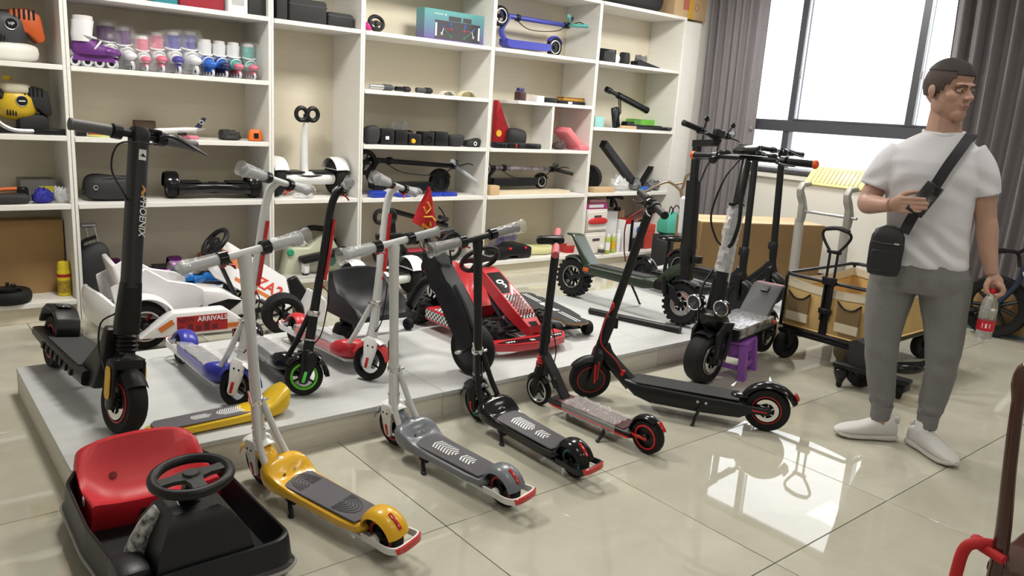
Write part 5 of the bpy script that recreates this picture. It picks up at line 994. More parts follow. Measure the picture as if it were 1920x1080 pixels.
def soft(name, label, cat, c, r, m, e=.7, rot=None, extra=None, seed=1, amp=.06, group=None):
    """a soft lumpy thing: squashed, dented super-ellipsoid, resting on its base"""
    rnd = random.Random(seed); t = thing(name, label, cat, (c[0], c[1], c[2]), (0, 0, 0), group)
    b = MB(); b.ell((0, 0, r[2]), r, rot, 20, 12, e); ph = [rnd.uniform(0, 6) for _ in range(4)]
    b.v = [Vector((p.x*(1+amp*sin(p.z*30+ph[0])), p.y*(1+amp*sin(p.x*22+ph[1])), max(.0, p.z*(1+amp*1.5*sin(p.x*18+ph[2])*sin(p.y*15+ph[3]))))) for p in b.v]
    if amp >= .2: b.v = [Vector((p.x*rnd.uniform(.82, 1.12), p.y*rnd.uniform(.82, 1.12), p.z*rnd.uniform(.72, 1.2))) for p in b.v]
    b.obj('body', m, t, ang=1 if amp >= .2 else 38)
    if extra: extra(t)
    return t
NYL = mat('black_nylon', (.01, .01, .0115), .7, spec=.2)
THIN = mat('thin_clear_bag', (.95, .96, .98), .1, alpha=.11, bump=.6, bscale=90, spec=1.)
# --- folded scooters
def folded(label, x0, x1, y, z, h, deckm, stemm, gripm, r=.075, accent=None, flip=False, pattern=None, hang=.06, group='folded scooters'):
    t = thing('folded_scooter', label, 'scooter', ((x0+x1)/2, y, z), (0, 0, pi if flip else 0), group); L = x1-x0; a = -L/2
    wheel(t, (a+r, -.03, h-r*1.0), r, .045, name='front_wheel', ri=.72, ring=accent, spokes=4); wheel(t, (a+L*.74, 0, r), r, .045, name='rear_wheel', ri=.7, ring=accent)
    b = MB(); b.loft([[Vector((x, yy, zz)) for yy, zz in ((-.06, z0), (.06, z0), (.06, z1), (-.06, z1))] for x, z0, z1 in ((a+L*.16, .05, .1), (a+L*.2, .03, .095), (a+L*.62, .035, .1), (a+L*.66, .055, .1))]); b.obj('deck', deckm, t)
    fender(a+L*.74, r, r+.014, .06, 20, 150, .004, 12, .4).obj('rear_mudguard', deckm, t)
    b = MB(); b.tube([(a+L*.19, 0, .07), (a+L*.13, 0, h*.45), (a+L*.2, 0, h-r*.9)], .024, 10, 4); b.tube([(a+r, -.03, h-r), (a+L*.14, 0, h-r*.8), (a+L*.24, 0, h-r*.85)], .018, 10, 3); b.obj('neck', deckm, t)
    b = MB(); b.cyl((a+L*.2, 0, h-r*.85), (a+L*.86, 0, h-r*.85-hang*.35), .021, .019, 14); b.obj('stem', pattern or stemm, t)
    b = MB(); b.lathe([(.027, -.02), (.03, -.01), (.03, .01), (.027, .02)], (a+L*.3, 0, h-r*.88), (1, 0, -.05), 12); b.obj('folding_clamp', BLK, t)
    hz = h-r*.85-hang*.35; b = MB(); b.tube([(a+L*.8, -.15, hz+.05), (a+L*.86, -.03, hz), (a+L*.9, .05, hz-.01)], .014, 10, 3); hb = b.obj('handlebar', BLKM, t)
    b = MB(); b.cyl((a+L*.86, -.05, hz), (a+L*.985, -.17, hz-hang), .017, n=12); b.obj('grip', gripm, hb); b = MB(); b.cyl((a+L*.82, -.1, hz+.03), (a+L*.74, -.17, hz+.06), .017, n=12); b.obj('grip', gripm, hb)
    b = MB(); b.box((a+L*.87, 0, hz), (.07, .05, .05), .012, 2); b.tube([(a+L*.88, -.04, hz), (a+L*.93, -.1, hz+.03), (a+L*.97, -.12, hz+.02)], .005, 6, 3); b.obj('display', BLK, hb)
    b = MB(); b.tube([(a+L*.84, -.03, hz-.01), (a+L*.7, -.05, hz-.07), (a+L*.4, -.05, h-r*1.2-.06), (a+L*.24, -.03, h-r)], .004, 6, 5); b.obj('cable', BLK, t)
    return t
BLUS = mat('royal_blue_paint', (.055, .065, .42), .3); TEALG = mat('teal_grip', (.1, .4, .38), .4)
folded('folded royal blue scooter with teal grips lying on the shelf', 4.17, 5.18, 5.5, 1.94, .36, BLUS, BLUS, TEALG, .085, ALU, hang=.0)
folded('folded black scooter with grey grip above the blue battery packs', 2.91, 4.02, 5.5, .715, .36, BLKM, BLKM, SILV, .1, None, hang=.12)
folded('folded scooter with purple and white patterned stem on a wooden board', 4.11, 5.14, 5.5, .745, .25, BLKM, BLKM, BLK, .068, ALU, pattern=mat('purple_pattern', (.7, .66, .7), .4, col2=(.06, .03, .1), vscale=16), hang=.03)
t = tag(MB().bx(-.43, .43, -.08, .08, 0, .028, .002).obj('wooden_board', mat('pale_pine', (.68, .58, .42), .6, var=.1, vscale=5, stretch=(1, 12, 1))), 'pale wooden board under the patterned folded scooter', 'board'); t.location = (4.68, 5.42, .715)
# folded black scooter with red mat on the bottom shelf, stem folded over the deck
t = thing('folded_scooter', 'folded black scooter with a red deck mat on the bottom shelf', 'scooter', (3.5, 5.48, .13), (0, 0, 0), 'folded scooters')
wheel(t, (.36, 0, .12), .12, .06, name='rear_wheel', ri=.62, ring=ALU, disc=-1); wheel(t, (-.28, 0, .12), .12, .06, name='front_wheel', ri=.62)
b = MB(); deck_loft(b, [(-.12, .06, .06, .12, .4), (.0, .075, .05, .11, .3), (.2, .075, .06, .12, .3), (.26, .05, .09, .14, .4)]); dk = b.obj('deck', BLKM, t); MB().bx(-.1, .22, -.07, .07, .112, .12, .003).obj('red_mat', mat('red_rubber_mat', (.4, .03, .05), .6), dk)
b = MB(); b.prism([(-.26, .1), (-.2, .1), (-.1, .06), (-.06, .1), (-.2, .25), (-.22, .47), (-.28, .47), (-.29, .2)], .06, 'xz', 0, .012, 2); b.obj('neck', BLKM, t)
b = MB(); b.cyl((-.25, -.02, .46), (.28, -.05, .32), .021, n=14); b.obj('stem', BLKG, t); b = MB(); b.tube([(.2, -.16, .4), (.24, -.05, .35), (.28, .1, .33)], .014, 10, 3); hb = b.obj('handlebar', BLKM, t)
b = MB(); b.cyl((.1, -.2, .42), (.21, -.15, .39), .018, n=12); b.tube([(.2, -.14, .4), (.14, -.18, .46), (.1, -.18, .5)], .006, 6, 3); b.obj('grip', BLK, hb); fender(.36, .12, .14, .07, 40, 160, .004, 12, .4).obj('rear_mudguard', BLK, t); b = MB(); b.box((.47, -.04, .12), (.02, .02, .03), .004); b.obj('reflector', RED, t)
# --- roller skates
def skate(label, x, y, z, rz, lean, cuff, shell, toe, k=1., wrap=False, group='roller skates on the upper shelf', line=None):
    t = thing('roller_skate', label, 'roller skate', (x, y, z), (radians(lean), 0, rz), group)
    b = MB(); b.loft([[Vector((cx+dx*cos(a), dy*sin(a), z_)) for a in [2*pi*i/16 for i in range(16)]] for cx, dx, dy, z_ in ((.01, .115, .035, .075), (.01, .125, .042, .09), (0, .12, .043, .115), (-.03, .08, .042, .14), (-.05, .058, .042, .165), (-.055, .05, .038, .18))]); b.v = [p*k for p in b.v]; bt = b.obj('boot', shell, t)
    b = MB(); b.loft([[Vector((cx+dx*cos(a), dy*sin(a), z_)) for a in [2*pi*i/16 for i in range(16)]] for cx, dx, dy, z_ in ((-.055, .058, .05, .15), (-.058, .06, .054, .19), (-.05, .06, .056, .25), (-.048, .062, .056, .275))]); b.v = [p*k for p in b.v]; b.obj('cuff', cuff, t)
    b = MB(); b.loft([[Vector((-.047+.05*s*cos(a), .044*s*sin(a), z_)) for a in [2*pi*i/16 for i in range(16)]] for s, z_ in ((1.1, .265), (1.1, .3), (.85, .303), (.8, .27))]); b.v = [p*k for p in b.v]; b.obj('liner', line or mat('pale_liner', (.62, .6, .6), .8), t)
    b = MB(); b.ell((.085*k, 0, .1*k), (.055*k, .043*k, .03*k)); b.obj('toe_cap', toe, bt)
    b = MB(); b.torus((-.03*k, 0, .185*k), (.25, 0, 1), .052*k, .007*k, 20, 6); b.torus((.02*k, 0, .125*k), (-.8, 0, .6), .043*k, .006*k, 16, 6); b.obj('straps', WHT, bt)
    b = MB(); b.prism([(-.12*k, .035*k), (-.1*k, .078*k), (.1*k, .078*k), (.13*k, .035*k)], .024*k, 'xz', 0, .003); b.obj('frame', toe, t)
    for q in (-.1, -.033, .033, .1): wheel(t, (q*k, 0, .03*k), .03*k, .022*k, name='wheel', ri=.5, tm=mat('skate_wheel', (.5, .5, .55), .4))
    if wrap: b = MB(); crinkle(b, (.0, 0, .004), (-.02*k, 0, .31*k), .1*k, .075*k, int(x*100), 16, 10, .14); b.obj('film_wrap', THIN, t, ang=1)
    return t
PU, PK, VB, BL2, TQ, WS = [mat(n, c, .35) for n, c in (('skate_purple', (.13, .03, .2)), ('skate_pink', (.6, .16, .24)), ('skate_indigo', (.06, .06, .3)), ('skate_blue', (.02, .13, .55)), ('skate_turquoise', (.1, .4, .36)), ('skate_white', (.72, .73, .76)))]
NV = mat('skate_navy', (.02, .02, .09), .4)
SK = [(150, -165, 0, NV, WS, WS, .85, 0, 'white skate with navy cuff half hidden at the upright', 5.6),
      (176, -8, 0, WS, PU, PU, 1.05, 0, 'white and bright purple inline skate standing side-on', 5.35),
      (207, -84, 0, PU, WS, PU, 1.02, 1, 'tall purple-cuffed skate in film beside the side-on purple skate', 5.54),
      (243, -90, 6, PU, WS, WS, .95, 1, 'bagged purple-cuffed skate leaning next to the pink pair', 5.5),
      (270, -92, 0, PK, WS, PK, .78, 1, 'small bagged pink skate next to the purple ones', 5.44),
      (298, -90, 0, PK, WS, PK, .9, 1, 'larger bagged pink skate next to the indigo pair', 5.48),
      (328, -90, 0, VB, WS, VB, .95, 1, 'bagged indigo-cuffed skate next to the pink ones', 5.46),
      (359, -88, 0, VB, WS, WS, 1.0, 1, 'bagged indigo-cuffed skate next to the bright blue pair', 5.47),
      (389, -86, 0, WS, BL2, BL2, .85, 0, 'bright blue and white skate with a white toe', 5.43),
      (415, -88, 0, WS, BL2, NV, .85, 0, 'bright blue skate with dark blue toe beside the turquoise one', 5.44),
      (441, -90, 0, WS, TQ, PK, .85, 0, 'turquoise and white skate with a pink toe', 5.43),
      (469, -92, 0, TQ, TQ, PK, .85, 1, 'turquoise skate in a clear bag at the shelf end', 5.44)]
for pxc, rz, ln, cu, shl, to, k, wr, lab, yy in SK: skate(lab, X(pxc, 130, yy), yy, 1.53, radians(rz), ln, cu, shl, to, k*.92, wr)
# --- hoverboards
def hover(label, x, y, z, L, m, rz=0., mat2=BLK, face=None, r=.085, lift=0., group='hoverboards'):
    t = thing('hoverboard', label, 'hoverboard', (x, y, z), (0, 0, rz), group); h = L/2
    for g in (-1, 1):
        w = wheel(t, (g*(h-.04), 0, r), r, .065, ax=(1, 0, 0), name='wheel', ri=.66, rimc=face or ALU, cov=1.)
        b = MB(); b.loft([[Vector((g*(h-.04)+o, cos(a)*R_, r+sin(a)*R_)) for a in [radians(-5+190*i/14) for i in range(15)]] for R_, o in ((r*1.04, -.045), (r*1.13, -.03), (r*1.13, .028), (r*1.05, .04))], cap=False); b.obj('mudguard', m, t)
        b = MB(); b.loft([[Vector((x_, .085*w_*math.copysign(abs(cos(a))**.6, cos(a)), r*.85+hh*math.copysign(abs(sin(a))**.6, sin(a)))) for a in [2*pi*i/18 for i in range(18)]] for x_, w_, hh in ((g*(h-.075), .98, .05), (g*h*.6, 1.05, .04), (g*h*.25, .8, .036), (0, .5, .034))]); b.obj('shell', m, t)
        MB().box((g*h*.5, 0, r*.85+.04), (.14, .13, .008), .003).obj('foot_mat', mat2, t)
    MB().cyl((-.03, 0, r*.85), (.03, 0, r*.85), .04, n=16).obj('pivot', BLK, t)
    return t
hover('glossy black hoverboard on the middle shelf', 1.83, 5.46, .72, .62, BLKG, radians(-6))
hover('metallic purple hoverboard leaning behind the white kart', 1.4, 5.58, .13, .46, mat('metallic_purple', (.16, .02, .2), .2, .4), radians(-8))
hover('small blue hoverboard with a swirl on its wheel', 1.71, 5.35, .13, .38, mat('translucent_blue', (.02, .16, .5), .15), radians(14), face=mat('swirl_blue', (.5, .55, .62), .3, col2=(.03, .12, .4), vscale=14), r=.075)
hover('orange flame-patterned hoverboard on the bottom shelf', 1.95, 5.58, .13, .36, mat('flame_orange', (.6, .2, .03), .2, col2=(.2, .03, .01), vscale=10), radians(-15))
# --- bottom-left bay
t = bin_('cardboard_box', 'flat brown cardboard carton leaning behind the yellow can', 'box', .12, X(122, 500, 5.55), .13, .46, CARD, 5.53, .14); MB().bx(-.3, .3, -.085, .06, .46, .463).obj('flap', CARD, t)
t = thing('spray_can', 'tall yellow spray can with a domed cap', 'can', (X(122, 555, 5.42), 5.42, .13)); b = MB(); b.lathe([(.034, 0), (.038, .004), (.038, .155), (.03, .172)], n=24); b.obj('can_body', mat('yellow_can', (.72, .56, .02), .35), t); MB().lathe([(.033, .165), (.034, .19), (.03, .212), (.015, .218)], n=22).obj('cap', mat('yellow_cap', (.75, .6, .03), .4), t); MB().lathe([(.0384, .12), (.0384, .14)], n=24, cap=False).obj('red_label', NAR, t); MB().lathe([(.0384, .02), (.0384, .1)], n=24, cap=False).obj('small_print', mat('can_print', (.5, .36, .02), .5, col2=(.25, .16, .02), vscale=60), t)
t = thing('hub_wheel', 'small black scooter wheel with hub motor lying flat', 'wheel', (X(14, 560, 5.4), 5.36, .13)); wheel(t, (0, 0, .04), .125, .075, ax=(0, 0, 1), ri=.62, name='tyre'); b = MB(); b.lathe([(.05, .06), (.05, .085), (.02, .095)], n=18); b.cyl((0, 0, .08), (0, 0, .12), .01, n=8); b.box((.03, 0, .1), (.03, .02, .02), .004); b.obj('axle', BLKM, t)
# middle-left
t = bin_('controller_box', 'grey metal controller box with a yellow label', 'box', X(38, 375, 5.5), X(105, 375, 5.5), .72, .13, mat('grey_steel_box', (.16, .16, .155), .5), 5.46, .16); MB().bx(.0, .085, -.0815, -.08, .05, .09).obj('label_plate', mat('yellow_label', (.62, .55, .03), .5), t)
t = thing('bolt_cutter', 'black pliers with orange handles beside the grey box', 'tool', (.58, 5.42, .72)); b = MB(); b.tube([(-.1, .0, .05), (0, 0, .075), (.09, 0, .08)], .012, 8, 3); b.obj('handle', mat('orange_grip', (.6, .12, .02), .45), t); b = MB(); b.tube([(-.1, .02, .03), (0, .02, .04), (.09, .02, .045)], .012, 8, 3); b.obj('handle', MATS['orange_grip'], t); MB().box((.12, .01, .06), (.06, .03, .06), .01).obj('jaw', BLKM, t)
soft('tool_pouch', 'flat black fabric pouch in front of the grey box', 'pouch', (.6, 5.36, .72), (.12, .05, .03), NYL, .5, seed=3)
soft('blue_cloth', 'crumpled blue cloth beside the black pouch', 'cloth', (X(80, 375, 5.36), 5.36, .72), (.075, .05, .035), mat('blue_cloth', (.02, .02, .3), .7), .9, seed=5, amp=.25)
soft('film_bundle', 'small bundle of clear film next to the blue cloth', 'packaging', (X(117, 370, 5.37), 5.37, .72), (.05, .05, .04), WRAP2, .8, seed=6, amp=.2)
# engine blowers
def blower(label, x, y, z, m, tank, k=1., low=False):
    t = thing('engine_blower', label, 'power tool', (x, y, z)); S = lambda *p: Vector(p)*k
    b = MB(); b.ell(S(-.02, 0, .17), S(.11, .1, .095), e=.75); b.obj('engine_cover', DGREY if not low else m, t)
    b = MB(); b.prism([(-.02*k, .16*k), (.0, .27*k), (.08*k, .28*k), (.14*k, .25*k), (.16*k, .12*k), (.13*k, .1*k), (.08*k, .15*k)], .16*k, 'xz', .0, .015*k, 2); b.obj('shroud', m if not low else NYL, t)
    for q in range(5): MB().box(S(.02+.022*q, -.082, .245), S(.01, .006, .05), .002).obj('vent_slot', BLK, t)
    b = MB(); b.lathe([(.03*k, 0), (.03*k, .006*k)], S(.0, -.097, .19), (0, -1, 0), 18); bd_ = b.obj('badge', BLKG, t); (text('VIP', .022*k, WHITEP, 'lettering', bd_, S(.0, -.1045, .19), (pi/2, 0, 0)) if not low else MB().box(S(0, -.104, .19), S(.034, .003, .007), .001).obj('badge_print', WHITEP, bd_)); b = MB(); b.torus(S(.0, -.102, .19), (0, 1, 0), .029*k, .002*k, 18, 5); b.obj('badge_ring', ALU, bd_)
    for q in range(4): MB().box(S(-.075+.014*q, -.085, .12), S(.007, .02, .035), .002).obj('cooling_fin', BLK, t)
    tz = .05 if not low else .26
    b = MB(); b.ell(S(-.02, -.02, tz), S(.15 if not low else .08, .075, .05 if not low else .035), e=.55); b.obj('fuel_tank', tank, t)
    b = MB(); b.lathe([(.02*k, 0), (.024*k, .01*k), (.02*k, .025*k)], S(-.06, -.04, tz+.045), (0, 0, 1), 12); b.obj('tank_cap', m, t)
    b = MB(); b.box(S(-.1, -.06, .22), S(.03, .05, .05), .008); b.tube([S(-.1, -.09, .25), S(-.12, -.11, .24), S(-.1, -.12, .21)], .008*k, 6, 3); b.obj('pull_start', BLK, t)
    if low:
        MB().box(S(.06, 0, .06), S(.16, .14, .11), .02, 2).obj('exhaust_box', NYL, t); MB().bx(-.18*k, .12*k, -.08*k, .08*k, 0, .03*k, .01).obj('base', BLK, t)
        b = MB(); b.tube([S(-.14, -.12, .14), S(-.13, -.13, .07), S(-.06, -.14, .025), S(.05, -.14, .02)], .012*k, 8, 5); b.obj('guide_bar', ALU, t); b = MB(); b.box(S(.14, -.14, .02), S(.2, .03, .035), .008); b.obj('handle', BLK, t)
    return t
blower('orange and grey engine blower with a white fuel tank', X(20, 105, 5.48), 5.48, 1.53, mat('blower_orange', (.55, .1, .02), .4), mat('translucent_tank', (.75, .74, .7), .4), 1.08)
blower('yellow engine blower with black exhaust and pull starter', X(40, 240, 5.46), 5.46, 1.125, mat('blower_yellow', (.62, .42, .02), .4), mat('cream_tank', (.6, .56, .42), .5), .98, True)
# second bay, top shelf
bin_('packed_box', 'white carton with a barcode label on the top shelf', 'box', X(418, 20), X(454, 20), 1.945, .2, WHT, 5.32, .14, face=mat('barcode_grey', (.45, .45, .47), .6))
bin_('black_case', 'plain black box standing next to the barcode carton', 'box', X(456, 25), X(500, 25), 1.945, .12, NYL, 5.32, .18)
bin_('red_bag', 'red zipped fabric case on the top shelf', 'bag', X(330, 12), X(414, 12), 1.945, .16, mat('dark_red_fabric', (.28, .015, .03), .7), 5.34, .22, .02, lid=NYL)
bin_('teal_box', 'teal box beside the red zipped case', 'box', X(285, 4), X(328, 4), 1.945, .15, mat('teal_card', (.02, .2, .24), .6), 5.36, .18)
# second bay, third shelf: odds and ends
t = thing('model_airplane', 'model airliner with a dark tail on a pink stand', 'model plane', (X(335, 250, 5.4), 5.4, 1.12), (0, 0, radians(-8)))
b = MB(); b.lathe([(.004, -.17), (.012, -.155), (.018, -.12), (.018, .05), (.013, .11), (.004, .15)], (0, 0, .055), (1, 0, .08), 14); b.obj('fuselage', mat('plane_white', (.65, .65, .67), .3), t)
b = MB(); b.prism([(.09, .065), (.135, .068), (.175, .14), (.15, .145)], .006, 'xz', 0); tl = b.obj('tail_fin', mat('plane_navy', (.02, .02, .05), .4), t); b = MB(); b.torus((.142, -.005, .112), (0, 1, 0), .012, .002, 14, 5); b.obj('tail_emblem', WHITEP, tl)
for g in (-1, 1): b = MB(); b.prism([(-.02, 0), (.03, 0), (.09, g*.14), (.07, g*.14)], .005, 'xy', .05); b.obj('wing', mat('plane_grey', (.4, .4, .42), .35), t); b = MB(); b.prism([(.1, 0), (.14, 0), (.165, g*.05), (.15, g*.05)], .004, 'xy', .07); b.obj('tailplane', MATS['plane_grey'], t); b = MB(); b.cyl((.0, g*.05, .032), (.04, g*.05, .034), .009, n=10); b.obj('engine', BLK, t)
b = MB(); b.box((.07, 0, .012), (.1, .06, .024), .006); b.cyl((.05, 0, .02), (.03, 0, .05), .006, n=8); b.obj('stand', mat('pink_plastic', (.65, .2, .28), .4), t)
bin_('small_box', 'small dark brown box behind the airplane', 'box', X(253, 235, 5.6), X(291, 240, 5.6), 1.12, .1, mat('dark_brown_box', (.09, .055, .03), .6), 5.58, .08)
soft('buckled_strap', 'bundled black nylon strap with buckle', 'strap', (X(431, 255, 5.4), 5.4, 1.12), (.08, .05, .035), NYL, .6, seed=12, amp=.2)
t = bin_('tape_measure', 'orange tape measure with a black window', 'tape measure', X(465, 262, 5.34), X(495, 262, 5.34), 1.12, .082, mat('bright_orange_case', (.75, .16, .02), .4), 5.33, .05, .02, taper=(.75, .8)); MB().bx(-.018, .014, -.027, -.0235, .02, .055).obj('window', BLK, t)
soft('orange_tool', 'small orange hand tool behind the tall scooter grip', 'tool', (X(185, 248, 5.42), 5.42, 1.12), (.06, .03, .03), mat('orange_grip', (.6, .12, .02), .45), .6, seed=4)
t = tag(MB().lathe([(.06, 0), (.062, .006), (.05, .01)], n=26).obj('green_disc', mat('lime_disc', (.55, .62, .2), .5)), 'flat lime green disc lying on the shelf', 'disc'); t.location = (X(185, 256, 5.36), 5.36, 1.12)
bin_('black_gadget', 'small black gadget by the shelf upright', 'gadget', X(141, 250, 5.4), X(160, 250, 5.4), 1.12, .03, BLK, 5.36, .06)
# black bag, middle shelf of second bay
def bag_ex(t):
    b = MB(); b.tube([(-.17, -.02, .06), (-.22, -.05, .03), (-.25, -.06, .005), (-.27, -.06, .003)], .006, 6, 4); b.obj('strap', NYL, t); b = MB(); b.torus((-.12, -.105, .09), (0, 1, 0), .012, .003, 12, 5); b.obj('ring', ALU, t); b = MB(); b.tube([(-.15, -.07, .12), (0, -.1, .155), (.15, -.07, .12)], .003, 6, 4); b.obj('zip', DGREY, t)
soft('camera_bag', 'rounded black fabric bag lying on the middle shelf', 'bag', (X(213, 370, 5.46), 5.46, .72), (.175, .11, .08), NYL, .6, extra=bag_ex, seed=8, amp=.04)
# bottom shelf second bay: trolley bag and black seat
t = soft('trolley_bag', 'black trolley bag with a telescopic handle', 'bag', (X(178, 545, 5.45), 5.45, .13), (.09, .1, .15), NYL, .6, seed=14, amp=.08); b = MB(); b.cyl((.0, .06, .26), (-.02, .08, .42), .008, n=8); b.cyl((.05, .06, .26), (.03, .08, .42), .008, n=8); b.box((.0, .08, .42), (.1, .03, .03), .01); b.obj('telescopic_handle', ALU, t); b = MB(); b.tube([(-.06, .03, .28), (-.05, .0, .33), (.02, -.02, .36)], .012, 8, 3); b.obj('carry_loop', NYL, t)
# third bay
for k, (a, b2, h, lab) in enumerate(((512, 534, .24, 'tall black case against the upright'), (536, 607, .16, 'wide black padded case beside the tall one'), (608, 657, .1, 'low black padded case at the end of the row'))):
    t = bin_('padded_case', lab, 'case', X(a, 40, 5.4), X(b2, 40, 5.4), 1.94, h, NYL, 5.34, .26, .02, group='black padded cases', lid=DGREY)
# exercise machine
PGR = mat('pale_green_plastic', (.55, .57, .44), .4); t = thing('exercise_machine', 'pale green under-desk exercise machine with black pedals', 'exercise machine', (2.55, 5.5, .13))
b = MB(); b.prism([(-.22, 0), (-.17, .2), (-.14, .21), (-.02, .2), (.1, .3), (.16, .3), (.24, .16), (.27, .0)], .12, 'xz', 0, .02, 2); b.obj('housing', PGR, t)
b = MB(); b.tube([(-.13, .0, .2), (-.08, .0, .3), (.02, .0, .34), (.13, 0, .33), (.2, 0, .33)], .022, 10, 4); b.obj('carry_handle', BLK, t)
for y, zo in ((-.12, 0), (.12, .03)): b = MB(); b.box((.08, y, .15+zo), (.4, .11, .05), .02, 2, rot=(0, -.15, 0)); b.obj('pedal', BLK, t)
b = MB(); b.box((-.08, -.13, .07), (.05, .05, .1), .01); b.obj('roller_leg', WHT, t); wheel(t, (-.08, -.13, .025), .025, .03, name='roller', ri=.5)
b = MB(); b.lathe([(.025, 0), (.028, .01), (.02, .02)], (-.17, -.062, .175), (-.2, -1, 0), 14); b.obj('green_knob', mat('green_knob', (.02, .3, .16), .4), t); b = MB(); b.lathe([(.045, 0), (.045, .004)], (.16, -.0605, .09), (0, -1, 0), 18); b.obj('green_disc', mat('sage_disc', (.1, .26, .2), .5), t)
t = tag(MB().bx(-.16, .16, -.09, .09, 0, .008, .002).obj('thin_pad', mat('grey_pad', (.45, .44, .43), .7)), 'thin grey foam sheet under the exercise machine', 'pad'); t.location = (2.38, 5.37, .13)
soft('film_bundle', 'crumpled clear bag in front of the shelved transporter', 'packaging', (2.44, 5.36, .72), (.1, .05, .02), WRAP2, .8, seed=26, amp=.3)
# fourth bay
t = thing('steering_wheel_toy', 'pink and black toy steering wheel by the upright', 'toy', (X(703, 55, 5.4), 5.4, 1.94)); steering_wheel(t, (.01, 0, .07), (.25, -1, .1), (0, 0, 1), .07, .014, oval=.7); b = MB(); b.ell((-.06, -.01, .04), (.03, .02, .035)); b.obj('pink_hub', mat('magenta_plastic', (.6, .03, .25), .35), t)
t = thing('game_box', 'teal and purple boxed fitness board with coloured line diagram', 'box', (X(845, 75, 5.45), 5.46, 1.94), (0, 0, radians(0)))
def tealpurple():
    m = mat('teal_to_purple_print', (.2, .4, .4), .45); nt = m.node_tree; tc = nt.nodes.new('ShaderNodeTexCoord'); sp = nt.nodes.new('ShaderNodeSeparateXYZ'); mr = nt.nodes.new('ShaderNodeMapRange'); mr.inputs[1].default_value = 0; mr.inputs[2].default_value = .24; cr = nt.nodes.new('ShaderNodeValToRGB')
    cr.color_ramp.elements[0].color = (.13, .08, .28, 1); cr.color_ramp.elements[1].color = (.12, .38, .38, 1); nt.links.new(tc.outputs['Object'], sp.inputs[0]); nt.links.new(sp.outputs['Z'], mr.inputs[0]); nt.links.new(mr.outputs[0], cr.inputs[0]); nt.links.new(cr.outputs[0], nt.nodes['Principled BSDF'].inputs['Base Color']); return m
MB().bx(-.29, .29, -.06, .06, 0, .24, .002).obj('carton', tealpurple(), t); bd = MB().bx(-.19, .25, -.062, -.06, .02, .16).obj('board_picture', mat('picture_dark', (.06, .055, .065), .6), t)
MB().bx(-.06, .06, -.063, -.0605, .165, .2).obj('pad_picture', MATS['picture_dark'], t); MB().bx(.08, .16, -.063, -.0605, .165, .2).obj('pad_picture', MATS['picture_dark'], t); b = MB(); b.tube([(-.2+.011*q, -.0612, .205+(.006 if q % 2 else -.003)) for q in range(9)], .002, 6, 3); b.obj('script_print', WHITEP, t); MB().bx(-.095, -.085, -.0615, -.06, .2, .212).obj('script_print', WHITEP, t)
for cx, fl_ in ((-.08, 1), (.14, -1)):
    pts = [(-.06, .135), (-.03, .1), (-.045, .06), (.045, .045), (.05, .1), (.04, .14)]; cols = [mat('line_blue', (.05, .2, .7), .5), mat('line_green', (.05, .3, .1), .5), mat('line_red', (.5, .06, .05), .5), WHITEP]
    for k, (p, q) in enumerate(((0, 1), (1, 3), (1, 4), (1, 2), (4, 5))): b = MB(); b.cyl((cx+fl_*pts[p][0], -.0635, pts[p][1]), (cx+fl_*pts[q][0], -.0635, pts[q][1]), .0025, n=6); b.torus((cx+fl_*pts[q][0], -.0635, pts[q][1]), (0, 1, 0), .009, .002, 12, 5); b.obj('line_print', cols[k % 4], bd)
    b = MB(); b.bx(cx+fl_*-.1-.008, cx+fl_*-.1+.008, -.0632, -.062, .04, .14); b.obj('grip_print', WHITEP, bd)
# hardware row
def tubelet(label, x, y, z, L, r, m, m2, rz=0.): t = thing('bicycle_part', label, 'hardware', (x, y, z), (0, 0, rz)); b = MB(); b.cyl((-L/2, 0, r*1.25), (L*.1, 0, r*1.25), r, n=14); b.obj('tube', m, t); b = MB(); b.lathe([(r*1.25, 0), (r*1.25, L*.3), (r*.8, L*.42)], (L*.08, 0, r*1.25), (1, 0, 0), 14); b.obj('end_clamp', m2, t); return t
tubelet('silver seat-post tube with dark end on the shelf', X(715, 170, 5.36), 5.36, 1.525, .2, .02, ALU, DGREY); tubelet('short black clamp tube next to the silver tube', X(755, 172, 5.36), 5.36, 1.525, .14, .018, BLKG, BLK, .1); tubelet('black bracket tube next to the white cups', X(795, 174, 5.36), 5.36, 1.525, .15, .02, DGREY, BLK, .05)
for pxx, w, lab, cc in ((838, .06, 'small white plastic cap shell on the shelf', (.7, .68, .62)), (875, .08, 'cream plastic dome shell on the shelf', (.66, .62, .42))): t = thing('plastic_shell', lab, 'shell', (X(pxx, 182, 5.36), 5.36, 1.525)); b = MB(); b.grid(lambda u, v: (w*cos(pi*u), -.03+.06*v, w*.62*sin(pi*u)), 14, 4, .005); b.obj('shell', mat('shell'+str(pxx), cc, .4), t); b = MB(); b.grid(lambda u, v: (w*.97*cos(pi*u)*v, .03, w*.6*sin(pi*u)*v), 12, 3, .004); b.obj('back', mat('shell'+str(pxx), cc, .4), t)
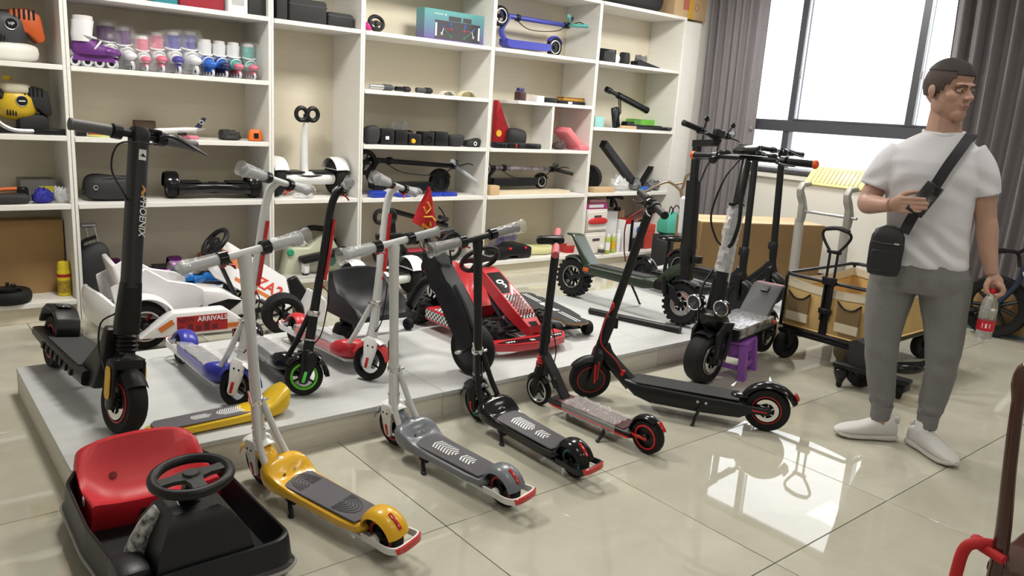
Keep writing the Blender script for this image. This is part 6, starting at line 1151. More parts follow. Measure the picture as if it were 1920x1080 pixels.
# battery row
BR = [(684, 710, .12, 'black round horn unit beside the upright'), (712, 737, .12, 'black charger brick with a white sticker'), (739, 762, .115, 'plain black charger brick'), (764, 788, .09, 'small black unit with an orange button'), (790, 812, .11, 'black fan housing in the charger row'), (814, 838, .115, 'square black battery case'), (840, 868, .1, 'black pile of coiled leads'), (870, 902, .07, 'small black bracket with white wheel')]
for k, (a, b2, h, lab) in enumerate(BR):
    xa, xb = X(a, 270, 5.38), X(b2, 270, 5.38)
    if k in (0, 6, 7): t = soft('charger_part', lab, 'charger', ((xa+xb)/2, 5.4, 1.12), ((xb-xa)/2, .06, h/2), NYL, .55, seed=20+k, amp=.15, group='chargers and leads on the shelf')
    else: t = bin_('charger_part', lab, 'charger', xa, xb, 1.12, h, BLK, 5.36, .11, .008, group='chargers and leads on the shelf')
    if k == 1: MB().bx(-.02, .01, -.057, -.0552, .04, .065).obj('sticker', WHITEP, t)
    if k == 3: b = MB(); b.lathe([(.02, 0), (.016, .012)], (-.02, -.055, .035), (0, -1, 0), 14); b.obj('orange_button', YREF, t)
    if k == 4: b = MB(); b.torus((0, -.055, .045), (0, 1, 0), .03, .006, 16, 6); b.obj('fan_ring', BLKG, t)
    if k == 7: b = MB(); b.torus((.0, -.06, .03), (0, 1, 0), .014, .004, 14, 6); b.obj('white_ring', WHITEP, t)
t = thing('cable_coil', 'coiled dark cables piled behind the chargers', 'cable', (X(755, 260, 5.55), 5.55, 1.12)); b = MB()
for k in range(5): b.torus((.02*sin(k*2), .02*cos(k*3), .02+.018*k), (.15*sin(k), .15*cos(k), 1), .1-.008*k, .009, 26, 6)
b.obj('coils', mat('purple_black_cable', (.05, .03, .045), .5), t)
soft('film_bundle', 'loose clear plastic bag standing behind the chargers', 'packaging', (X(748, 245, 5.62), 5.62, 1.12), (.09, .04, .1), WRAP, .8, seed=33, amp=.2)
for k, (a, b2) in enumerate(((695, 721), (743, 768), (803, 824), (825, 853))): bin_('battery_pack', 'thick blue shrink-wrapped battery pack nearest the upright' if k == 0 else 'thin flat blue battery pack in front of the folded black scooter', 'battery', X(a, 368, 5.34), X(b2, 368, 5.34), .715, .05 if k == 0 else .03, mat('blue_shrink_wrap', (.02, .05, .4), .25), 5.3, .1, .008, group='blue battery packs')
soft('film_bundle', 'crumpled white film under the folded black scooter', 'packaging', (X(735, 360, 5.42), 5.42, .715), (.16, .05, .03), WRAP2, .8, seed=40, amp=.25)
# fifth bay
RG = mat('red_gift_fabric', (.42, .005, .012), .55, col2=(.25, .003, .01), vscale=20); t = thing('red_flag_bag', 'tall red pointed fabric banner with gold emblem by the upright', 'bag', (X(935, 258, 5.5), 5.5, 1.12)); b = MB(); b.prism([(-.06, 0), (.16, 0), (.14, .06), (-.04, .4), (-.06, .4)], .07, 'xz', 0, .015, 2); b.obj('cloth', RG, t); b = MB(); b.lathe([(.03, 0), (.03, .003)], (-.03, -.037, .12), (0, -1, 0), 14); b.obj('emblem', GOLD, t)
soft('sun_hat', 'black fabric cap resting on the dark gear', 'cap', (X(966, 262, 5.46), 5.46, 1.12), (.11, .08, .09), NYL, .8, seed=41)
for k, (a, b2, h, lab) in enumerate(((925, 950, .05, 'black lamp bracket at the upright'), (945, 980, .055, 'black ribbed clamp with a red mark'), (978, 1010, .045, 'black rectangular buckle unit'))):
    t = bin_('scooter_clamp', lab, 'hardware', X(a, 275, 5.34), X(b2, 275, 5.34), 1.12, h, BLK, 5.3, .08, .01, group='black scooter clamps')
    for q in range(3): MB().box((-.03+.03*q, -.041, h*.5), (.014, .006, h*.6), .002).obj('rib', BLKG if q != 1 or k != 1 else RED, t)
t = thing('pink_case', 'pink plastic case leaning in the small compartment', 'case', (X(1071, 276, 5.38), 5.4, 1.12), (0, 0, radians(0))); b = MB(); b.box((-.01, 0, .095), (.29, .2, .065), .015, 2, rot=(0, radians(38), 0)); b.obj('case', mat('salmon_pink', (.7, .19, .22), .45), t); b = MB(); b.bx(.02, .15, -.12, .06, .0, .045, .006); b.obj('tray', MATS['salmon_pink'], t); b = MB(); b.box((-.0, -.02, .115), (.006, .12, .012), .002, rot=(0, radians(38), 0)); b.obj('handle_slot', ALU, t)
soft('wire_tangle', 'dark tangle of wires under the pink case', 'wires', (X(1048, 274, 5.36), 5.36, 1.12), (.06, .05, .03), mat('brown_wires', (.06, .03, .03), .6), .8, seed=43, amp=.3)
for a, b2, h, mm, lab, nm in ((969, 980, .075, mat('black_red_tin', (.05, .015, .015), .4), 'dark little tin with blue lid', 'small_tin'), (981, 999, .06, mat('clear_acrylic', (.6, .55, .5), .2, alpha=.6), 'clear acrylic box of pins', 'small_box'), (1001, 1015, .055, WHT, 'little white card box', 'small_box'), (1016, 1040, .045, BLK, 'small black lens clamp', 'camera_clamp'), (1042, 1092, .03, BLK, 'flat black plate with white sticker', 'flat_case')):
    t = bin_(nm, lab, 'box', X(a, 190, 5.4), X(b2, 190, 5.4), 1.53, h, mm, 5.36, .08, .004, group='small items above the divider')
    if 'blue' in lab: MB().lathe([(.035, .078), (.035, .1), (.03, .108)], n=18).obj('blue_lid', mat('navy_lid', (.01, .015, .12), .4), t)
    if 'sticker' in lab: MB().bx(-.05, .0, -.042, -.0405, .004, .024).obj('sticker', WHITEP, t)
bin_('small_box', 'flat orange-brown box lying on the black plate', 'box', X(1052, 180, 5.42), X(1090, 182, 5.42), 1.56, .035, mat('amber_card', (.5, .25, .03), .5), 5.38, .1, group='small items above the divider', lid=BLK)
bin_('small_box', 'little brown carton next to the patterned folded scooter', 'box', X(914, 362, 5.34), X(931, 362, 5.34), .715, .085, LCARD, 5.3, .07)
t = thing('tool_case', 'black moulded tool case with red latches', 'tool case', (X(952, 485, 5.42), 5.42, .13)); b = MB(); b.prism([(-.19, 0), (-.2, .06), (-.14, .1), (-.06, .1), (.0, .13), (.12, .13), (.2, .1), (.2, .02), (.18, 0), (.06, 0), (.04, .03), (-.06, .03), (-.08, 0)], .2, 'xz', 0, .012, 2); b.obj('case', BLK, t)
for xx in (-.06, .12): MB().box((xx, -.1, .1), (.03, .02, .02), .004).obj('latch', RED, t)
t = bin_('toy_box', 'blue, white and yellow printed toy box behind the tool case', 'box', X(912, 455, 5.55), X(972, 455, 5.55), .13, .2, mat('printed_card', (.65, .55, .2), .4, col2=(.1, .1, .35), vscale=9), 5.56, .12)
soft('folded_cloth', 'folded pale yellow cloth beside the tool case', 'cloth', (X(1008, 465, 5.5), 5.5, .13), (.19, .12, .035), mat('lemon_cloth', (.6, .58, .3), .85), .4, seed=50, amp=.12)
t = thing('wire_basket', 'shallow red plastic basket at the bay end', 'basket', (X(1068, 472, 5.42), 5.42, .13)); b = MB(); b.loft([[Vector((sx_*w, sy_*w*.6, z_)) for sx_, sy_ in ((-1, -1), (1, -1), (1, 1), (-1, 1))] for w, z_ in ((.08, 0), (.1, .075), (.095, .075), (.075, .008))]); b.obj('basket', mat('basket_red', (.5, .02, .02), .45), t)
for q in range(6): MB().box((-.07+.028*q, -.056, .04), (.006, .006, .06), .001, rot=(-.2, 0, 0)).obj('slat', mat('basket_red', (.5, .02, .02), .45), t)
# sixth bay
bin_('speaker_box', 'black box with a small white mark on the upper shelf', 'box', X(1122, 108, 5.38), X(1149, 110, 5.38), 1.94, .12, BLKG, 5.34, .12, face=NYL)
soft('headphones', 'black padded headset behind the wrapped ball', 'headset', (X(1171, 115, 5.4), 5.4, 1.94), (.05, .05, .075), NYL, .6, seed=60, amp=.15); soft('film_bundle', 'ball of dark parts wrapped in film on the upper shelf', 'packaging', (X(1202, 118, 5.4), 5.4, 1.94), (.075, .06, .07), mat('smoky_film', (.16, .16, .17), .25, bump=1., bscale=40), .9, seed=61, amp=.2)
soft('film_bundle', 'clear disc of packaging leaning on the black box', 'packaging', (X(1156, 113, 5.36), 5.36, 1.94), (.04, .02, .045), WRAP2, .9, seed=62)
b = MB(); b.prism([(-.16, 0), (.18, 0), (.18, .012), (-.05, .05), (-.16, .05)], .1, 'xz', 0, .006); t = tag(b.obj('wedge_plate', BLK), 'flat black wedge plate at the shelf edge', 'plate'); t.location = (X(1212, 122, 5.36), 5.38, 1.94)
soft('duffel_bag', 'long black duffel bag on top of the shelving', 'bag', (X(1185, 10, 5.45), 5.48, 2.46), (.42, .14, .11), NYL, .6, seed=63, amp=.03)
t = bin_('cardboard_box', 'taped brown carton with red print on top of the shelving', 'box', X(1252, 25, 5.42), X(1312, 30, 5.42), 2.46, .3, LCARD, 5.34, .3, tape=mat('yellow_tape', (.65, .38, .06), .35)); MB().bx(-.12, -.03, -.152, -.15, .08, .2).obj('print_block', mat('red_ink', (.5, .15, .1), .7), t); b = MB(); b.torus((.09, -.151, .12), (0, 1, 0), .03, .005, 18, 5, .3); b.obj('round_mark', MATS['red_ink'], t)
t = thing('shock_absorber', 'black air-spring tube propped on a wire stand', 'hardware', (X(1180, 205, 5.45), 5.42, 1.34)); a = Vector((-.38, 0, .36)); b_ = Vector((.2, 0, .2)); b = MB(); b.cyl(a.lerp(b_, .28), b_, .032, n=16); b.lathe([(.034, 0), (.036, .03), (.02, .04)], b_, b_-a, 14); b.obj('cylinder', BLKG, t); b = MB(); b.cyl(a, a.lerp(b_, .3), .02, n=12); b.cyl(a, a.lerp(b_, .1), .03, n=12); b.obj('rod', BLKM, t); b = MB(); b.tube([a.lerp(b_, .3), (-.2, -.03, .14), (-.22, -.03, .02)], .006, 6); b.tube([a.lerp(b_, .35), (-.12, .03, .15), (-.22, .03, .02)], .006, 6); b.box((-.22, 0, .1), (.08, .05, .2), .012, rot=(0, -.25, 0)); b.obj('stand', BLKM, t)
t = thing('guide_rail', 'pair of long flat black rails at the shelf edge', 'rail', (X(1210, 240, 5.34), 5.34, 1.34)); MB().bx(-.22, .36, -.03, .03, .0, .03, .003).obj('rail', BLKM, t); MB().bx(-.26, .3, .04, .1, .03, .045, .003).obj('rail', BLKG, t); MB().bx(.3, .38, -.04, .05, .012, .036, .003).obj('end_fitting', DGREY, t); MB().bx(-.3, -.2, -.04, .06, 0, .07, .01).obj('motor_block', BLK, t)
bin_('small_box', 'little beige carton in front of the rails', 'box', X(1163, 242, 5.3), X(1192, 243, 5.3), 1.34, .03, LCARD, 5.29, .02); bin_('plastic_tray', 'bright green plastic tray behind the rails', 'tray', X(1183, 228, 5.58), X(1226, 232, 5.58), 1.34, .1, mat('bright_green', (.15, .5, .05), .4), 5.54, .12, .012); bin_('small_box', 'small pale turquoise box behind the upright', 'box', X(1110, 232, 5.5), X(1127, 232, 5.5), 1.34, .1, mat('aqua_card', (.3, .6, .58), .5), 5.46, .08)
t = thing('black_tyre_ring', 'black scooter tyre standing at the upright', 'tyre', (X(1108, 348, 5.5), 5.52, .72)); wheel(t, (0, 0, .125), .125, .06, ax=(1, .3, 0), name='tyre', ri=.66)
t = thing('scooter_beam', 'long black scooter beam leaning diagonally on the shelf', 'beam', (X(1158, 350, 5.5), 5.5, .72)); a = Vector((-.23, .05, .46)); b_ = Vector((.2, -.05, .04)); MB().loft([[p+o for o in (Vector((-.0, -.04, -.03)), Vector((.03, -.04, .03)), Vector((.03, .04, .03)), Vector((-.0, .04, -.03)))] for p in (a, b_)]).obj('beam', BLKM, t)
t = thing('scooter_beam', 'short black beam leaning the other way behind the film', 'beam', (X(1208, 350, 5.5), 5.5, .72)); a = Vector((.16, .05, .26)); b_ = Vector((-.1, -.03, .05)); MB().loft([[p+o for o in (Vector((-.02, -.04, -.04)), Vector((.02, -.04, .04)), Vector((.02, .04, .04)), Vector((-.02, .04, -.04)))] for p in (a, b_)]).obj('beam', BLKM, t)
bin_('small_box', 'flat brown carton in front of the spare tyre', 'box', X(1111, 360, 5.32), X(1150, 360, 5.32), .72, .05, LCARD, 5.3, .1)
for k, (a, r_, mm, lab) in enumerate(((1165, .09, WRAP2, 'pale crumpled film heap beside the beam'), (1195, .08, MATS['smoky_film'], 'smoky film bundle beside the beam'), (1232, .12, MATS['smoky_film'], 'grey film bundle at the shelf end'))): soft('film_bundle', lab, 'packaging', (X(a, 350, 5.42), 5.44, .72), (r_, .07, .06), mm, .9, seed=70+k, amp=.25)
bin_('small_box', 'small blue box among the film bundles', 'box', X(1200, 355, 5.34), X(1215, 355, 5.34), .72, .05, mat('cobalt_card', (.03, .12, .5), .5), 5.3, .05)
# drawers
DRW = mat('white_drawer_plastic', (.74, .7, .66), .4); xa, xb = X(1092, 470, 5.36), X(1130, 470, 5.36)
for k, z in enumerate((.1, .33)):
    t = thing('storage_drawer', ['lower white plastic storage drawer', 'upper white plastic storage drawer with a red cloth over it'][k], 'drawer', ((xa+xb)/2, 5.48, z)); w = (xb-xa)/2; MB().bx(-w, w, -.14, .2, 0, .225, .006).obj('body', DRW, t); MB().bx(-w+.012, w-.012, -.152, -.14, .02, .2, .004).obj('drawer_front', DRW, t); MB().bx(-.05, .05, -.156, -.151, .14, .165, .002).obj('handle', DGREY, t)
t = soft('red_cloth', 'red cloth hanging over the upper drawer front', 'cloth', ((xa+xb)/2, 5.32, .41), (.12, .015, .03), mat('scarlet_cloth', (.55, .02, .02), .7), .6, seed=80, amp=.1)
bin_('book_box', 'flat magenta box lying on the drawers', 'box', X(1094, 392, 5.36), X(1136, 392, 5.36), .557, .055, mat('magenta_card', (.45, .03, .2), .5), 5.34, .22, face=WHITEP); bin_('small_box', 'pale pink flat packet on the magenta box', 'box', X(1098, 380, 5.42), X(1128, 380, 5.42), .613, .03, mat('pale_pink_card', (.6, .3, .32), .5), 5.36, .16)
t = thing('mini_stand', 'small black gimbal stand on the cartons', 'stand', (X(1150, 392, 5.45), 5.45, .51)); b = MB(); b.tube([(-.1, 0, .14), (.0, 0, .15), (.12, 0, .13)], .018, 10, 3); b.tube([(-.02, 0, .14), (.03, 0, .08), (.06, 0, .02)], .012, 8, 3); b.box((.06, 0, .02), (.07, .05, .04), .008); b.box((-.03, 0, .09), (.04, .04, .1), .01); b.obj('stand', BLK, t)
bin_('packed_box', 'tall white carton next to the drawers', 'box', X(1133, 450, 5.45), X(1153, 450, 5.45), .1, .41, WHT, 5.44, .2); bin_('packed_box', 'tall tan carton behind the spray cans', 'box', X(1156, 450, 5.5), X(1166, 450, 5.5), .1, .41, LCARD, 5.5, .16)
def can(label, pxx, y, h, r, m, capm=WHT, lab_=None): t = thing('spray_can', label, 'can', (X(pxx, 470, y), y, .1)); MB().lathe([(r*.9, 0), (r, .004), (r, h*.78), (r*.75, h*.86)], n=18).obj('can_body', m, t); MB().lathe([(r*.6, h*.85), (r*.6, h*.98), (r*.4, h)], n=14).obj('cap', capm, t); MB().lathe([(r*1.01, h*.2), (r*1.01, h*.6)], n=18, cap=False).obj('label_band', lab_ or WHITEP, t)
LIM = mat('lime_can', (.42, .5, .1), .35); can('short cream tin in front of the drawers', 1127, 5.31, .1, .03, mat('cream_can', (.65, .6, .48), .4), lab_=DGREY); can('lime green spray can nearest the drawers', 1138, 5.33, .2, .028, LIM); can('lime green spray can beside the white one', 1148, 5.35, .2, .028, LIM, lab_=YEL); can('tall white spray can beside the black-and-white carton', 1157, 5.36, .23, .026, WHT); can('slim pale green spray can', 1164, 5.42, .2, .02, mat('sage_can', (.4, .48, .36), .4))
t = bin_('packed_box', 'tall white carton with black edge and red top', 'box', X(1165, 465, 5.36), X(1179, 465, 5.36), .1, .33, WHT, 5.34, .16); MB().bx(.03, .07, -.083, .08, 0, .33).obj('black_edge', BLK, t); MB().bx(-.05, .071, -.082, .081, .29, .331).obj('red_top', RED, t)
t = bin_('packed_box', 'white and blue printed carton on the dark crate', 'box', X(1181, 440, 5.45), X(1202, 440, 5.45), .22, .16, WHT, 5.42, .14); b = MB(); b.lathe([(.04, 0), (.04, .002)], (.01, -.071, .08), (0, -1, 0), 16); b.obj('blue_mark', mat('cobalt_card', (.03, .12, .5), .5), t); bin_('dark_crate', 'low dark crate under the blue-printed carton', 'crate', X(1181, 465, 5.42), X(1204, 465, 5.42), .1, .12, NYL, 5.4, .18, .01)
bin_('red_crate', 'red plastic crate on the bottom shelf', 'crate', X(1206, 465, 5.4), X(1228, 465, 5.4), .1, .26, mat('crate_red', (.5, .05, .03), .45), 5.38, .2, .012, lid=NAR)
t = bin_('pink_folder', 'open pink paper folder leaning on the cartons', 'folder', X(1170, 415, 5.6), X(1225, 415, 5.6), .45, .012, mat('salmon_paper', (.6, .3, .25), .8), 5.46, .2); t.rotation_euler = (0, -.3, 0)
for k, pxx in enumerate((1232, 1240)): can(['blue bottle beside the red crate', 'second blue bottle at the shelf end'][k], pxx, 5.4, .14, .03, mat('cobalt_bottle', (.02, .06, .35), .3))
# in front of the sixth bay: stunt scooter, teal bag, loose wheel
q0 = ray_pt(1296, 480, 4.55); t = thing('stunt_scooter', 'stunt scooter with bronze Y-shaped handlebars and a white deck', 'scooter', (q0.x, 4.55, 0)); B0 = V(t.location); rp = lambda px, py, y: ray_pt(px, py, y)-B0
BRZ = mat('bronze_metal', (.28, .23, .18), .3, .8); b = MB(); jn = rp(1277, 358, 4.55); b.cyl(rp(1296, 470, 4.55), jn, .018, .016, 12); b.tube([jn, rp(1262, 345, 4.58), rp(1245, 342, 4.62), rp(1205, 362, 4.7)], .013, 10, 4); b.tube([jn, rp(1283, 345, 4.53), rp(1288, 330, 4.5), rp(1306, 322, 4.42)], .013, 10, 4); b.cyl(rp(1262, 346, 4.58), rp(1284, 342, 4.53), .011, n=10); b.obj('handlebar', BRZ, t)
d0 = rp(1297, 462, 4.55); b = MB(); b.loft([[p+Vector((ox, oy, 0)) for ox, oy in ((-.03, -.03), (.03, -.03), (.03, .03), (-.03, .03))] for p in (d0, Vector((-.06, .04, .16)), Vector((-.14, .1, .09)))]); b.obj('fork_cover', WHT, t)
MB().loft([[Vector((x, .12+s_*w, z)) for s_, z in ((-1, z0), (1, z0), (1, z0+.025), (-1, z0+.025))] for x, w, z0 in ((-.62, .04, .06), (-.5, .055, .06), (-.25, .055, .06), (-.12, .03, .08))]).obj('deck', WHT, t); wheel(t, (-.08, .1, .06), .06, .03, name='front_wheel', ri=.7); wheel(t, (-.62, .12, .06), .06, .03, name='rear_wheel', ri=.7)
t = thing('saddle_scooter', 'black saddle on a post belonging to a scooter behind the green one', 'saddle', (5.33, 4.26, 0)); b = MB(); b.ell((0, 0, .45), (.13, .07, .03), rot=(0, 0, -.6)); b.ell((.09, -.06, .455), (.09, .03, .02), rot=(0, 0, -.6)); b.obj('saddle', BLKG, t); b = MB(); b.cyl((-.02, 0, .43), (-.06, 0, .0), .016, n=12); b.obj('seat_post', BLKM, t); b = MB(); b.box((-.07, 0.02, .012), (.12, .16, .024), .01); b.obj('foot_plate', BLK, t)
bin_('dark_crate', 'dark crate on the floor carrying the teal tote bag', 'crate', 6.1, 6.42, 0, .32, NYL, 4.92, .2, .012, lid=DGREY)
t = thing('tote_bag', 'teal fabric tote bag standing by the shelving end', 'bag', (6.26, 5.02, .32)); b = MB(); b.loft([[Vector((sx_*w, sy_*d_, z)) for sx_, sy_ in ((-1, -1), (-.3, -1.25), (.4, -1.1), (1, -1), (1, 1), (0, 1.2), (-1, 1))] for w, d_, z in ((.1, .05, 0), (.14, .07, .03), (.15, .065, .12), (.12, .04, .2), (.1, .02, .22))]); b.obj('bag_body', mat('teal_cloth', (.06, .36, .27), .65), t); b = MB(); b.tube([(-.06, -.03, .2), (-.05, -.04, .26), (.0, -.04, .3), (.05, -.04, .26), (.06, -.03, .2)], .006, 6, 4); b.obj('handle', BLK, t); b = MB(); b.tube([(-.04, .02, .2), (0, .03, .28), (.05, .02, .2)], .006, 6, 4); b.obj('handle', BLK, t)
t = thing('toy_roller', 'small loose wheel with green spokes under the sixth bay', 'wheel', (5.2, 5.12, 0)); wheel(t, (0, 0, .05), .05, .03, name='tyre', ri=.72, spokes=6, rimc=mat('mint_plastic', (.35, .55, .35), .4), ax=(.4, 1, 0))
# ================================================================== the standing man
def fuse(b, name, m, parent, vox=.006, it=4, fac=.5, disp=None, post=None, label=None):
    """weld overlapping closed shapes into one continuous skin"""
    o = b.obj('tmp_fuse', m); r = o.modifiers.new('r', 'REMESH'); r.mode = 'VOXEL'; r.voxel_size = vox
    s = o.modifiers.new('s', 'SMOOTH'); s.factor = fac; s.iterations = it
    if disp:
        for k, (st, sc_) in enumerate(disp):
            tx = bpy.data.textures.new('cl', 'CLOUDS'); tx.noise_scale = sc_; tx.noise_depth = 1; d = o.modifiers.new('d%d' % k, 'DISPLACE'); d.texture = tx; d.strength = st; d.mid_level = .5; d.texture_coords = 'LOCAL'
    dg = bpy.context.evaluated_depsgraph_get(); me = bpy.data.meshes.new_from_object(o.evaluated_get(dg)); old = o.data; bpy.data.objects.remove(o); bpy.data.meshes.remove(old)
    if post:
        for v in me.vertices: v.co = post(v.co)
    me.polygons.foreach_set('use_smooth', [True]*len(me.polygons)); me.name = name; me.materials.clear(); me.materials.append(m)
    o = bpy.data.objects.new(name, me); COL.objects.link(o); o.parent = parent
    if label: o['label'] = label
    return o
SKIN = mat('skin', (.47, .28, .215), .5, var=.12, vscale=14, sss=.08); HAIR = mat('dark_brown_hair', (.02, .014, .012), .7, bump=.6, bscale=240); FADE = mat('shaved_hair', (.06, .043, .038), .75, bump=.5, bscale=300)
TEE = mat('white_cotton', (.66, .66, .72), .85, bump=.05, bscale=300); JOG = mat('grey_marl_jersey', (.2, .2, .205), .9, var=.1, vscale=120, bump=.1, bscale=200)
man = thing('person', 'standing person in white T-shirt and grey joggers looking aside at a phone in hand', 'person', (3.62, 1.43, 0), (0, 0, radians(-68.44)))
def rings(b, secs, n=22, e=.85):
    pw = lambda t: math.copysign(abs(t)**e, t)
    return b.loft([[Vector((cx+w*pw(cos(2*pi*i/n)), cy+d*pw(sin(2*pi*i/n)), z)) for i in range(n)] for cx, cy, w, d, z in secs])
# head in its own frame: chin at z 0, facing -y; turned to his left
HM = Matrix.Translation((-.062, .0, 1.517)) @ Matrix.Rotation(radians(50), 4, 'Z') @ Matrix.Rotation(radians(4), 4, 'X') @ Matrix.Diagonal((1.0, 1.0, 1.0, 1))
b = MB(); b.M = HM
b.ell((0, .018, .146), (.076, .097, .1), nu=24, nv=16); b.ell((0, -.03, .075), (.062, .062, .07), nu=20, nv=12); b.ell((0, -.062, .03), (.038, .034, .03)); b.ell((0, -.074, .016), (.024, .02, .016))
b.ell((0, -.072, .147), (.056, .022, .014)); b.ell((0, -.032, .178), (.06, .054, .048))
for g in (-1, 1): b.ell((g*.038, -.05, .1), (.03, .032, .03)); b.ell((g*.054, -.008, .066), (.014, .04, .042), rot=(.4, 0, 0)); b.ell((g*.079, .018, .112), (.008, .02, .031), rot=(-.2, 0, g*.3)); b.ell((g*.083, .026, .118), (.006, .014, .02), rot=(-.2, 0, g*.5))
b.loft([[Vector((sx_*w, y, z)) for sx_, y, z in ((-1, y1, z), (0, y0, z+dz), (1, y1, z))] for w, y0, y1, z, dz in ((.008, -.09, -.07, .146, .0), (.01, -.103, -.075, .125, .0), (.014, -.118, -.08, .104, .0), (.018, -.117, -.08, .094, .0), (.012, -.1, -.08, .087, 0))]); b.ell((0, -.112, .1), (.011, .012, .01))
for g in (-1, 1): b.ell((g*.013, -.1, .095), (.009, .012, .008))
b.ell((0, -.092, .067), (.022, .01, .007)); b.ell((0, -.09, .056), (.021, .01, .007))
# neck, torso core, arms
b.M = Matrix.Identity(4)
b.tube([(-.055, .03, 1.6), (-.054, .025, 1.52), (-.05, .02, 1.44), (-.05, .01, 1.36)], [.06, .066, .073, .085], 18, 3)
rings(b, [(-.042, .03, .13, .09, .86), (-.05, .02, .13, .09, 1.1), (-.063, .015, .15, .095, 1.28), (-.065, .015, .15, .08, 1.36), (-.055, .02, .09, .06, 1.42)])
b.tube([(-.2, .01, 1.36), (-.25, .01, 1.27), (-.288, -.0, 1.18), (-.298, -.015, 1.135)], [.052, .05, .046, .044], 16, 3)
b.tube([(-.3, -.01, 1.145), (-.296, -.035, 1.13), (-.265, -.09, 1.135), (-.225, -.145, 1.14), (-.195, -.175, 1.146)], [.044, .046, .041, .032, .028], 16, 3)
b.tube([(.07, .01, 1.375), (.12, .015, 1.28), (.15, .02, 1.19), (.172, .02, 1.1)], [.052, .05, .045, .041], 16, 3)
b.tube([(.17, .02, 1.11), (.183, .015, 1.06), (.2, .0, .98), (.22, -.01, .91), (.228, -.012, .885)], [.042, .044, .037, .029, .027], 16, 3)
# right hand on the phone: palm, four fingers across the back, thumb behind
b.ell((-.163, -.197, 1.153), (.045, .018, .036), rot=(0, .1, .5))
for k, (kz, tx, tz) in enumerate(((1.183, -.066, 1.186), (1.165, -.052, 1.168), (1.147, -.055, 1.15), (1.131, -.072, 1.131))):
    b.tube([(-.165, -.197, kz-.004), (-.128, -.212, kz), (-.098, -.218, kz+.002), (tx, -.212, tz)], [.0115, .0105, .0095, .008], 10, 3)
b.tube([(-.185, -.18, 1.165), (-.155, -.175, 1.195), (-.125, -.165, 1.207), (-.1, -.158, 1.21)], [.013, .012, .0105, .009], 10, 3)
# left hand closed on the bottle cap
b.ell((.245, -.018, .852), (.034, .024, .04), rot=(0, -.35, .1))
for k in range(4):
    y = -.05+.021*k; b.tube([(.25, y+.006, .853), (.276, y, .838), (.279, y-.002, .815), (.262, y-.003, .802), (.249, y-.002, .806)], [.012, .0115, .0105, .0095, .008], 10, 3)
b.tube([(.226, -.035, .868), (.215, -.055, .84), (.221, -.062, .815), (.232, -.062, .805)], [.013, .012, .0105, .009], 10, 3)
# shins
for ax_, ay, kx, ky in ((-.098, .09, -.14, .04), (.1, .1, .11, .04)): b.tube([(kx, ky, .42), (ax_, ay, .18), (ax_, ay, .075)], [.05, .038, .036], 12, 3)
HMi = HM.inverted()
def dents(co):
    q = HMi @ co
    if -.02 < q.z < .26 and q.length < .35:
        for g in (-1, 1):
            w = math.exp(-((q.x-g*.031)/.017)**2-((q.z-.126)/.011)**2)
            if q.y < -.03: q = Vector((q.x, q.y+.012*w, q.z))
        if q.y < -.05: q = Vector((q.x, q.y+.004*math.exp(-(q.x/.03)**2-((q.z-.0615)/.003)**2), q.z))
        return HM @ q
    return co
body = fuse(b, 'body', SKIN, man, .0034, 7, .5, post=dents)
def head_part(name, m, fn): b = MB(); b.M = HM; fn(b); return b.obj(name, m, body)
for g in (-1, 1):
    head_part('eye', mat('eye_white', (.6, .57, .55), .3), lambda b: b.ell((g*.031, -.0735, .125), (.012, .01, .007)))
    head_part('iris', mat('iris_brown', (.03, .02, .015), .2), lambda b: b.ell((g*.031+.004, -.0825, .1245), (.0045, .002, .0055)))
    head_part('eyelid', SKIN, lambda b: b.tube([(g*.017, -.0815, .126), (g*.03, -.087, .1325), (g*.045, -.078, .128)], [.003, .0042, .003], 8, 4))
    head_part('eyebrow', HAIR, lambda b: b.tube([(g*.013, -.0935, .142), (g*.03, -.0925, .147), (g*.05, -.079, .144)], [.0032, .0042, .002], 8, 4, flat=(1, .7)))
LIP = mat('lip_skin', (.4, .17, .15), .45)
head_part('lips', LIP, lambda b: (b.tube([(-.022, -.09, .0615), (-.008, -.1005, .065), (0, -.1, .064), (.008, -.1005, .065), (.022, -.09, .0615)], [.002, .0042, .0038, .0042, .002], 8, 4), b.tube([(-.021, -.09, .0605), (0, -.099, .0555), (.021, -.09, .0605)], [.002, .005, .002], 8, 5)))
def haircap(zl, zh, lo, hi, off, name, m):
    b = MB(); b.M = HM; nu, nv = 40, 24; vs = []; fs = []; ok = []
    for j in range(nv+1):
        for i in range(nu):
            ph = -pi/2+pi*j/nv; a = 2*pi*i/nu; r = Vector((.076*cos(ph)*cos(a), .097*cos(ph)*sin(a), .1*sin(ph))); r = r*(1+off/.09); p = Vector((0, .018, .146))+r
            if p.y < .02: p.y -= .013*min(1, (.02-p.y)/.06)*max(0, min(1, (p.z-.13)/.04))
            vs.append(p)
    for j in range(nv):
        for i in range(nu):
            q = [j*nu+i, j*nu+(i+1) % nu, (j+1)*nu+(i+1) % nu, (j+1)*nu+i]; c = sum((vs[k] for k in q), Vector())/4
            fr = max(0, min(1, (-c.y+.02)/.09)); side = lo+(hi-lo)*fr**1.4
            if c.z > side and c.z < zh+1 and (c.z < zl or zl == 0): fs.append(tuple(q))
    bm_ = bmesh.new(); bv = [bm_.verts.new(p) for p in vs]
    for f in fs: bm_.faces.new([bv[k] for k in f])
    bmesh.ops.delete(bm_, geom=[v for v in bm_.verts if not v.link_faces], context='VERTS'); bmesh.ops.recalc_face_normals(bm_, faces=bm_.faces); bmesh.ops.solidify(bm_, geom=list(bm_.faces), thickness=.006); b.bm(bm_); return b.obj(name, m, body)
haircap(.212, 9, .088, .192, .006, 'shaved_sides', FADE); haircap(0, 9, .203, .193, .0095, 'hair_top', HAIR)
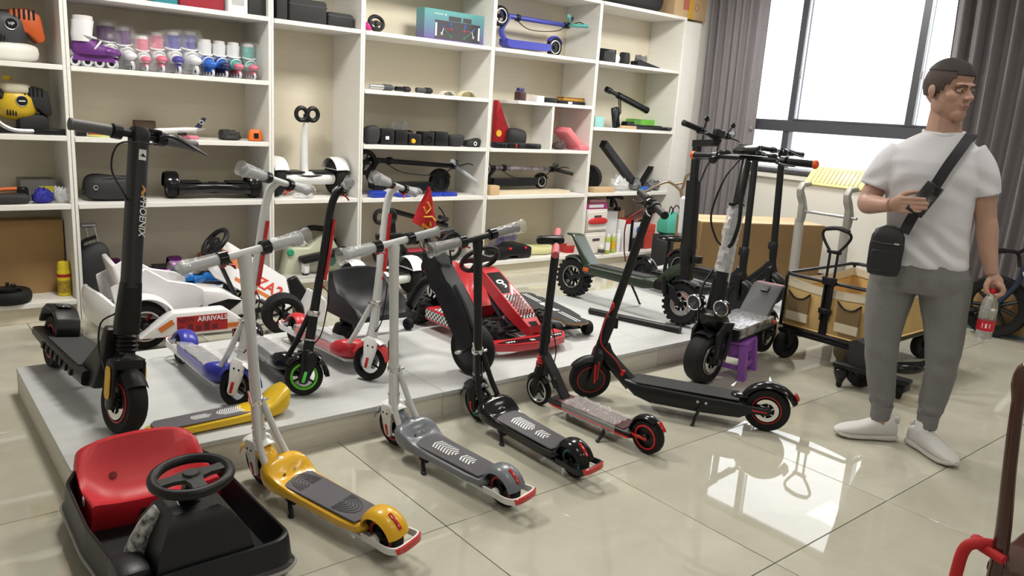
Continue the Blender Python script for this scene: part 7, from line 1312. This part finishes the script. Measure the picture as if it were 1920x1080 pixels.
# T-shirt
b = MB(); rings(b, [(-.035, .03, .176, .128, .878), (-.035, .03, .18, .13, .9), (-.038, .028, .172, .123, .96), (-.042, .024, .168, .118, 1.03), (-.05, .018, .172, .12, 1.12), (-.06, .014, .183, .124, 1.2), (-.066, .012, .195, .124, 1.28), (-.07, .012, .2, .113, 1.335), (-.068, .014, .182, .096, 1.385), (-.06, .018, .135, .084, 1.425), (-.05, .02, .088, .074, 1.457), (-.048, .02, .076, .069, 1.468)], 26, .9)
b.tube([(-.19, .012, 1.365), (-.235, .01, 1.31), (-.268, .005, 1.25), (-.283, .0, 1.205)], [.07, .074, .071, .068], 18, 3)
b.tube([(.06, .012, 1.385), (.105, .014, 1.325), (.135, .016, 1.26), (.148, .018, 1.212)], [.068, .069, .066, .063], 18, 3)
def folds(co):
    x, y, z = co; m_ = max(0, 1-abs(z-.95)/.14); a = max(0, 1-abs(z-1.24)/.1)*min(1, abs(x+.05)/.15)
    k = .009*m_*sin(70*z+5*sin(9*x)+12*x)+.007*a*sin(55*z+34*abs(x+.05)); return Vector((x, y+(k if y < .02 else -k*.6), z))
tee = fuse(b, 't_shirt', TEE, man, .006, 6, .5, [(.007, .12)], post=folds)
b = MB(); b.tube([(-.05+.078*cos(a), .02+.07*sin(a), 1.467-.016*max(0, -sin(a))) for a in [2*pi*i/28 for i in range(28)]], .0075, 8, closed=True); b.obj('neckband', TEE, tee)
# joggers
b = MB(); rings(b, [(-.04, .032, .165, .115, .93), (-.042, .034, .19, .128, .885), (-.043, .036, .205, .135, .84), (-.043, .038, .206, .132, .79), (-.043, .04, .195, .12, .76)])
b.tube([(-.142, .035, .84), (-.148, .034, .72), (-.15, .03, .58), (-.142, .035, .45), (-.125, .062, .33), (-.108, .085, .22), (-.1, .09, .165)], [.106, .102, .086, .071, .066, .056, .047], 20, 4)
b.tube([(.062, .04, .84), (.075, .036, .72), (.098, .03, .58), (.11, .034, .45), (.11, .07, .33), (.104, .095, .22), (.1, .1, .165)], [.106, .102, .084, .07, .064, .056, .047], 20, 4)
def jfolds(co):
    x, y, z = co; kn = max(0, 1-abs(z-.44)/.1); an = max(0, 1-abs(z-.2)/.07); cr = max(0, 1-abs(z-.77)/.1)*max(0, 1-abs(x+.04)/.16)
    k = .007*kn*sin(48*z+14*x)+.006*an*sin(95*z+8*x)+.006*cr*sin(50*abs(x+.04)+30*z); return Vector((x+k*.4, y-(k if y < .06 else -k), z))
jog = fuse(b, 'joggers', JOG, man, .007, 6, .5, [(.01, .14)], post=jfolds)
for x, y in ((-.1, .09), (.1, .1)): b = MB(); b.lathe([(.042, .105), (.046, .115), (.047, .16), (.052, .18)], (x, y, 0), (0, 0, 1), 20); b.obj('ankle_cuff', JOG, jog)
# socks and trainers
SHOE = mat('white_knit', (.62, .61, .61), .7, bump=.2, bscale=260); SOLE = mat('white_sole', (.58, .56, .54), .5)
for k, (hx, hy, tx, ty) in enumerate(((-.02, .13, -.285, .005), (.04, .145, .238, -.072))):
    h, tt = Vector((hx, hy, 0)), Vector((tx, ty, 0)); d = (tt-h).normalized(); s_ = Vector((-d.y, d.x, 0)); Ls = (tt-h).length; b = MB()
    def sec(f, w, z0, z1, e=.75): pw = lambda q: math.copysign(abs(q)**e, q); return [h+d*(f*Ls)+s_*(w*pw(cos(2*pi*i/18)))+Vector((0, 0, (z0+z1)/2+(z1-z0)/2*pw(sin(2*pi*i/18)))) for i in range(18)]
    b.loft([sec(.01, .02, .025, .075), sec(.05, .034, .02, .098), (sec(.17, .038, .02, .108)), sec(.32, .041, .02, .112), sec(.43, .044, .02, .1), sec(.58, .048, .02, .08), (sec(.75, .05, .02, .066)), sec(.88, .044, .02, .055), sec(.96, .03, .022, .045), sec(1.0, .012, .025, .036)]); sh_ = b.obj('trainer', SHOE, man)
    b = MB(); b.loft([sec(-.02, .016, .012, .03), sec(.03, .037, .003, .036), sec(.15, .041, .0, .036), sec(.4, .042, .002, .03), sec(.6, .05, .001, .03), sec(.8, .052, .002, .032), sec(.93, .04, .008, .036), sec(1.01, .014, .02, .038)]); b.obj('sole', SOLE, sh_)
    for q in range(5): f = .37+.07*q; zt = .11-.043*(q/4)*1.0; b = MB(); b.tube([h+d*(f*Ls)-s_*.026+Vector((0, 0, zt-.012)), h+d*(f*Ls)+Vector((0, 0, zt+.001)), h+d*((f+.03)*Ls)+s_*.026+Vector((0, 0, zt-.012))], .0032, 6, 3); b.obj('lace', WHT, sh_)
    c = h+d*(Ls*.24); b = MB(); b.lathe([(.037, .08), (.037, .13), (.035, .14)], c, (0, 0, 1), 18); b.obj('sock', WHT, man); b = MB(); b.ell(h+d*(.02*Ls)+Vector((0, 0, .1)), (.014, .014, .02)); b.obj('heel_tab', SHOE, sh_)
# things he carries, each a thing of its own, placed with his stance
def carried(name, label, cat): return thing(name, label, cat, (3.62, 1.43, 0), (0, 0, radians(-68.44)))
def rebase(t, p): # move the empty to the thing's base, keep parts where they are
    for ch in t.children: ch.location = ch.location - V(p)
    t.location = t.location + Matrix.Rotation(radians(-68.44), 3, 'Z') @ V(p); return t
t = carried('shoulder_bag', 'small black crossbody bag at the hip on a wide strap', 'bag')
BAGM = mat('black_bag_leather', (.012, .012, .017), .5, bump=.15, bscale=160)
b = MB(); b.loft([[Vector((-.186+w*math.copysign(abs(cos(a))**.55, cos(a)), -.152+d_*math.copysign(abs(sin(a))**.55, sin(a)), z)) for a in [2*pi*i/24 for i in range(24)]] for w, d_, z in ((.045, .018, .836), (.06, .028, .842), (.068, .034, .87), (.07, .035, .96), (.066, .032, 1.01), (.05, .024, 1.04), (.02, .014, 1.055))]); b.obj('bag_body', BAGM, t)
b = MB(); b.tube([(-.25, -.187, .985), (-.186, -.1895, .98), (-.122, -.187, .985)], .003, 6, 3); b.obj('zip', DGREY, t); b = MB(); b.box((-.147, -.192, .983), (.02, .006, .008), .002); b.obj('zip_pull', CHROME, t); MB().bx(-.24, -.132, -.19, -.184, .86, .95, .004).obj('front_pocket', BAGM, t)
b = MB(); ribbon(b, [(-.13, -.15, 1.03), (-.1, -.137, 1.12), (-.05, -.137, 1.225), (-.012, -.132, 1.32), (.025, -.11, 1.4), (.05, -.05, 1.452), (.055, .03, 1.455), (.02, .115, 1.38), (-.07, .152, 1.22), (-.17, .13, 1.06), (-.235, .02, .99), (-.24, -.11, 1.01)], [(0, -1, 0), (0, -1, 0), (0, -1, 0), (0, -1, .2), (0, -.8, .7), (.1, -.3, 1), (.1, .4, 1), (0, 1, .4), (0, 1, 0), (-.4, 1, 0), (-1, .1, 0), (-1, -.3, 0)], .044, .004); b.obj('strap', mat('black_webbing', (.012, .012, .018), .7), t)
rebase(t, (-.186, -.152, .836))
t = carried('phone', 'dark phone held in his raised hand', 'phone'); b = MB(); b.box((0, 0, 0), (.074, .008, .15), .006, 2); ph_ = b.obj('phone_case', mat('phone_black', (.012, .013, .015), .25), t); ph_.matrix_local = Matrix.Translation((-.072, -.197, 1.186)) @ Euler((radians(-22), radians(28), radians(0))).to_matrix().to_4x4()
b = MB(); b.box((0, .0045, 0), (.066, .001, .14), .0); s2 = b.obj('screen', mat('phone_screen', (.03, .035, .03), .08), ph_); b = MB(); b.box((.018, -.0045, .05), (.026, .003, .036), .003); b.obj('camera_bump', BLKG, ph_)
rebase(t, (-.08, -.19, 1.12))
t = carried('water_bottle', 'clear water bottle with red cap and red label in his lowered hand', 'bottle'); BC = V(.243, -.035, 0)
PETM = mat('clear_bottle_plastic', (.9, .93, .96), .05, trans=.85, alpha=.55, spec=.7); prof = [(.026, .6), (.033, .604), (.034, .62), (.031, .632), (.034, .645), (.034, .71), (.0335, .74), (.03, .765), (.02, .79), (.0135, .8), (.0135, .808)]
MB().lathe(prof, BC, (0, 0, 1), 26).obj('bottle', PETM, t); MB().lathe([(.0145, .806), (.0155, .808), (.0155, .824), (.014, .827)], BC, (0, 0, 1), 22).obj('cap', mat('bottle_red', (.6, .01, .03), .35), t); lb = MB().lathe([(.0346, .645), (.0346, .69)], BC, (0, 0, 1), 26, cap=False).obj('label_wrap', mat('bottle_red', (.6, .01, .03), .35), t)
MB().lathe([(.024, .603), (.031, .607), (.032, .64), (.0322, .735), (.001, .736)], BC, (0, 0, 1), 22).obj('water', mat('water', (.85, .9, .92), .02, trans=.95, alpha=.5), t)
for q in range(3): o = MB().box((BC.x-.012+.012*q, BC.y-.0345+.003*abs(q-1), .668), (.007, .001, .02), 0).obj('label_print', WHITEP, lb)
rebase(t, (BC.x, BC.y, .6))
# ================================================================== right edge
t = thing('bicycle', 'black fat-tyred bicycle with a white frame tube leaning by the window wall', 'bicycle', (6.5, 2.05, 0)); O = lambda x, y, z: Vector((x-6.5, y-2.05, z))
wheel(t, O(6.5, 2.07, .235), .235, .075, ax=(1, .15, 0), name='wheel', ri=.74, spokes=9); wheel(t, O(6.35, 1.25, .235), .235, .075, ax=(1, .15, 0), name='wheel', ri=.74, spokes=9)
b = MB(); b.tube([O(6.49, 2.07, .235), O(6.47, 1.95, .42), O(6.46, 1.92, .56)], .02, 8, 3); b.tube([O(6.46, 1.92, .56), O(6.42, 1.65, .58), O(6.4, 1.4, .5)], .024, 8, 3); b.tube([O(6.4, 1.45, .5), O(6.35, 1.25, .235)], .018, 8); b.obj('frame', mat('navy_frame', (.02, .03, .07), .3), t); b = MB(); b.cyl(O(6.45, 1.9, .54), O(6.43, 1.72, .18), .024, n=10); b.obj('down_tube', WHT, t)
b = MB(); b.tube([O(6.46, 1.95, .56), O(6.46, 1.98, .66), O(6.3, 2.02, .68)], .014, 8, 3); b.cyl(O(6.3, 2.02, .68), O(6.2, 2.05, .68), .019, n=10); b.tube([O(6.46, 1.98, .66), O(6.62, 1.98, .68)], .014, 8); b.obj('handlebar', BLK, t)
b = MB(); b.torus(O(6.4, 2.2, .17), (1, .15, 0), .05, .006, 18, 6); b.cyl(O(6.38, 2.2, .17), O(6.36, 2.22, .04), .012, n=8); b.box(O(6.34, 2.22, .03), (.1, .05, .03), .008); b.cyl(O(6.46, 2.1, .22), O(6.42, 2.22, .17), .02, n=8); b.obj('crank', BLK, t); MB().bx(-.1, .05, -.42, -.3, 0, .1, .01).obj('stand_foot', BLK, t)
t = bin_('cardboard_box', 'brown carton standing against the skirting behind the bicycle', 'box', 6.6, 6.82, 0, .34, CARD, 1.8, .62); MB().bx(-.111, .111, -.311, .311, .0, .03).obj('blue_strip', mat('dusty_blue', (.1, .16, .22), .6), t)
WOOD = mat('dark_mahogany', (.07, .02, .012), .18, var=.4, vscale=6, stretch=(1, 1, .2), coat=.5); t = thing('wooden_chair', 'dark polished wooden chair with a red cloth on its seat', 'chair', (2.1, .38, 0)); O = lambda x, y, z: Vector((x-2.1, y-.38, z))
for y in (.52, .14):
    b = MB(); b.tube([O(2.02, y, .0), O(2.0, y, .3), O(2.0, y, .5), O(2.0, y+.018, .7), O(2.0, y+.03, .86), O(2.0, y+.03, .93)], [.018, .019, .018, .015, .014, .014], 12, 4); b.obj('back_post', WOOD, t); b = MB(); b.tube([O(2.42, y, 0), O(2.42, y, .44)], .019, 12); b.obj('front_leg', WOOD, t)
b = MB(); b.tube([O(2.0, .55, .86), O(2.0, .555, .91), O(2.0, .53, .945), O(2.0, .4, .955), O(2.0, .25, .955), O(2.0, .12, .94), O(2.0, .1, .9), O(2.0, .11, .86)], [.014, .017, .018, .018, .018, .018, .017, .014], 12, 4); b.obj('top_rail', WOOD, t)
MB().bx(-.11, .34, -.26, .16, .43, .46, .008, 2).obj('seat', WOOD, t); MB().bx(-.02+-.08, .33, -.25, -.23, .38, .43).obj('apron', WOOD, t); MB().bx(-.1, .33, .12, .14, .38, .43).obj('apron', WOOD, t)
for q in range(3): MB().box(O(2.0, .22+.11*q, .71), (.012, .04, .42), .004).obj('splat', WOOD, t)
t = thing('red_rope', 'red cloth rope knotted round the wooden chair seat', 'cloth', (2.0, .55, .46)); RC = mat('red_cloth_rope', (.45, .01, .015), .7); b = MB(); b.tube([(.03, -.03, .03), (-.03, .01, .04), (-.045, .03, .02), (-.05, .035, -.04), (-.05, .035, -.14)], .014, 10, 5); b.obj('loop', RC, t); b = MB(); b.tube([(-.03, -.05, .025), (-.015, .01, .03), (.02, .03, .025), (.05, .02, .01), (.06, -.03, .012)], .012, 10, 5); b.obj('knot', RC, t)
# ================================================================== parts that repeat on one thing become pieces of their own
def islands(me):
    par = list(range(len(me.vertices)))
    def find(a):
        while par[a] != a: par[a] = par[par[a]]; a = par[a]
        return a
    for e in me.edges:
        a, b = find(e.vertices[0]), find(e.vertices[1])
        if a != b: par[a] = b
    g = {}
    for p in me.polygons: g.setdefault(find(p.vertices[0]), []).append(p)
    return list(g.values())
SINGULAR = {'mirror': 'mirror', 'indicator': 'indicator', 'side_reflector': 'side_reflector', 'switchgear': 'switch_unit', 'handle_brackets': 'handle_bracket', 'side_ribs': 'side_rib', 'bolts': 'bolt', 'screw_hole': 'screw_hole', 'switches': 'switch', 'seat_hole': 'seat_hole', 'panel_stripes': 'panel_stripe', 'orange_decal': 'orange_decal', 'decal_blocks': 'decal_block', 'pedals': 'pedal', 'neck_tubes': 'neck_tube', 'swing_arm': 'swing_arm', 'axle_boss': 'axle_boss', 'fork_accent': 'fork_accent', 'chequer_strip': 'chequer_strip', 'straps': 'strap', 'folding_joints': 'folding_joint', 'knee_pads': 'knee_pad', 'tie_rods': 'tie_rod', 'stripe_print': 'stripe', 'coils': 'coil'}
for o in list(bpy.data.objects):
    nm = o.name.split('.')[0]
    if o.type != 'MESH' or nm not in SINGULAR: continue
    isl = islands(o.data); o.name = SINGULAR[nm]
    if len(isl) < 2: continue
    src = o.data; first = True
    for ps in isl:
        idx = {}; vs = []; fs = []
        for p in ps:
            f = []
            for v in p.vertices:
                if v not in idx: idx[v] = len(vs); vs.append(src.vertices[v].co.copy())
                f.append(idx[v])
            fs.append(f)
        me = bpy.data.meshes.new(SINGULAR[nm]); me.from_pydata(vs, [], fs); me.update(); me.polygons.foreach_set('use_smooth', [True]*len(fs)); me.set_sharp_from_angle(angle=radians(38)); me.materials.append(src.materials[0])
        if first: o.data = me; first = False; o.pop('kind', None)
        else:
            c = o.copy(); c.data = me; c.name = SINGULAR[nm]; COL.objects.link(c)
